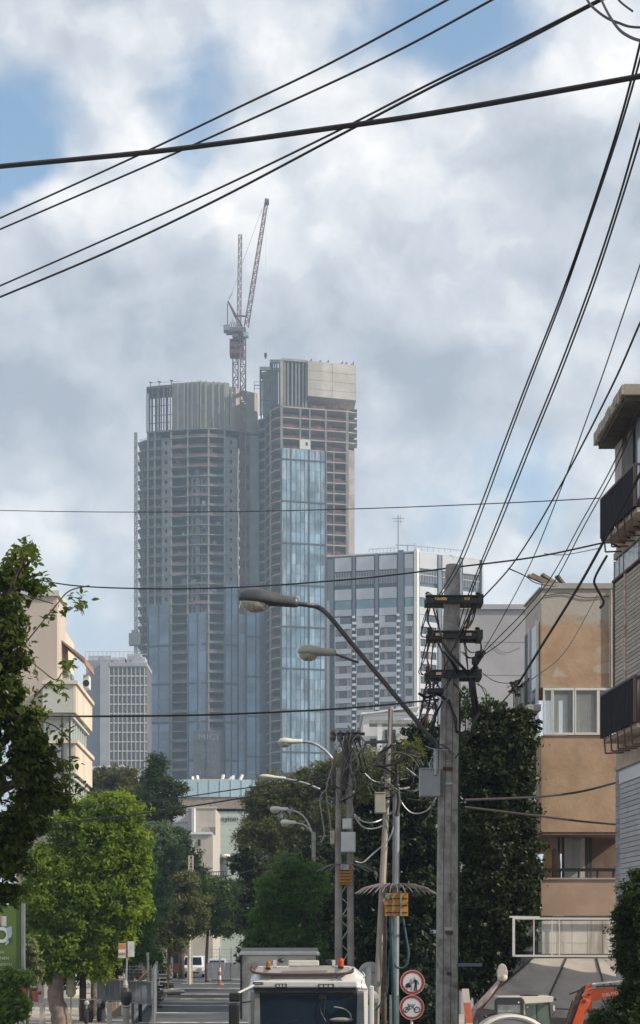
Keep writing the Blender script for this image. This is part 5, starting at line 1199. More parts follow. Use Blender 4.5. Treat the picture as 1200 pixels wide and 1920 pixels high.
for pl in ([(690, 1425), (686, 1395), (672, 1378), (660, 1390)], [(626, 1365), (632, 1380), (640, 1390), (645, 1410)], [(652, 1360), (658, 1372), (655, 1390)], [(640, 1500), (655, 1495), (662, 1520), (655, 1535)], [(625, 1430), (612, 1480), (618, 1530), (622, 1570)], [(612, 1480), (600, 1500), (608, 1560), (602, 1580)]):
    jumper(pl, .02, mat('cable_grey', (.22, .21, .20)), Ym-.35, T, 'tangled_cable')
for (a, b2, y0, y1, lab) in ((642, 659, 1537, 1556, 'small white cabinet high on the twin pole'), (639, 666, 1562, 1599, 'larger white cabinet on the twin pole'), (619, 627, 1560, 1584, 'narrow beige cabinet left of the twin pole')):
    o = MB().box(XX(a, Ym), XX(b2, Ym), Ym-.4, Ym-.14, ZZ(y1, Ym), ZZ(y0, Ym)).box(XX(a+1.2, Ym), XX(b2-1.2, Ym), Ym-.415, Ym-.401, ZZ(y1-1.5, Ym), ZZ(y0+1.5, Ym)).box(XX(b2-3.4, Ym), XX(b2-2, Ym), Ym-.44, Ym-.416, ZZ((y0+y1)/2+2, Ym), ZZ((y0+y1)/2-1, Ym)).build('electric_cabinet', mat('cab_white' if a > 630 else 'cab_beige', (.55, .56, .54) if a > 630 else (.5, .42, .33), .5, var=.08), None, bevel=.012)
    tag(o, lab, 'cabinet')
def yellow_box(a, b2, y0, y1, Y, n, lab, horiz=True):
    T = thing('warning_box', lab, 'sign box', (XX((a+b2)/2, Y), Y-.2, ZZ(y1, Y)))
    MB().box(XX(a, Y), XX(b2, Y), Y-.3, Y-.15, ZZ(y1, Y), ZZ(y0, Y)).build('panel', mat('sign_yellow', (.42, .19, .025), .6, var=.12, scale=5), T)
    for i in range(n):
        zc = ZZ(y0+(y1-y0)*(i+.8)/(n+.3), Y); MB().box(XX(a+1.5, Y), XX(b2-1.5, Y), Y-.312, Y-.302, zc-.012, zc+.012).build('print_line', dark, T)
    return T
yellow_box(636, 659, 1623, 1659, Ym, 6, 'orange yellow ribbed warning box on the twin pole')
MB().box(XX(638, Ym), XX(654, Ym), Ym-.36, Ym-.31, ZZ(1632, Ym), ZZ(1622, Ym)).build('plate', galv, bpy.data.objects['twin_pole'])
Yn = 40.0
T = thing('leaning_pole', 'thin grey pole pair leaning left of the foreground pole with cable knot', 'utility pole', (XX(712, Yn), Yn, 0))
MB().tube([(XX(704, Yn), Yn, 0), P(706, 1900, Yn), P(712, 1760, Yn), P(720, 1600, Yn), P(728, 1450, Yn), P(733, 1325, Yn)], [.085, .085, .08, .08, .07, .06], 9).build('post', mat('pole_beige', (.33, .29, .24), .8, var=.15, scale=3), T)
MB().tube([(XX(741, Yn), Yn+.2, 0), P(742, 1700, Yn+.2), P(743, 1480, Yn+.2)], [.095, .09, .085], 9).build('post', mat('pole_bluegrey', (.24, .26, .29), .7, .2, var=.15, scale=3), T)
MB().box(XX(734, Yn)-.05, XX(748, Yn), Yn-.12, Yn+.02, 0, ZZ(1866, Yn)).build('base_sleeve', mat('sleeve_grey', (.22, .24, .24), .8, var=.15), T)
MB().bar(P(685, 1392, Yn), P(746, 1390, Yn), .09, .07).tube(smooth([P(690, 1391, Yn), P(684, 1396, Yn), P(683, 1410, Yn)], 4), .03, 6).build('crossarm', arm_m, T)
MB().bar(P(732, 1330, Yn), P(732, 1440, Yn), .11).build('post_head', mat('head_dark', (.07, .07, .08)), T)
random.seed(5)
for k in range(22):
    x, y = random.gauss(738, 16), random.uniform(1400, 1470); a2 = random.uniform(0, 6.28); R_ = random.uniform(12, 40)
    pts = [P(x+math.cos(a2+t*.9)*R_*(.6+.2*t % 1), y+18+math.sin(a2+t*.9)*R_*.7, Yn-.2+random.uniform(-.3, .3)) for t in range(4)]
    MB().tube(smooth(pts, 6), random.choice((.009, .013, .025)), 5).build('tangled_cable', random.choice((rubber, mat('cable_dull', (.1, .095, .09)), rubber, mat('cable_grey', (.22, .21, .20)))), T)
for pl, r, m_ in (([(664, 1527), (680, 1540), (700, 1542), (720, 1534), (742, 1518)], .02, galv), ([(664, 1530), (680, 1550), (700, 1554), (722, 1546)], .018, galv), ([(666, 1615), (680, 1617), (700, 1600), (728, 1575), (738, 1550)], .018, galv),
              ([(746, 1490), (758, 1512), (775, 1525), (800, 1520), (818, 1495)], .018, galv), ([(762, 1440), (800, 1470), (812, 1480)], .014, galv), ([(684, 1450), (700, 1464), (722, 1468)], .014, galv), ([(812, 1495), (806, 1525), (790, 1545)], .018, rubber),
              ([(742, 1425), (745, 1450), (744, 1475), (748, 1500), (744, 1530)], .05, rubber), ([(700, 1434), (720, 1436), (745, 1430), (760, 1415), (775, 1400)], .035, rubber), ([(764, 1498), (800, 1500), (820, 1475)], .02, rubber), ([(700, 1438), (722, 1410), (735, 1395)], .03, rubber)):
    jumper(pl, r, m_, Yn-.3, T, 'slack_cable', .1)
o = MB().box(XX(702, Yn), XX(721, Yn), Yn-.5, Yn-.2, ZZ(1527, Yn), ZZ(1491, Yn)).box(XX(701, Yn), XX(722, Yn), Yn-.52, Yn-.18, ZZ(1491, Yn), ZZ(1489, Yn)).build('electric_cabinet', mat('cab_olive', (.33, .32, .27), .6, var=.1), None, bevel=.012); tag(o, 'beige cabinet on the leaning pole beside the cable knot', 'cabinet')
# anti-climb fans of rods
def fan(cx, cy, Y, R, n, lab, inner=.2, droop=.16, tilt=0):
    T = thing('anticlimb_guard', lab, 'anti-climb guard', P(cx, cy, Y))
    c = P(cx, cy, Y)
    for i in range(n):
        a = 2*math.pi*i/n+.1; d = Vector((math.cos(a), math.sin(a), 0))
        pts = [c+d*inner+Vector((0, 0, .06)), c+d*R*.45+Vector((0, 0, .08)), c+d*R*.8+Vector((0, 0, -.02)), c+d*R+Vector((0, 0, -droop))]
        MB().tube(pts, .014, 5).build('rod', mat('rod_grey', (.20, .17, .17), .5, .4, var=.2), T)
    MB().lathe((c.x, c.y, c.z), [(inner*.9, 0), (inner*1.1, .04), (inner*.9, .08)], 16).build('collar', galv, T)
fan(741, 1664, 40, 1.02, 34, 'fan of grey anti-climb rods round the leaning pole pair')
fan(647, 1626, Ym, .8, 14, 'sparser fan of anti-climb rods on the twin pole', .15, .12)
T = yellow_box(721, 764, 1675, 1718, 40, 3, 'dim yellow warning box under the rod fan')
MB().box(XX(749, 40)-.0, XX(752, 40), 39.66, 39.69, ZZ(1718, 40), ZZ(1672, 40)).box(XX(735, 40), XX(736, 40), 39.66, 39.69, ZZ(1717, 40), ZZ(1676, 40)).box(XX(722, 40), XX(729, 40), 39.62, 39.69, ZZ(1686, 40), ZZ(1676, 40)).build('strap', mat('strap_blue', (.20, .26, .26)), T)
teal = mat('teal_pipe', (.02, .065, .075), .6, var=.2)
for pl, r, lab in (([(733, 1718), (735, 1780), (738, 1850), (739, 1930)], .05, 'thick teal pipe running down the blue grey pole'), ([(755, 1718), (762, 1760), (766, 1790), (760, 1812), (745, 1814), (737, 1800)], .03, 'teal hose looping right under the yellow box'), ([(731, 1780), (728, 1830), (724, 1865), (712, 1885), (704, 1895)], .022, 'thin blue grey hose curving down to the leaning pole')):
    o = MB().tube(smooth([P(x, y, 39.75) for x, y in pl], 6), r, 7).build('hose', teal, None); tag(o, lab, 'hose')
# ---------------------------------------------------------------- round signs
Ys = 39.0
def ring(c, r0, r1, y0, y1, n=40):
    vs = []; 
    for r, y in ((r0, y0), (r1, y0), (r1, y1), (r0, y1)):
        for j in range(n): t = 2*math.pi*j/n; vs.append((c[0]+r*math.cos(t), y, c[2]+r*math.sin(t)))
    fs = [(k*n+j, k*n+(j+1) % n, ((k+1) % 4)*n+(j+1) % n, ((k+1) % 4)*n+j) for k in range(4) for j in range(n)]
    return MB().add(vs, fs)
sg_w = mat('sign_white', (.62, .62, .64), .5, var=.06); sg_r = mat('sign_red', (.33, .03, .025), .5, var=.1)
def zq(x, y): return (720+x/7.5, 1780+y/7.5)
def stroke(mb, pts, w, y=Ys):
    for a, b2 in zip(pts, pts[1:]):
        A, B = P(*zq(*a), y), P(*zq(*b2), y); mb.bar(A, B, .003, w/7.5*y/F) if abs((B-A).normalized().z) > .98 else mb.bar(A, B, .003, w/7.5*y/F, up=(0, 1, 0)) if False else mb.bar(A, B, w/7.5*y/F, .004, up=(0, 1, 0))
def filled(mb, pts, y=Ys): mb.prism([(P(*zq(*p), y).x, P(*zq(*p), y).z) for p in pts], 'y', y-.002, y+.002)
for nm, c, lab, kind in (('round_sign', (773.3, 1842), 'upper round red-rimmed sign showing a person with a staff', 0), ('round_sign', (772.3, 1889), 'lower round red-rimmed sign showing a bicycle', 1)):
    C = P(*c, Ys); T = thing(nm, lab, 'road sign', C)
    MB().lathe((C.x, Ys, C.z), [(.292, 0), (.292, .02)], 40, 'y').build('disc', sg_w, T)
    ring(C, .232, .288, Ys-.006, Ys-.001).build('rim', sg_r, T); ring(C, .289, .302, Ys-.008, Ys+.022).build('edge', mat('rim_pale', (.5, .42, .40), .5), T)
    g = MB(); y = Ys-.005
    if kind == 0:
        g.lathe((P(*zq(430, 405), y).x, y-.002, P(*zq(430, 405), y).z), [(.0155, 0), (.0155, .004)], 12, 'y')
        filled(g, [(418, 424), (444, 420), (462, 440), (464, 500), (440, 505), (428, 470), (420, 440)], y); filled(g, [(432, 500), (446, 500), (438, 588), (420, 588)], y); filled(g, [(447, 500), (463, 498), (466, 584), (450, 586)], y)
        stroke(g, [(456, 432), (478, 462), (492, 494)], 9, y); stroke(g, [(422, 440), (398, 475), (384, 462)], 8, y); stroke(g, [(388, 408), (391, 592)], 8, y); stroke(g, [(388, 408), (388, 470)], 14, y-.0005)
        filled(g, [(298, 532), (306, 500), (330, 474), (355, 468), (372, 480), (352, 488), (378, 500), (374, 534), (350, 540), (340, 530), (322, 540)], y); stroke(g, [(332, 538), (330, 570)], 6, y)
    else:
        for cx, cy, r in ((312, 850, 36), (466, 850, 40)): ring(P(*zq(cx, cy), y), (r-5)/7.5*Ys/F, (r+3)/7.5*Ys/F, y-.002, y+.002, 24).v and None; rg = ring(P(*zq(cx, cy), y), (r-5)/7.5*Ys/F, (r+3)/7.5*Ys/F, y-.002, y+.002, 24); g.add(rg.v, rg.f)
        for pl in ([(312, 850), (350, 798), (410, 800), (430, 850), (466, 850)], [(350, 798), (372, 845), (312, 850)], [(410, 800), (372, 845)], [(340, 762), (350, 798)], [(410, 800), (440, 770)], [(350, 778), (430, 782)], [(430, 850), (455, 806), (500, 830)], [(325, 815), (300, 870), (320, 890)], [(455, 885), (490, 875)]): stroke(g, pl, 7, y)
        stroke(g, [(378, 948), (396, 965)], 8, y)
    g.build('pictogram', black_m, T)
o = MB().tube([(P(772, 1900, Ys+.06)), (XX(772, Ys), Ys+.06, 0)], .03, 8).build('sign_post', white_p, None); tag(o, 'pale post carrying the two round signs', 'post')
# ---------------------------------------------------------------- truck
def truck():
    Y = 34.0
    T = thing('truck', 'white truck cab facing the camera with beacon bar and dark windscreen', 'truck', (XX(572, Y), Y+2, 0))
    x0, x1 = XX(464, Y), XX(690, Y)
    wt = mat('truck_white', (.62, .61, .60), .35, var=.05, scale=4, coat=.4, stain_sheen=(.52, .5, .47), stain_sheen_s=2)
    z = lambda p: ZZ(p, Y)
    prof = [(Y+.02, .55), (Y+.02, z(1856)), (Y-.02, z(1852)), (Y+.02, z(1840)), (Y+.18, z(1834)), (Y+.40, z(1822)), (Y+.62, z(1815)), (Y+1.9, z(1812)), (Y+2.0, z(1818)), (Y+2.0, .55)]
    # body built from rings that pinch in at the roof corners
    n = 13; vs = []; fs = []; m = len(prof)
    for i in range(n):
        t = i/(n-1); x = x0+(x1-x0)*t; e = min(t, 1-t)*2; k = 1-(1-min(1, e/.28))**2.4
        for (yy, zz) in prof:
            zz2 = zz-(1-k)*.20*max(0, (zz-z(1856))/(z(1812)-z(1856))) if zz > z(1856) else zz
            vs.append((x+(0 if zz < z(1850) else (.5-t)*.10), yy+(1-k)*.12*(1 if yy < Y+1 else 0), zz2))
    for i in range(n-1):
        for j in range(m): fs.append((i*m+j, (i+1)*m+j, (i+1)*m+(j+1) % m, i*m+(j+1) % m))
    fs += [tuple(range(m)), tuple((n-1)*m+j for j in range(m-1, -1, -1))]
    body = MB().add(vs, fs).build('cab_body', wt, T, smooth=False, bevel=.02)
    v = MB().box(XX(474, Y), XX(670, Y), Y-.14, Y+.02, z(1852), z(1839)).build('sun_visor', wt, T, bevel=.03)
    MB().box(XX(477, Y), XX(668, Y), Y-.10, Y+.02, z(1860), z(1852.4)).build('visor_shade', dark, T)
    for (a, b2, ya, yb) in ((517, 538, 1844, 1851.5), (597, 626, 1844.5, 1852)):
        l = MB().box(XX(a, Y), XX(b2, Y), Y-.152, Y-.141, z(yb), z(ya)).build('marker_light', dark, v)
        for k in range(3): MB().box(XX(a+2+k*(b2-a-3)/3, Y), XX(a+(k+1)*(b2-a-3)/3, Y), Y-.16, Y-.153, z(yb-1.5), z(ya+1.5)).build('lens', mat('lens', (.45, .44, .38), .2, spec=.9), v)
    pl = MB().box(XX(475, Y), XX(494, Y), Y-.147, Y-.141, z(1846), z(1841)).build('badge', dark, v)
    text_obj('badge_lettering', 'wsosrr z', .045, white_p, v, Matrix.Translation(P(485, 1843.6, Y-.149))@FACE, .001, 1.1)
    glass = mat('windscreen', (.010, .018, .032), .15, var=.2, scale=1.5, spec=.12)
    ws = MB().add([(XX(487, Y), Y-.02, z(1861)), (XX(676, Y), Y-.02, z(1861)), (XX(680, Y), Y-.10, z(1990)), (XX(482, Y), Y-.10, z(1990)), (XX(487, Y), Y+.01, z(1861)), (XX(676, Y), Y+.01, z(1861)), (XX(680, Y), Y-.07, z(1990)), (XX(482, Y), Y-.07, z(1990))],
                  [(3, 2, 1, 0), (4, 5, 6, 7), (0, 1, 5, 4), (1, 2, 6, 5), (2, 3, 7, 6), (3, 0, 4, 7)]).build('windscreen', glass, T)
    for (a, b2) in ((478, 487), (670, 682)): MB().add([(XX(a, Y), Y-.04, z(1858)), (XX(b2, Y), Y-.04, z(1858)), (XX(b2+2, Y), Y-.12, z(1990)), (XX(a-3, Y), Y-.12, z(1990)), (XX(a, Y), Y+.02, z(1858)), (XX(b2, Y), Y+.02, z(1858)), (XX(b2+2, Y), Y, z(1990)), (XX(a-3, Y), Y, z(1990))],
                  [(3, 2, 1, 0), (4, 5, 6, 7), (0, 1, 5, 4), (1, 2, 6, 5), (2, 3, 7, 6), (3, 0, 4, 7)]).build('pillar', mat('pillar_grey', (.22, .22, .20), .6), T)
    MB().tube(smooth([P(600, 1862, Y-.06), P(603, 1875, Y-.06), P(601, 1895, Y-.08), P(611, 1915, Y-.1)], 5), .008, 5).tube(smooth([P(612, 1862, Y-.06), P(610, 1880, Y-.06), P(607, 1905, Y-.1)], 5), .008, 5).box(XX(598, Y), XX(612, Y), Y-.07, Y-.03, z(1873), z(1862)).build('dash_camera', black_m, T)
    MB().tube(smooth([P(626, 1888, Y-.11), P(646, 1892, Y-.12), P(657, 1902, Y-.13), P(658, 1912, Y-.13)], 5), .018, 6).ball(P(640, 1912, Y-.13), .25, .05, .05).build('steering_wheel', mat('wheel_olive', (.26, .26, .20), .6), T)
    for xs in (XX(475, Y), XX(678, Y)): MB().bar((xs, Y+.0, z(1838)), (xs, Y+.0, z(1856)), .012).build('panel_seam', dark, T)
    for (xa, xb_) in ((500, 560), (590, 650)): MB().bar((XX(xa, Y), Y-.09, z(1925)), (XX(xb_, Y), Y-.11, z(1912)), .016).build('wiper', black_m, T)
    MB().box(XX(490, Y), XX(674, Y), Y-.035, Y-.024, z(1866), z(1861.5)).build('screen_band', black_m, T)
    MB().box(XX(470, Y), XX(480, Y), Y-.02, Y+.0, z(1990), z(1860)).build('door_edge', mat('door_grime', (.38, .36, .32), .7, var=.2), T)
    # beacon bar on the roof
    b = MB().prism([(XX(476, Y), z(1822)), (XX(482, Y), z(1826)), (XX(655, Y), z(1824)), (XX(661, Y), z(1819)), (XX(655, Y), z(1812)), (XX(484, Y), z(1812))], 'y', Y+.05, Y+.75).build('roof_board', mat('board_cream', (.60, .55, .50), .6, var=.05), T, bevel=.01)
    MB().tube(smooth([P(473, 1811, Y+.02), P(480, 1824, Y-.02), P(560, 1827, Y-.04), P(650, 1825, Y-.02), P(662, 1816, Y+.02)], 5), .03, 7).build('bar', mat('bar_brown', (.10, .055, .05), .6), T)
    MB().box(XX(540, Y), XX(598, Y), Y+.2, Y+.7, z(1811), z(1801)).build('roof_hatch', mat('hatch', (.58, .56, .50), .6), T, bevel=.02)
    MB().tube([P(542, 1812, Y+.0), P(626, 1811, Y)], .012, 6).build('hand_rail', galv, T)
    for (cx, t0, b0, col, nm, r) in ((503, 1802, 1814, (.35, .15, .03), 'amber_beacon', .058), (639, 1797, 1812, (.55, .08, .02), 'red_beacon', .065)):
        MB().lathe(P(cx, b0, Y+.08), [(r, 0), (r, (b0-t0)*Y/F*.7), (r*.8, (b0-t0)*Y/F)], 14).build(nm, mat(nm, col, .25, var=.1), T); MB().lathe(P(cx, b0+4, Y+.08), [(r*1.05, 0), (r*1.05, .045)], 14).build('beacon_base', black_m, T)
    for cx in (515, 626): MB().box(XX(cx-3, Y), XX(cx+3, Y), Y+.05, Y+.15, z(1814), z(1800)).build('bracket', white_p, T)
    MB().ball(P(527, 1801, Y+.3), .075, .07, .055).build('horn', black_m, T); MB().ball(P(619, 1803, Y+.35), .09, .07, .05).build('horn', black_m, T)
    for cx in (509, 630): MB().bar(P(cx, 1826, Y-.03), P(cx+1, 1834, Y+.1), .02).build('strap', black_m, T)
    # mirrors
    MB().bar(P(480, 1845, Y-.1), P(446, 1862, Y-.35), .035).build('mirror_arm', white_p, T)
    MB().box(XX(432, Y), XX(452, Y), Y-.5, Y-.28, z(1877), z(1860)).build('wide_mirror', black_m, T, bevel=.03); MB().box(XX(431, Y), XX(450, Y), Y-.5, Y-.28, z(1965), z(1880)).build('mirror', black_m, T, bevel=.04)
    MB().bar(P(452, 1880, Y-.35), P(470, 1878, Y), .03).build('mirror_arm', black_m, T)
    MB().box(XX(692, Y), XX(700, Y), Y-.3, Y-.1, z(1950), z(1848)).build('mirror', white_p, T, bevel=.02); MB().tube(smooth([P(680, 1823, Y), P(684, 1829, Y-.1), P(681, 1834, Y-.1)], 4), .012, 5).build('hook', white_p, T)
    for xx in (x0+.25, x1-.25): MB().lathe((xx, Y+.7, .5), [(.25, -.14), (.5, -.14), (.5, .14), (.25, .14)], 20, 'x').build('wheel', rubber, T)
    MB().box(x0+.1, x1-.1, Y+.1, Y+1.9, .4, .6).build('chassis', dark, T)
    return T
truck()
T = thing('box_truck', 'pale box body of a truck standing behind the white cab', 'truck', (XX(524, 50), 52, 0))
Yb = 50.0
bm = mat('box_beige', (.62, .57, .50), .7, var=.08, scale=1.5, stain_sheen=(.27, .25, .22), stain_sheen_s=1)
MB().box(XX(452, Yb), XX(596, Yb), Yb, Yb+5, .9, ZZ(1791, Yb)).build('box_body', bm, T)
MB().box(XX(450, Yb), XX(598, Yb), Yb-.06, Yb+5.05, ZZ(1791, Yb)+.003, ZZ(1784, Yb)).build('top_rail', white_p, T, bevel=.02)
MB().box(XX(451, Yb), XX(596, Yb), Yb+.3, Yb+5, ZZ(1784, Yb), ZZ(1777, Yb)).build('tarp_roof', mat('tarp', (.30, .29, .29), .7, var=.1), T)
for p in (452, 594): MB().box(XX(p-1.5, Yb), XX(p+1.5, Yb), Yb-.05, Yb-.005, .9, ZZ(1791.2, Yb)).build('corner_post', dark, T)
MB().ball(P(597, 1789, Yb-.1), .06).build('marker_light', white_p, T)
for xx in (-2.2, -.6): MB().lathe((xx, 53.5, .48), [(.25, -.13), (.48, -.13), (.48, .13), (.25, .13)], 18, 'x').build('wheel', rubber, T)
# sign backs to the right of the truck
Yk = 41.0
T = thing('round_sign', 'grey back of a large round sign right of the truck cab', 'road sign', (XX(695, Yk), Yk, 0))
MB().lathe((XX(694, Yk), Yk+.05, ZZ(1826, Yk)), [(.31, 0), (.31, .012)], 32, 'y').build('disc', mat('sign_grey', (.36, .37, .37), .5, .3, var=.06), T)
MB().box(XX(687, Yk), XX(696, Yk), Yk-.04, Yk+.04, 0, ZZ(1812, Yk)).build('post', galv, T)
for py in (1823, 1852, 1864): MB().box(XX(688, Yk), XX(703, Yk), Yk+.03, Yk+.045, ZZ(py+1, Yk), ZZ(py, Yk)).build('clamp', dark, T)
MB().box(XX(700, Yk), XX(716, Yk), Yk+.1, Yk+.13, ZZ(1900, Yk), ZZ(1858, Yk)).build('red_plate', mat('red_plate', (.30, .12, .09), .7), T)
o = MB().ball(P(698, 1872, 38.5), .17, .12, .2).bar(P(698, 1885, 38.5), (XX(698, 38.5), 38.5, 0), .08).build('round_bin', mat('bin_grey', (.20, .20, .20), .5), None); tag(o, 'grey domed post top beside the truck mirror', 'post')

# ---------------------------------------------------------------- excavators
def orange_excavator():
    Y = 39.5
    T = thing('orange_excavator', 'bright orange mini excavator arm with white lettering half hidden by the hedge', 'excavator', (XX(1120, Y), Y+1, 0))
    om = mat('machine_orange', (.62, .10, .025), .4, var=.12, scale=5, coat=.3, stain_sheen=(.45, .09, .03), stain_sheen_s=5)
    q = lambda x, y: (XX(1000+x/6, Y), ZZ(1820+y/6, Y))
    def pr(name, pts, y0, y1, m, par=T, **k): return MB().prism([q(*p) for p in pts], 'y', y0, y1).build(name, m, par, **k)
    pr('arm_stick', [(360, 900), (430, 600), (520, 340), (560, 300), (640, 345), (590, 450), (545, 600), (500, 900)], Y-.11, Y+.11, om, bevel=.012)
    boom = pr('boom', [(545, 290), (590, 160), (610, 145), (650, 150), (665, 190), (800, 200), (935, 205), (1010, 250), (985, 272), (800, 312), (640, 352), (600, 380), (560, 370)], Y-.09, Y+.09, om, bevel=.012)
    pr('boom_web', [(600, 380), (655, 352), (660, 440), (640, 470), (600, 430)], Y-.05, Y+.05, om)
    pr('boom_end', [(940, 440), (975, 272), (1050, 305), (1075, 340), (1020, 440), (980, 600), (930, 600)], Y-.12, Y+.05, om, bevel=.012)
    pr('dark_side', [(350, 640), (440, 350), (475, 280), (560, 185), (588, 170), (560, 290), (520, 340), (400, 640)], Y-.06, Y+.16, mat('dark_steel', (.08, .05, .045), .6, var=.2))  # dark brown steel strip along the left of the arm
    for (cx, cy, r) in ((620, 268, 16), (563, 345, 20), (612, 450, 20), (1000, 330, 14)):
        c = q(cx, cy); MB().lathe((c[0], Y-.13, c[1]), [(r/6*Y/F, 0), (r/6*Y/F, .05)], 14, 'y').build('pin', mat('pin_dark', (.06, .03, .03), .5), T)
    def tb(name, pl, r, m, y=Y-.1): pts = [(q(*p)[0], y, q(*p)[1]) for p in pl]; return MB().tube(smooth(pts, 4), r, 7).build(name, m, T)
    tb('hydraulic_rod', [(655, 150), (1010, 112)], .03, mat('chrome', (.75, .75, .74), .2, .6)); tb('cylinder', [(700, 178), (1020, 165)], .022, mat('pin_dark', (.06, .03, .03)))
    tb('hydraulic_hose', [(540, 280), (590, 225), (650, 200), (800, 195), (1020, 178)], .016, mat('hose_pink', (.30, .20, .17), .5)); tb('hydraulic_hose', [(395, 265), (470, 238), (550, 200)], .02, rubber); tb('hydraulic_hose', [(445, 340), (450, 290), (480, 260)], .014, mat('hose_pink', (.3, .2, .17)))
    tb('hydraulic_hose', [(840, 120), (870, 160), (930, 190), (980, 200)], .014, rubber); tb('stay_rod', [(260, 435), (420, 440), (640, 455), (900, 450)], .014, mat('rust', (.11, .05, .035)), Y+.4); tb('stay_rod', [(740, 0+180), (800, 320), (860, 440)], .016, black_m, Y+.3)
    th = math.radians(10)
    M = Matrix.Translation((q(865, 262)[0], Y-.095, q(865, 262)[1]))@Matrix.Rotation(-th, 4, 'Y')@FACE
    text_obj('boom_lettering', 'DBLDO.', .115, white_p, boom, M, .002, 1.05)
    MB().box(XX(1150, Y), XX(1240, Y), Y-.5, Y+1.2, .5, 1.0).build('track_body', om, T); 
    for yy in (-.6, 1.0): MB().prism([(XX(1130, Y), .05), (XX(1250, Y), .05), (XX(1260, Y), .28), (XX(1250, Y), .5), (XX(1130, Y), .5), (XX(1120, Y), .28)], 'y', Y+yy, Y+yy+.3).build('track', rubber, T)
    MB().prism([(XX(1060, Y)+.0, .05), (XX(1078, Y), .1), (XX(1088, Y), .55), (XX(1066, Y), .7), (XX(1045, Y), .5)], 'y', Y-.3, Y+.3).build('bucket', mat('dark_steel', (.08, .05, .045)), T)
orange_excavator()
def white_excavator():
    Y = 38.0
    T = thing('white_excavator', 'grey and white mini excavator seen from behind with rounded hood', 'excavator', (XX(960, Y), Y+.8, 0))
    cw = mat('machine_cream', (.66, .62, .54), .35, var=.06, scale=4, coat=.4); gr = mat('machine_grey', (.20, .20, .21), .6, var=.1); blk = mat('machine_black', (.03, .033, .038), .45, var=.15)
    q = lambda x, y: (XX(860+x/6, Y), ZZ(1840+y/6, Y))
    def pr(name, pts, y0, y1, m, **k): return MB().prism([q(*p) for p in pts], 'y', y0, y1).build(name, m, T, **k)
    def arc(cx, cy, rx, ry, a0, a1, n=14): return [(cx+rx*math.cos(math.radians(a0+(a1-a0)*i/n)), cy-ry*math.sin(math.radians(a0+(a1-a0)*i/n))) for i in range(n+1)]
    pr('hood', arc(550, 620, 400, 262, 0, 180), Y-.9, Y-.1, cw, bevel=.05); pr('hood_panel', arc(550, 640, 330, 235, 0, 180), Y-.92, Y-.89, gr); ring_ = arc(550, 628, 360, 248, 5, 175)
    pts = [(q(*p)[0], Y-.93, q(*p)[1]) for p in ring_]; MB().tube(pts, .022, 6).build('hood_trim', white_p, T)
    # cab: four posts, roof, rear frame, glass
    for (a, b2) in (((400, 215), (432, 400)), ((690, 215), (725, 400))): pr('rear_post', [a, (b2[0], a[1]), b2, (a[0], b2[1])], Y-.12, Y-.02, blk)
    pr('rear_frame', [(405, 205), (430, 180), (700, 180), (722, 205), (722, 262), (405, 262)], Y-.13, Y-.015, blk, bevel=.015)
    pr('rear_window', [(432, 262), (690, 262), (690, 380), (432, 380)], Y-.07, Y-.05, PANE)
    pr('side_post', [(728, 250), (745, 250), (750, 600), (728, 600)], Y-.02, Y+.05, cw); pr('door_post', [(872, 262), (886, 262), (904, 700), (884, 700)], Y+.1, Y+.15, blk); pr('front_post', [(1010, 230), (1040, 225), (1075, 700), (1045, 700)], Y+.2, Y+.28, blk, bevel=.01)
    pr('roof', [(430, 182), (450, 172), (1040, 165), (1060, 180), (1052, 232), (740, 250), (724, 205), (700, 184)], Y-.1, Y+1.0, cw, bevel=.03); pr('roof_trim', [(705, 160), (740, 155), (760, 150), (905, 155), (905, 165), (705, 168)], Y+.1, Y+.3, blk)
    gl = glassy('machine_glass', (.14, .18, .16), .1, 0, var=.3, spec=.9)
    pr('side_window', [(746, 262), (871, 262), (884, 600), (750, 600)], Y+.06, Y+.08, gl); pr('side_window', [(888, 262), (1012, 250), (1048, 600), (902, 600)], Y+.13, Y+.15, gl)
    for (cx, cy) in ((1035, 205), (1085, 200), (790, 425), (295, 395)): c = q(cx, cy); MB().ball((c[0], Y-.05, c[1]), .05, .05, .04).build('work_lamp', blk, T)
    c = q(775, 290); MB().ball((c[0], Y+.0, c[1]), .022).build('light', white_p, T); c = q(665, 236); MB().ball((c[0], Y-.14, c[1]), .02).build('light', white_p, T)
    c = q(545, 310); MB().ball((c[0], Y+.3, c[1]), .08, .08, .06).build('beacon', mat('beacon_orange', (.6, .2, .05), .4), T)
    pr('mirror', [(1068, 270), (1090, 275), (1092, 335), (1072, 330)], Y+.1, Y+.14, cw); 
    pts = [(q(*p)[0], Y+.1, q(*p)[1]) for p in ((1090, 345), (1060, 385))]; MB().tube(pts, .012, 5).build('mirror_arm', mat('rust', (.11, .05, .035)), T)
    pts = [(q(*p)[0], Y-.05, q(*p)[1]) for p in ((310, 385), (360, 372), (440, 358), (560, 348), (700, 372), (760, 400))]; MB().tube(smooth(pts, 4), .018, 6).build('cable', rubber, T)
    pr('cab_floor', [(400, 600), (1070, 600), (1070, 760), (380, 760)], Y-.1, Y+1.0, gr)
    for xx in (0, 1): MB().prism([(XX(890, Y), .05), (XX(1040, Y), .05), (XX(1052, Y), .25), (XX(1040, Y), .45), (XX(890, Y), .45), (XX(880, Y), .25)], 'y', Y-.7+xx*1.3, Y-.4+xx*1.3).build('track', rubber, T)
white_excavator()
Yg = 38.8
T = thing('digger_arm', 'pinkish steel arm with a rounded pale end plate rising left of the cab', 'machine arm', P(880, 1935, Yg))
pa = [P(872, 1945, Yg), P(893, 1893, Yg), P(916, 1866, Yg), P(936, 1840, Yg)]
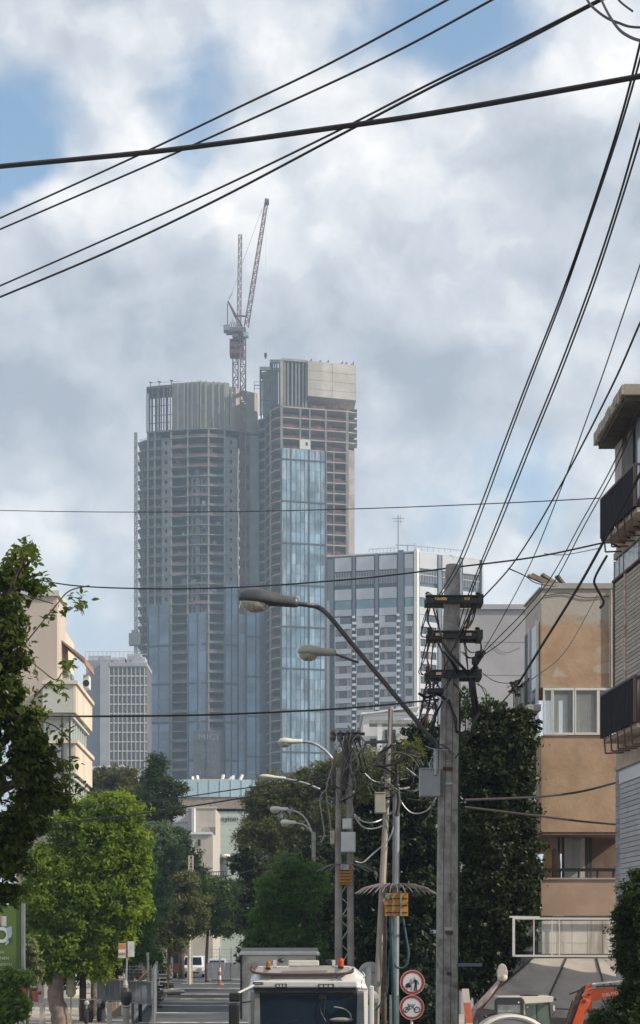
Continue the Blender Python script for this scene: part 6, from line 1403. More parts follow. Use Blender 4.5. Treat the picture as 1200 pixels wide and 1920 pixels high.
MB().tube(pa, [.13, .12, .09, .05], 6).build('arm', mat('arm_pink', (.40, .30, .27), .6, var=.25, scale=6, stain_sheen=(.24, .16, .13), stain_sheen_s=5), T)
MB().tube([p+Vector((.10, -.05, .0)) for p in pa[1:]], .02, 6).build('arm_edge', mat('rust', (.11, .05, .035)), T)
MB().prism([(XX(a, Yg), ZZ(b2, Yg)) for a, b2 in ((933, 1838), (931, 1822), (935, 1810), (941, 1806), (948, 1810), (952, 1822), (951, 1835), (944, 1841))], 'y', Yg-.05, Yg+.03).build('end_plate', mat('plate_cream', (.42, .39, .34), .6, var=.15, scale=6), T, bevel=.02)
MB().ball(P(946, 1833, Yg-.08), .07, .06, .07).build('end_boss', mat('boss', (.62, .50, .38), .5), T)
Yr = 37.6
T = thing('barrier_board', 'red and white barrier board leaning beside the foreground pole', 'barrier', (XX(875, Yr), Yr, 0))
for (ya, yb, m_) in ((1854, 1880, mat('board_white', (.62, .55, .48), .7, var=.1)), (1880.2, 1918, mat('board_red', (.60, .15, .08), .7, var=.15)), (1918.2, 1960, mat('board_white', (.62, .55, .48)))):
    sx_ = lambda p: (p-1854)*.12
    MB().prism([(XX(866+sx_(ya), Yr), ZZ(ya, Yr)), (XX(879+sx_(ya), Yr), ZZ(ya, Yr)), (XX(879+sx_(yb), Yr), ZZ(yb, Yr)), (XX(866+sx_(yb), Yr), ZZ(yb, Yr))], 'y', Yr, Yr+.04).build('board_band', m_, T)
MB().bar((XX(872, Yr), Yr+.15, 0), P(874, 1870, Yr+.08), .05).build('stand', galv, T)

# ---------------------------------------------------------------- left street side
def hoarding():
    Y = 66.0
    pm = mat('hoarding_grey', (.26, .28, .31), .6, .2, var=.08, scale=2, rnd=.08, stain_sheen=(.2, .2, .21), stain_sheen_s=2)
    T = thing('site_fence', 'grey panelled site fence with mesh on top by the left pavement', 'fence', (XX(240, Y), Y, gz(Y)))
    for i in range(9): a = 196+i*9.9; MB().box(XX(a, Y), XX(a+9.4, Y), Y-.01*(i % 2), Y+.03, ZZ(1874+i*.9, Y), ZZ(1839+.2*i, Y)).build('panel', pm, T)
    fr = MB().bar(P(195, 1838, Y-.03), P(286, 1841, Y-.03), .06).bar(P(195, 1875, Y-.03), P(286, 1883, Y-.03), .05)
    for p in (196, 285): fr.bar(P(p, 1882, Y-.03), P(p, 1838, Y-.03), .07)
    fr.build('frame', galv, T)
    for p in (206, 249): MB().box(XX(p-2.5, Y), XX(p+2.5, Y), Y-.05, Y+.06, 0, ZZ(1876, Y)).build('leg', mat('leg_grey', (.16, .17, .17), .8), T)
    ms = MB()
    for i in range(16): ms.bar(P(197+i*5.8, 1838, Y+.3), P(197+i*5.8, 1808, Y+.3), .012)
    for j in range(5): ms.bar(P(197, 1812+j*6, Y+.3), P(284, 1812+j*6, Y+.3), .014)
    ms.build('mesh', galv, T); MB().bar(P(278, 1846, Y+.3), P(277, 1786, Y+.3), .09).build('post', galv, T)
    T = thing('site_fence', 'long grey sheet fence receding along the left kerb', 'fence', (XX(300, 75), 75, gz(75)))
    for i in range(14):
        Ya, Yb_ = 67+i*1.9, 67+(i+1)*1.9-.06; xa, xb = -6.98-(Ya-67)*.092, -6.98-(Yb_-67)*.092
        MB().prism([(xa, Ya), (xb, Yb_), (xb-.04, Yb_), (xa-.04, Ya)], 'z', gz(Ya)+.15, gz(Ya)+1.75).build('panel', pm, T); MB().box(xa-.05, xa+.05, Ya-.05, Ya+.05, gz(Ya), gz(Ya)+2.3).build('post', galv, T)
        MB().prism([(xa, Ya), (xb, Yb_), (xb-.02, Yb_), (xa-.02, Ya)], 'z', gz(Ya)+2.2, gz(Ya)+2.25).build('top_rail', galv, T)
    random.seed(12)
    # workshop clutter on the site behind the panels
    for k, (px, py, r, m_, lab) in enumerate(((263, 1826, .32, black_m, 'dark round drum behind the mesh of the site fence'), (215, 1828, .3, mat('tan_a', (.36, .28, .2), .8), 'tan bundle behind the left site fence'))):
        o = MB().ball(P(px, py, 69), r, r*.7, r*.95).bar(P(px, py+4, 69), (XX(px, 69), 69, gz(69)), .15).build('site_drum', m_, None); tag(o, lab, 'drum')
    o = MB().bar(P(258, 1840, 67.5), P(276, 1820, 67.5), .10, .05).bar(P(262, 1841, 67.5), P(279, 1824, 67.5), .06, .04).build('timber', mat('timber_red', (.45, .26, .18), .8, var=.2), None); tag(o, 'reddish timbers leaning on the site fence mesh', 'timber')
    o = MB().box(XX(200, 70), XX(224, 70), 70, 70.6, gz(70), ZZ(1812, 70)).build('site_board', mat('tan_b', (.34, .28, .22), .9, var=.2), None); tag(o, 'tan board standing behind the site fence', 'board')
    o = MB().box(XX(181, 66), XX(194, 66), 66, 66.5, gz(66), ZZ(1808, 66)).box(XX(179, 66), XX(196, 66), 65.9, 66.6, ZZ(1840, 66), ZZ(1837, 66)).build('utility_cabinet', mat('cab_pale', (.36, .37, .37), .6, var=.1), None); tag(o, 'pale upright cabinet at the left end of the site fence', 'cabinet')
    for k, (px, Yc_, h, lab) in enumerate(((293, 80, 1.5, 'dark clutter stack nearest in the row by the kerb fence'), (305, 88, 1.9, 'dark upright tool stack in the middle of the kerb row'), (314, 98, 1.2, 'small dark heap farthest in the kerb row'))):
        T = thing('site_equipment', lab, 'equipment', (XX(px, Yc_), Yc_, gz(Yc_)))
        x = XX(px, Yc_)
        for i in range(9): MB().box(x+random.uniform(-.35, .2), x+random.uniform(.0, .45), Yc_+random.uniform(-.4, .2), Yc_+random.uniform(.2, .5), gz(Yc_)+h*i/9, gz(Yc_)+h*(i+.8)/9).build('part', mat('clutter', (.07, .065, .06), .8, var=.5, scale=4, rnd=.6), T)
    o = MB().ball((XX(323, 96), 96, gz(96)+.18), .8, .4, .2).build('sand_heap', mat('rubble', (.40, .37, .33), .9, var=.2), None); tag(o, 'pale rubble sack lying at the left road edge', 'rubble')
hoarding()
T = thing('street_sign', 'thin pole with two back to back plates beside the site fence', 'road sign', (XX(237, 62), 62, 0))
MB().tube([(XX(234, 62), 62, 0), P(236, 1850, 62), P(239, 1766, 62)], .035, 8).build('pole', galv, T)
MB().box(XX(222.5, 62), XX(236, 62), 61.9, 61.93, ZZ(1796, 62), ZZ(1769, 62)).build('plate', mat('plate_w', (.60, .58, .54), .5), T); MB().box(XX(222.5, 62), XX(236, 62), 61.88, 61.897, ZZ(1778, 62), ZZ(1770, 62)).box(XX(222.5, 62), XX(236, 62), 61.88, 61.897, ZZ(1789, 62), ZZ(1786, 62)).build('orange_print', mat('plate_o', (.55, .2, .06), .5), T)
MB().box(XX(240, 62), XX(252, 62), 61.95, 61.98, ZZ(1794, 62), ZZ(1765, 62)).build('plate', mat('plate_w', (.6, .58, .54)), T)
T = thing('parking_meter', 'black headed post like a parking meter in front of the site fence', 'parking meter', (XX(236, 60), 60, 0))
MB().lathe((XX(236.5, 60), 60, 0), [(.12, 0), (.12, .9), (.16, .95), (.13, 1.0)], 12).build('post', mat('meter_grey', (.28, .27, .26), .6, var=.1), T)
MB().ball((XX(236.5, 60), 60, 1.32), .24, .2, .36).build('head', mat('meter_black', (.03, .03, .035), .4), T); MB().lathe((XX(235, 60), 60, 1.66), [(.09, 0), (.11, .1), (.06, .3)], 10).build('cap', mat('meter_cap', (.35, .3, .28), .6), T)
# bollards on the left pavement
bol = None
for k, (px, pyb, h, lab) in enumerate(((40, 1891, .55, 'pale bollard farthest left, beside the terracotta pots'), (76, 1890, .62, 'pale bollard standing behind the centre of the paving'), (80, 1925, .85, 'nearest tall square bollard on the left pavement'), (206, 1926, .9, 'slim bollard right of the tree trunks'), (26, 1930, .7, 'white rounded bollard at the bottom left corner'))):
    Y = (CZ-.13)*F/(pyb-HY)
    T = thing('bollard', lab, 'bollard', (XX(px, Y), Y, .13), 'bollards on the left pavement')
    MB().box(XX(px, Y)-.10, XX(px, Y)+.07, Y-.1, Y+.1, .13, .13+h).build('post', mat('bollard_stone', (.42, .38, .33), .8, var=.1), T, bevel=.015); MB().box(XX(px, Y)-.11, XX(px, Y)+.08, Y-.11, Y+.11, .13+h, .17+h).build('cap', mat('bollard_cap', (.55, .50, .44), .8), T)
tc_m = mat('terracotta', (.42, .13, .07), .8, var=.15)
for (px, Y, r, h, lab) in ((40, 82, .42, .9, 'tall terracotta pot by the leftmost bollard'), (57, 85, .38, .7, 'dark brown planter between the terracotta pots'), (69, 84, .25, .55, 'small terracotta pot with a leafy sprig')):
    T = thing('plant_pot', lab, 'plant pot', (XX(px, Y), Y, gz(Y)+.13)); z0 = gz(Y)+.13
    MB().lathe((XX(px, Y), Y, z0), [(r*.7, 0), (r, h*.9), (r*1.08, h*.9), (r*1.08, h), (r*.85, h)], 16).build('pot', tc_m if px != 57 else mat('pot_brown', (.16, .08, .05), .8), T)
# hanging bag / planter beside trunk
o = MB().lathe(P(133, 1870, 63), [(.1, 0), (.2, .15), (.17, .75), (.08, .85)], 10).bar(P(133, 1870, 63), (XX(133, 63), 63, .13), .05).build('wrapped_post', mat('sack_olive', (.30, .29, .20), .9, var=.2), None); tag(o, 'olive wrapped post beside the leaning tree trunk', 'post')
# parked two wheeler silhouettes
def motorbike(px, Y, lab):
    T = thing('motorbike', lab, 'motorbike', (XX(px, Y), Y, .13)); x = XX(px, Y)
    for dy in (-.6, .6): MB().lathe((x, Y+dy, .45), [(.16, -.05), (.3, -.06), (.3, .06), (.16, .05)], 16, 'x').build('wheel', rubber, T)
    MB().ball((x, Y, .78), .16, .5, .2).build('tank', black_m, T); MB().ball((x, Y+.35, .95), .15, .35, .09).build('seat', dark, T)
    MB().bar((x-.34, Y-.45, 1.12), (x+.34, Y-.45, 1.12), .035).bar((x, Y-.6, .45), (x, Y-.42, 1.12), .06).build('handlebar', galv, T); MB().ball((x, Y-.55, .98), .11, .08, .11).build('headlight', mat('lens', (.45, .44, .38)), T)
motorbike(166, 64, 'dark motorbike parked just right of the second tree trunk'); motorbike(190, 66, 'dark motorbike parked beneath the site fence, right of the other')
# green billboard
Yg2 = 48.0
T = thing('billboard', 'green poster board with a white round emblem at the left edge', 'billboard', (XX(10, Yg2), Yg2, 0))
MB().box(XX(-70, Yg2), XX(40.5, Yg2), Yg2, Yg2+.12, ZZ(1817, Yg2), ZZ(1696, Yg2)).build('poster', mat('poster_green', (.075, .125, .022), .5, var=.12, scale=1.2), T)
fr = MB().box(XX(40.6, Yg2), XX(45.5, Yg2), Yg2-.05, Yg2+.2, ZZ(1820, Yg2), ZZ(1694, Yg2)).box(XX(-72, Yg2), XX(40.5, Yg2), Yg2-.05, Yg2+.2, ZZ(1821, Yg2), ZZ(1817.3, Yg2)); fr.build('frame', mat('frame_grey', (.20, .22, .22), .5, .3), T)
e = ring(P(3, 1753, Yg2), .14, .24, Yg2-.015, Yg2-.003, 28); e.build('emblem', mat('emblem_grey', (.50, .54, .56), .5, var=.1), T)
MB().box(XX(3, Yg2), XX(12, Yg2), Yg2-.014, Yg2-.002, ZZ(1737, Yg2), ZZ(1718, Yg2)).build('print_patch', mat('print_grey', (.42, .45, .48), .5), T); MB().box(XX(-2, Yg2), XX(2.6, Yg2), Yg2-.014, Yg2-.002, ZZ(1733, Yg2), ZZ(1715, Yg2)).build('print_patch', mat('print_brown', (.35, .2, .08), .5), T)
MB().prism([(XX(a, Yg2), ZZ(b2, Yg2)) for a, b2 in ((12, 1740), (22, 1736), (23, 1750), (17, 1768), (9, 1774), (15, 1755))], 'y', Yg2-.02, Yg2-.016).build('print_patch', mat('print_slate', (.28, .34, .38), .5), T)
MB().prism([(XX(a, Yg2), ZZ(b2, Yg2)) for a, b2 in ((16, 1760), (22, 1757), (23, 1764), (18, 1770))], 'y', Yg2-.024, Yg2-.021).build('print_patch', mat('print_dark', (.03, .07, .05), .5), T)
for (s, px, py, sz) in (('BANK', -4, 1785.5, .13), ('ADORENEN', -6, 1797, .12), ('BCOTENNEREN', -8, 1809, .12)): text_obj('poster_lettering', s, sz, mat('print_white', (.36, .42, .33), .5), T, Matrix.Translation(P(px, py, Yg2-.008))@FACE, .002, 1.15)
for p in (-50, 20): MB().box(XX(p, Yg2)-.06, XX(p, Yg2)+.06, Yg2+.21, Yg2+.33, 0, ZZ(1760, Yg2)).build('post', galv, T)

# ---------------------------------------------------------------- far end of the street
def car(name, label, cat, px, Y, L, w, h, body_m, kind='van'):
    T = thing(name, label, cat, (XX(px, Y), Y, gz(Y))); x = XX(px, Y); g = gz(Y)
    half = lambda f, zz, yy: [(x-w/2*f, yy, g+zz), (x+w/2*f, yy, g+zz)]
    prof = [(Y-.05, .3), (Y-.12, .55), (Y-.02, .85), (Y+.25, 1.0), (Y+.75, h-.08), (Y+1.2, h), (Y+L-.6, h), (Y+L-.1, 1.1), (Y+L, .8), (Y+L, .3)] if kind == 'van' else [(Y-.02, .3), (Y-.06, .6), (Y+.1, .85), (Y+1.2, .98), (Y+1.9, h-.03), (Y+2.6, h), (Y+3.4, h-.08), (Y+L, .95), (Y+L, .3)]
    fl = {0: 1, 1: 1, 2: 1, 3: .97}
    vs = []; fs = []; m = len(prof)
    for s in (-1, -.85, .85, 1):
        for i, (yy, zz) in enumerate(prof):
            inn = .12 if zz > 1.05 else 0; e = .06 if abs(s) == 1 else 0
            vs.append((x+s*(w/2-inn), yy, g+zz-(e if zz > .9 else 0)))
    for c in range(3):
        for j in range(m): fs.append((c*m+j, (c+1)*m+j, (c+1)*m+(j+1) % m, c*m+(j+1) % m))
    fs += [tuple(range(m)), tuple(3*m+j for j in range(m-1, -1, -1))]
    MB().add(vs, fs).build('body', body_m, T)
    a, b2 = prof[3], prof[4]
    MB().add([(x-w/2*.8, a[0]-.02, g+a[1]+.02), (x+w/2*.8, a[0]-.02, g+a[1]+.02), (x+w/2*.72, b2[0]-.03, g+b2[1]-.04), (x-w/2*.72, b2[0]-.03, g+b2[1]-.04)], [(0, 1, 2, 3)]).build('windscreen', glassy('windscreen', (.012, .025, .05)), T)
    for s in (-1, 1):
        MB().box(x+s*w*.33-.16, x+s*w*.33+.16, prof[1][0]-.03, prof[1][0]+.05, g+.62, g+.78).build('headlight', mat('lens', (.45, .44, .38)), T)
        for yy in (Y+.75, Y+L-.8): MB().lathe((x+s*(w/2-.1), yy, g+.31), [(.18, -.1), (.31, -.1), (.31, .1), (.18, .1)], 16, 'x').build('wheel', rubber, T)
        MB().ball((x+s*(w/2+.09), Y+.5, g+1.02), .09, .05, .07).build('wing_mirror', body_m, T)
    MB().box(x-w*.3, x+w*.3, prof[1][0]-.02, prof[1][0]+.01, g+.33, g+.46).build('grille', dark, T); MB().box(x-.25, x+.25, prof[1][0]-.035, prof[1][0]-.022, g+.48, g+.58).build('number_plate', mat('plate_yellow', (.6, .45, .08), .5), T)
    return T
car('white_van', 'small white van facing the camera at the far end of the road', 'van', 361, 128, 4.2, 1.8, 1.75, mat('van_white', (.66, .67, .70), .3, coat=.5, var=.03))
car('parked_car', 'pale car parked behind the grey barrier at the far right kerb', 'car', 405, 150, 4.3, 1.8, 1.45, mat('car_silver', (.45, .50, .55), .3, .3, coat=.5, var=.03), 'car')
T = thing('red_vehicle', 'dark red vehicle standing left of the small white van', 'van', (XX(331, 126), 126, gz(126)))
g0 = gz(126); MB().box(XX(324, 126), XX(340, 126), 126, 130, g0+.4, g0+2.2).build('body', mat('dark_red', (.14, .03, .02), .5, var=.3, scale=1), T, bevel=.08); MB().box(XX(326, 126), XX(338, 126), 125.96, 125.99, g0+1.2, g0+1.9).build('windscreen', glassy('windscreen', (.012, .025, .05)), T)
for p in (327, 337): MB().lathe((XX(p, 126), 126.5, g0+.35), [(.15, -.12), (.35, -.12), (.35, .12), (.15, .12)], 14, 'x').build('wheel', rubber, T)
MB().ball((XX(322, 126), 126.2, g0+2.2), .35, .2, .35).build('front_lamp', mat('lamp_red2', (.4, .12, .08), .5), T)
def rbarrier():
    T = thing('road_barrier', 'grey sheet barrier with wire mesh on top across the right of the road', 'barrier', (XX(420, 122), 122, gz(122)))
    Y = 122.0; g = gz(Y)
    for i in range(6): a = 387+i*11.5; MB().box(XX(a, Y), XX(a+11, Y), Y+.02*(i % 2), Y+.06, g+.1, g+1.35).build('panel', mat('hoarding_grey', (.26, .28, .31)), T)
    m_ = MB()
    for j in range(4): m_.bar((XX(387, Y), Y+.1, g+1.5+j*.28), (XX(456, Y), Y+.1, g+1.5+j*.28), .025)
    for i in range(15): m_.bar((XX(387+4.7*i, Y), Y+.1, g+1.35), (XX(387+4.7*i, Y), Y+.1, g+2.35), .018)
    m_.build('mesh', galv, T)
    for p in (388, 411, 433, 455): MB().bar((XX(p, Y), Y+.1, g), (XX(p, Y), Y+.1, g+2.5), .06).build('post', galv, T)
    MB().box(XX(385, Y), XX(452, Y), Y-1.4, Y-.6, g, g+.12).build('kerb_base', kerb_m, T)
    T = thing('delineator', 'slim orange and white striped delineator before the grey barrier', 'traffic post', (XX(412, 112), 112, gz(112))); g = gz(112)
    for i in range(5): MB().lathe((XX(412, 112), 112, g+.1+i*.28), [(.11-.012*i, 0), (.105-.012*i, .277)], 12).build('band', (mat('deli_orange', (.34, .12, .07), .6), white_p)[i % 2], T)
    MB().lathe((XX(412, 112), 112, g), [(.32, 0), (.3, .06), (.14, .1)], 14).build('foot', mat('deli_foot', (.3, .1, .05), .7), T); MB().bar((XX(413, 112), 112, g+1.5), (XX(413, 112), 112, g+2.1), .04).build('rod', galv, T)
rbarrier()
T = thing('lattice_post', 'pale lattice post among the low street trees', 'post', (XX(356, 115), 115, gz(115)))
MB().lattice((XX(356, 115), 115, gz(115)), P(358, 1605, 115), .28, 14, .035, .02).build('lattice', mat('post_cream', (.50, .46, .38), .8, var=.2), T)
MB().tube([(XX(355, 113), 113, gz(113)), P(355, 1752, 113)], .12, 8).build('concrete_foot', mat('post_cream', (.5, .46, .38)), T)
# unseen block added outside the frame on the right to shade the pole
T = thing('shading_block', 'pale unseen block added beyond the right picture edge to shade the pole', 'building', (12, 20, 0))
MB().box(8.6, 12.5, 8, 28.6, 0, 15.4).build('wall', mat('shading_block_wall', (.50, .46, .40), .9, var=.08), T)
for i in range(4):
    for j in range(5): MB().box(8.5, 8.59, 10+i*4.6, 12.2+i*4.6, 1.4+j*3.2, 2.9+j*3.2).build('window', glassy('shading_block_glass', (.06, .08, .1)), T)
MB().box(8.4, 12.7, 7.8, 28.8, 15.401, 15.65).build('roof', kerb_m, T)
# ---------------------------------------------------------------- trees
def leaves_mesh(name, C, size, m, parent, outn=None, asp=.5, fold=.25, big=None):
    """C: n x 3 leaf centres; each leaf is a folded four-point blade pair of its own size and turn"""
    n = len(C); 
    a = rng.normal(size=(n, 3)); 
    if outn is not None: a = a*.75+outn*.9
    a /= np.linalg.norm(a, axis=1)[:, None]                      # leaf normal
    t = rng.normal(size=(n, 3)); t[:, 2] -= .35; t -= a*(t*a).sum(1)[:, None]; t /= np.linalg.norm(t, axis=1)[:, None]
    b2 = np.cross(a, t); s = size*(.6+.8*rng.random(n))[:, None]
    if big is not None: s = s*big[:, None]
    V = np.empty((n, 4, 3)); V[:, 0] = C-t*s*.5; V[:, 1] = C+b2*s*asp*.5+a*s*fold*.3; V[:, 2] = C+t*s*.5; V[:, 3] = C-b2*s*asp*.5+a*s*fold*.3
    org = np.array(ORG[parent.name]); V = (V-org).reshape(-1, 3)
    me = bpy.data.meshes.new(name); me.vertices.add(4*n); me.vertices.foreach_set('co', V.ravel()); 
    me.loops.add(4*n); me.loops.foreach_set('vertex_index', np.arange(4*n, dtype=np.int32))
    me.polygons.add(n); me.polygons.foreach_set('loop_start', np.arange(0, 4*n, 4, dtype=np.int32)); me.polygons.foreach_set('loop_total', np.full(n, 4, dtype=np.int32))
    me.materials.append(m); me.update(calc_edges=True)
    o = bpy.data.objects.new(name, me); link(o, parent); ORG[o.name] = ORG[parent.name]; return o
BARK = mat('bark', (.11, .08, .06), .95, var=.35, scale=6, bump=.6, bscale=30)
def tree(name, label, cat, Y, blobs, leaf_px, clump_px, dens, m, trunk=None, per=16, asp=.5, depth=.9, group=None, core=.5, bark=None, nlimb=9, spread=.55, ragged=1.0):
    k = Y/F
    bx_ = trunk[0][0] if trunk else np.mean([b_[0] for b_ in blobs])
    T = thing(name, label, cat, (XX(bx_, Y), Y, gz(Y)), group)
    Cs = []; Ns = []; Bs = []
    for bb in blobs:
        cx, cy, rx, ry = bb[:4]; dy = bb[4] if len(bb) > 4 else 0; c = np.array(P(cx, cy, Y+dy)); R = np.array([rx*k, (rx+ry)/2*k*depth, ry*k])
        # lumps of foliage on the blob, each lump a small crown of its own with gaps between
        lr = max(1.25*clump_px, .40*min(rx, ry)); lr = min(lr, .8*min(rx, ry)); nl = max(4, int(1.15*ragged*3.6*rx*ry/lr**2))
        ld = rng.normal(size=(nl, 3)); ld /= np.linalg.norm(ld, axis=1)[:, None]; ld[:, 1] = np.where(rng.random(nl) < .7, -abs(ld[:, 1]), ld[:, 1])
        lc = c+ld*R*(.50+.42*rng.random(nl))[:, None]
        lrad = lr*k*(.62+.6*rng.random(nl))
        nc = max(3, int(dens*3.2*(lr/clump_px)**2))
        d = rng.normal(size=(nl, nc, 3)); d /= np.linalg.norm(d, axis=2)[:, :, None]; d[:, :, 1] = np.where(rng.random((nl, nc)) < .6, -abs(d[:, :, 1]), d[:, :, 1]); d[:, :, 2] = np.where(rng.random((nl, nc)) < .45, abs(d[:, :, 2]), d[:, :, 2])
        cc = (lc[:, None, :]+d*np.array([1.1, 1, .8])*(lrad[:, None]*(.75+.35*rng.random((nl, nc))))[:, :, None]).reshape(-1, 3)
        nt_ = nl*nc; d = d.reshape(-1, 3)
        cr = clump_px*k*(.35+.5*rng.random(nt_))
        L = cc[:, None, :]+rng.normal(size=(nt_, per, 3))*cr[:, None, None]*np.array([spread, spread, spread*.72])
        Cs.append(L.reshape(-1, 3)); Ns.append(np.repeat(d, per, 0)+np.array([.1, -.1, .5])); Bs.append(np.ones(nt_*per))
        nf = int(nt_*per*core*.5); li = rng.integers(0, nl, nf); d2 = rng.normal(size=(nf, 3)); d2 /= np.linalg.norm(d2, axis=1)[:, None]
        Cs.append(lc[li]+d2*(lrad[li]*rng.random(nf)**.5*.8)[:, None]); Ns.append(d2); Bs.append(np.full(nf, 1.7))
        nf = int(nt_*per*core*.35); d2 = rng.normal(size=(nf, 3)); d2 /= np.linalg.norm(d2, axis=1)[:, None]
        Cs.append(c+d2*R*(.6*rng.random(nf)**.4)[:, None]); Ns.append(d2); Bs.append(np.full(nf, 2.3))
    C = np.concatenate(Cs); Nn = np.concatenate(Ns); Nn = Nn/np.linalg.norm(Nn, axis=1)[:, None]
    C[:, 2] = np.maximum(C[:, 2], gz(Y)+.05)
    o = leaves_mesh('crown', C, leaf_px*k, m, T, Nn, asp, big=np.concatenate(Bs)); o['kind'] = 'stuff'
    bk = bark or BARK
    if trunk:
        pts = smooth([Vector((XX(p[0], Y), Y, gz(Y) if p[1] is None else ZZ(p[1], Y))) for p in trunk], 5)
        r0 = trunk[0][2]*k/2; r1 = trunk[-1][2]*k/2
        rads = [(r0+(r1-r0)*i/(len(pts)-1))*(1.25 if i == 0 else 1)*(1+.06*math.sin(i*2.1)) for i in range(len(pts))]
        MB().tube(pts, rads, 12).build('trunk', bk, T, smooth=True); topp = pts[-1]
    else: topp = Vector((XX(bx_, Y), Y, gz(Y)+.2)); r1 = 3*k
    for bb in blobs[:nlimb]:
        e = P(bb[0], bb[1], Y+(bb[4] if len(bb) > 4 else 0)); mid = topp.lerp(e, .5)+Vector((0, 0, -.05*(e-topp).length))
        MB().tube(smooth([topp, mid, e], 4), [r1*.9*(1-i/9.5) for i in range(9)], 6).build('limb', bk, T)
        for q in range(3):
            e2 = e+Vector((random.uniform(-1, 1)*bb[2], random.uniform(-1, .2)*bb[2], random.uniform(-.3, 1)*bb[3]))*k*.8
            MB().tube([mid.lerp(e, .5+.15*q), mid.lerp(e2, .75)+Vector((0, 0, .1)), e2], [r1*.35, r1*.25, r1*.1], 5).build('branch', bk, T)
    return T
LM = leaf_mat
dk_leaf = LM('leaf_dark', (.018, .035, .012), (.05, .075, .022), .25)
dk2_leaf = LM('leaf_dark_ficus', (.010, .019, .008), (.034, .046, .016), .18)
yg_leaf = LM('leaf_yellow_green', (.03, .085, .012), (.21, .275, .035), .5, tcol=(2.6, 2.3, .5))
md_leaf = LM('leaf_mid', (.035, .065, .02), (.09, .13, .04), .35)
ol_leaf = LM('leaf_olive', (.045, .058, .022), (.15, .155, .055), .35)
br_leaf = LM('leaf_bright', (.03, .085, .012), (.10, .18, .03), .45)
bl_leaf = LM('leaf_bluegreen', (.05, .085, .05), (.12, .17, .10), .35)
nr_leaf = LM('leaf_near', (.024, .046, .010), (.12, .15, .03), .4, rough=.3)

# right of the street, far to near
tree('feathery_tree', 'tall olive feathery tree behind the middle poles, sunlit on top', 'tree', 100,
     [(492, 1512, 34, 36), (515, 1490, 45, 38), (560, 1482, 42, 42), (610, 1462, 40, 42), (655, 1455, 42, 50), (700, 1440, 34, 40), (500, 1570, 55, 50), (570, 1560, 55, 60), (640, 1540, 60, 70), (700, 1520, 50, 70), (464, 1595, 26, 45), (620, 1640, 80, 70), (520, 1640, 60, 60)],
     6.5, 13, 1.5, ol_leaf, [(600, None, 26), (604, 1700, 20), (600, 1600, 15)], asp=.28, core=.5)
tree('dark_broad_tree', 'very dark dense tree filling the space left of the foreground pole', 'tree', 62,
     [(690, 1500, 45, 45), (760, 1430, 48, 45), (790, 1500, 50, 60), (730, 1570, 70, 60), (800, 1600, 50, 80), (700, 1650, 70, 70), (780, 1700, 70, 80), (690, 1760, 70, 80), (770, 1820, 80, 90), (650, 1720, 45, 60), (690, 1880, 70, 70), (800, 1900, 50, 60), (800, 1395, 35, 35)],
     9, 17, 1.7, dk2_leaf, [(760, None, 30), (758, 1760, 24), (755, 1640, 18)], asp=.55, core=.9, nlimb=0)
tree('light_topped_tree', 'small feathery tree with pale leaf tips just left of the pole', 'tree', 58, [(735, 1440, 34, 32), (700, 1480, 36, 34), (768, 1405, 26, 24), (660, 1430, 22, 22)], 7, 12, 1.0, ol_leaf, [(720, None, 9), (722, 1600, 8), (725, 1500, 6)], asp=.25, core=.2)
tree('dark_ficus', 'tall dark tree between the foreground pole and the orange house', 'tree', 45.3,
     [(952, 1390, 40, 44), (900, 1400, 42, 46), (975, 1440, 30, 50), (925, 1470, 66, 60), (880, 1450, 36, 60), (940, 1570, 66, 66), (885, 1580, 50, 80), (935, 1690, 76, 70), (890, 1710, 55, 80), (935, 1770, 62, 50), (900, 1810, 60, 60), (968, 1515, 36, 44), (972, 1640, 34, 56), (898, 1340, 16, 18), (962, 1346, 26, 22), (988, 1400, 18, 26), (990, 1580, 20, 30), (985, 1720, 22, 26), (930, 1350, 14, 14), (985, 1450, 40, 60, 5), (985, 1560, 40, 70, 5), (990, 1680, 40, 80, 5), (985, 1380, 26, 40, 5)],
     8.5, 16, 1.3, LM('leaf_ficus', (.009, .018, .006), (.042, .054, .018), .22), [(920, None, 34), (918, 1780, 28), (920, 1640, 20)], asp=.55, core=.9, nlimb=0, depth=.55, spread=.6)
tree('sprouting_bush', 'loose light sprigs growing up beside the pole crossarms', 'bush', 50, [(882, 1330, 20, 22), (872, 1310, 12, 20), (915, 1320, 22, 14), (940, 1330, 18, 12), (862, 1350, 14, 18)], 8, 9, .8, md_leaf, None, asp=.35, core=0, per=9)
tree('bright_green_tree', 'bright green feathery tree low behind the white truck', 'tree', 78,
     [(540, 1628, 30, 24), (572, 1645, 34, 28), (515, 1668, 34, 28), (590, 1690, 44, 36), (545, 1700, 44, 40), (492, 1712, 26, 26), (505, 1755, 38, 36), (600, 1745, 46, 40), (550, 1765, 50, 34), (620, 1800, 60, 50), (560, 1810, 60, 36), (478, 1770, 18, 24)],
     8, 13, 1.2, br_leaf, [(580, None, 18), (578, 1780, 15), (575, 1720, 12)], asp=.3, core=.6)
tree('low_dark_tree', 'dark low tree behind the bright green one', 'tree', 92, [(480, 1700, 25, 70), (650, 1700, 50, 90), (600, 1620, 70, 50), (460, 1620, 26, 40), (610, 1850, 110, 60), (490, 1790, 40, 30)], 7, 15, 1.3, dk2_leaf, [(640, None, 20), (640, 1760, 14)], core=.7)
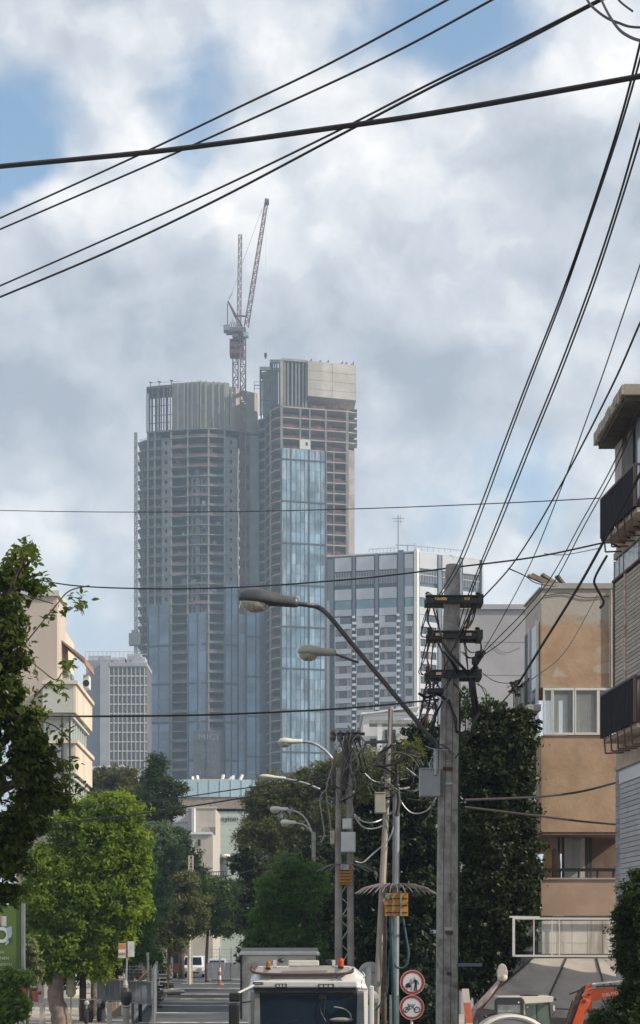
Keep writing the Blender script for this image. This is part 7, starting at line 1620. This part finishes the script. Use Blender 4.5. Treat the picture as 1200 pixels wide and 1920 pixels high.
# far centre
tree('palm_clump', 'pale spiky palm like clump at the end of the street', 'palm', 120, [(462, 1680, 26, 24), (478, 1665, 18, 18), (450, 1700, 20, 22)], 22, 10, .5, ol_leaf, [(465, None, 12), (464, 1745, 11), (464, 1700, 10)], asp=.08, core=.4)
for (Y, bl, tr, lab, m_) in ((118, [(345, 1690, 40, 40), (395, 1690, 44, 36), (430, 1698, 46, 40), (360, 1695, 38, 36), (410, 1668, 40, 24), (460, 1715, 34, 36), (375, 1730, 40, 28), (425, 1735, 46, 24), (445, 1675, 30, 22)], [(388, None, 7), (387, 1800, 6), (390, 1740, 5)], 'umbrella shaped street tree with thin dark trunk left of the barrier', md_leaf),
                         (108, [(320, 1690, 40, 40), (350, 1730, 40, 32), (300, 1730, 38, 44), (325, 1758, 38, 28), (290, 1700, 30, 44), (340, 1660, 34, 30), (365, 1700, 34, 34), (270, 1760, 34, 34)], [(318, None, 9), (317, 1800, 8), (318, 1760, 6)], 'dark street tree left of the umbrella shaped one', ol_leaf)):
    tree('street_tree', lab, 'tree', Y, bl, 5.5, 11, 1.4, m_, tr, group='street trees at the far end', core=.6, asp=.4)
# left side
tree('round_olive_tree', 'rounded olive tree before the beige building', 'tree', 125, [(335, 1590, 34, 34), (352, 1630, 38, 36), (318, 1640, 36, 42), (376, 1655, 28, 32), (330, 1675, 48, 30), (400, 1672, 30, 18)], 5.5, 10, 1.4, dk_leaf, [(340, None, 10), (340, 1720, 8)], core=.6, asp=.4)
tree('tall_pine', 'tall layered dark tree standing clear against the tower foot', 'tree', 112,
     [(292, 1436, 22, 20), (300, 1465, 40, 22), (325, 1482, 30, 18), (288, 1505, 46, 26), (315, 1520, 40, 20), (275, 1540, 45, 30), (300, 1560, 36, 20)], 6.5, 12, 1.5, dk_leaf, [(290, None, 12), (290, 1640, 10), (292, 1500, 7)], core=.5, asp=.25)
tree('blue_green_tree', 'soft blue green tree below the tall dark one', 'tree', 102, [(290, 1570, 40, 34), (302, 1610, 38, 40), (270, 1640, 45, 50), (290, 1690, 36, 50), (262, 1720, 40, 50), (270, 1590, 40, 30)], 6, 11, 1.4, bl_leaf, [(280, None, 10), (278, 1760, 9), (282, 1680, 6)], core=.6, asp=.4)
tree('hazy_olive_tree', 'dull olive tree in front of the far grid fronted block', 'tree', 135, [(195, 1465, 34, 26), (230, 1462, 34, 26), (180, 1500, 34, 34), (250, 1500, 34, 30), (215, 1505, 45, 34), (265, 1530, 30, 30)], 5, 10, 1.5, ol_leaf, [(215, None, 12), (215, 1560, 8)], core=.7, asp=.35)
tree('deep_green_tree', 'deep green tree between the yellow green tree and the blue green one', 'tree', 84, [(235, 1600, 40, 60), (255, 1660, 40, 60), (250, 1730, 40, 60), (235, 1790, 40, 40), (205, 1560, 40, 50), (290, 1800, 22, 22)], 6.5, 12, 1.3, br_leaf, [(245, None, 12), (245, 1800, 10)], core=.7, asp=.35)
brk2 = mat('bark_grey', (.20, .155, .13), .95, var=.25, scale=5, bump=.6, bscale=25)
tree('yellow_green_tree', 'large sunlit yellow green tree over the left pavement', 'tree', 63,
     [(225, 1525, 42, 40), (190, 1545, 55, 50), (140, 1560, 60, 50), (235, 1580, 44, 45), (245, 1640, 34, 45), (190, 1620, 70, 60), (120, 1640, 70, 60), (225, 1700, 50, 50), (160, 1700, 75, 60), (90, 1710, 60, 60), (205, 1760, 55, 45), (130, 1780, 75, 50), (185, 1815, 36, 26), (90, 1790, 50, 50), (265, 1600, 16, 30), (262, 1690, 14, 24)],
     8.5, 15, 1.5, yg_leaf, [(116, None, 40), (112, 1900, 34), (104, 1860, 30), (120, 1780, 24)], asp=.42, core=.45, bark=brk2)
tree('second_trunk_tree', 'slim dark trunked tree right of the big leaning trunk', 'tree', 66, [(155, 1800, 40, 34), (175, 1780, 30, 30), (70, 1750, 36, 46), (85, 1810, 38, 36), (120, 1830, 36, 22), (60, 1700, 30, 36), (205, 1810, 28, 22)], 7.5, 13, 1.0, dk_leaf, [(156, None, 16), (155, 1880, 14), (156, 1810, 11)], core=.4)  # left-hand crown blobs added to deepen the shade round the big trunk
tree('slender_tree', 'slender dark stem beside the pale cabinet', 'tree', 68, [(178, 1805, 20, 18)], 6, 10, .8, dk_leaf, [(176, None, 11), (175, 1850, 10), (176, 1815, 8)])
tree('pavement_bush', 'light green bush under the billboard at bottom left', 'bush', 46, [(12, 1850, 34, 30), (30, 1835, 24, 14), (28, 1880, 26, 34), (5, 1900, 30, 36), (-10, 1870, 30, 50)], 11, 15, 1.3, LM('leaf_bush', (.06, .12, .02), (.16, .22, .05), .4), None, core=.5, asp=.5)
tree('hanging_shrub', 'pale leaved shrub peeking out right of the billboard', 'bush', 50, [(55, 1795, 14, 30), (62, 1825, 16, 20), (52, 1770, 8, 14)], 12, 10, 1.0, LM('leaf_pale', (.10, .13, .06), (.24, .26, .14), .3), [(52, None, 6), (52, 1840, 5)], core=.3, asp=.35)
tree('corner_hedge', 'dark leafy hedge filling the bottom right corner', 'hedge', 33,
     [(1190, 1690, 36, 44), (1175, 1740, 28, 40), (1180, 1800, 36, 45), (1195, 1860, 40, 45), (1160, 1900, 36, 28), (1190, 1910, 50, 40), (1210, 1750, 50, 110), (1120, 1912, 26, 16), (1198, 1650, 14, 22)],
     8, 13, 1.5, dk_leaf, [(1215, None, 30), (1212, 1850, 22)], core=.5, asp=.34)

# ---------------------------------------------------------------- the near tree at the left edge, with single leaves at its sprigs
Yn_ = 24.0
NT = tree('near_tree', 'near broadleaf tree with glossy leaves reaching in from the left edge', 'tree', Yn_,
     [(22, 1085, 32, 34), (44, 1042, 18, 18), (8, 1150, 40, 40), (30, 1185, 36, 30), (22, 1240, 40, 34), (8, 1300, 50, 44), (36, 1350, 50, 40), (62, 1400, 46, 36), (70, 1450, 56, 40), (85, 1500, 52, 36), (45, 1545, 60, 45), (15, 1610, 52, 56), (5, 1672, 36, 28), (-50, 1350, 60, 240), (-60, 1560, 80, 140), (66, 1105, 14, 12)],
     13, 16, .85, nr_leaf, [(-140, None, 70), (-130, 1700, 60), (-90, 1500, 46)], per=11, asp=.46, core=.25)
LV = MB().add([(0, 0, 0), (.020, .03, .006), (.024, .06, .010), (.014, .095, .004), (0, .12, -.004), (-.014, .095, .004), (-.024, .06, .010), (-.020, .03, .006), (0, .03, -.002), (0, .06, -.002), (0, .095, -.003)],
              [(0, 1, 8), (1, 2, 9, 8), (2, 3, 10, 9), (3, 4, 10), (0, 8, 7), (8, 9, 6, 7), (9, 10, 5, 6), (10, 4, 5)])
lvm = [mesh_of(LV, 'leaf', nr_leaf)]
lm2 = bpy.data.meshes.new('leaf'); lm2.from_pydata([(x*1.15, y*.8, z) for x, y, z in LV.v], [], LV.f); lm2.materials.append(nr_leaf); lvm.append(lm2)
random.seed(31)
nleaf = 0
def sprig(path, clusters):
    global nleaf
    MB().tube(smooth([P(x, y, Yn_-.6) for x, y in path], 5), .010, 6).build('twig', BARK, NT)
    for (cx, cy, rx, ry, n) in clusters:
        for _ in range(n):
            if nleaf >= 298: return
            x = random.gauss(cx, rx*.5); y = random.gauss(cy, ry*.5)
            o = piece('leaf', random.choice(lvm), P(x, y, Yn_-.6+random.gauss(0, .12)), NT); nleaf += 1
            dd = Vector((random.uniform(-1, 1), random.uniform(-.5, .5), random.uniform(-1, .55))).normalized()
            o.rotation_euler = dd.to_track_quat('Y', 'Z').to_euler(); o.rotation_euler.y += random.uniform(-1, 1); s = random.uniform(.75, 1.25); o.scale = (s, s, s)
sprig([(40, 1215), (75, 1172), (105, 1135), (130, 1108), (168, 1098)], [(146, 1130, 16, 22, 42), (118, 1140, 14, 12, 14), (90, 1158, 12, 14, 14)])
sprig([(30, 1110), (60, 1120), (100, 1132)], [(78, 1105, 12, 10, 18), (82, 1085, 10, 8, 12)])
sprig([(58, 1240), (80, 1258), (104, 1275), (116, 1262)], [(125, 1246, 20, 12, 34), (118, 1290, 8, 18, 16), (104, 1285, 10, 14, 12)])
sprig([(62, 1312), (80, 1290), (96, 1276)], [(78, 1300, 14, 14, 10)])
sprig([(20, 1100), (40, 1060), (50, 1030)], [(48, 1032, 20, 18, 44), (66, 1050, 8, 14, 14)])
sprig([(70, 1350), (100, 1360), (125, 1380)], [(118, 1372, 16, 20, 26)])
sprig([(90, 1420), (120, 1430), (140, 1420)], [(132, 1428, 14, 12, 18), (128, 1455, 14, 12, 10)])
sprig([(100, 1480), (140, 1490), (165, 1470)], [(148, 1476, 16, 14, 18)])

# ---------------------------------------------------------------- haze
hz = MB().box(-950, 950, -120, 1350, -1.2, 275).build('haze', bpy.data.materials.new('haze_air'), None)
hm = hz.data.materials[0]; hm.use_nodes = True; t = hm.node_tree; t.nodes.clear()
pv = N(t, 'ShaderNodeVolumePrincipled'); pv.inputs['Color'].default_value = (.62, .80, 1.0, 1); pv.inputs['Density'].default_value = HAZE; pv.inputs['Anisotropy'].default_value = 0.0
oo = N(t, 'ShaderNodeOutputMaterial'); t.links.new(pv.outputs[0], oo.inputs['Volume']); hz['kind'] = 'stuff'
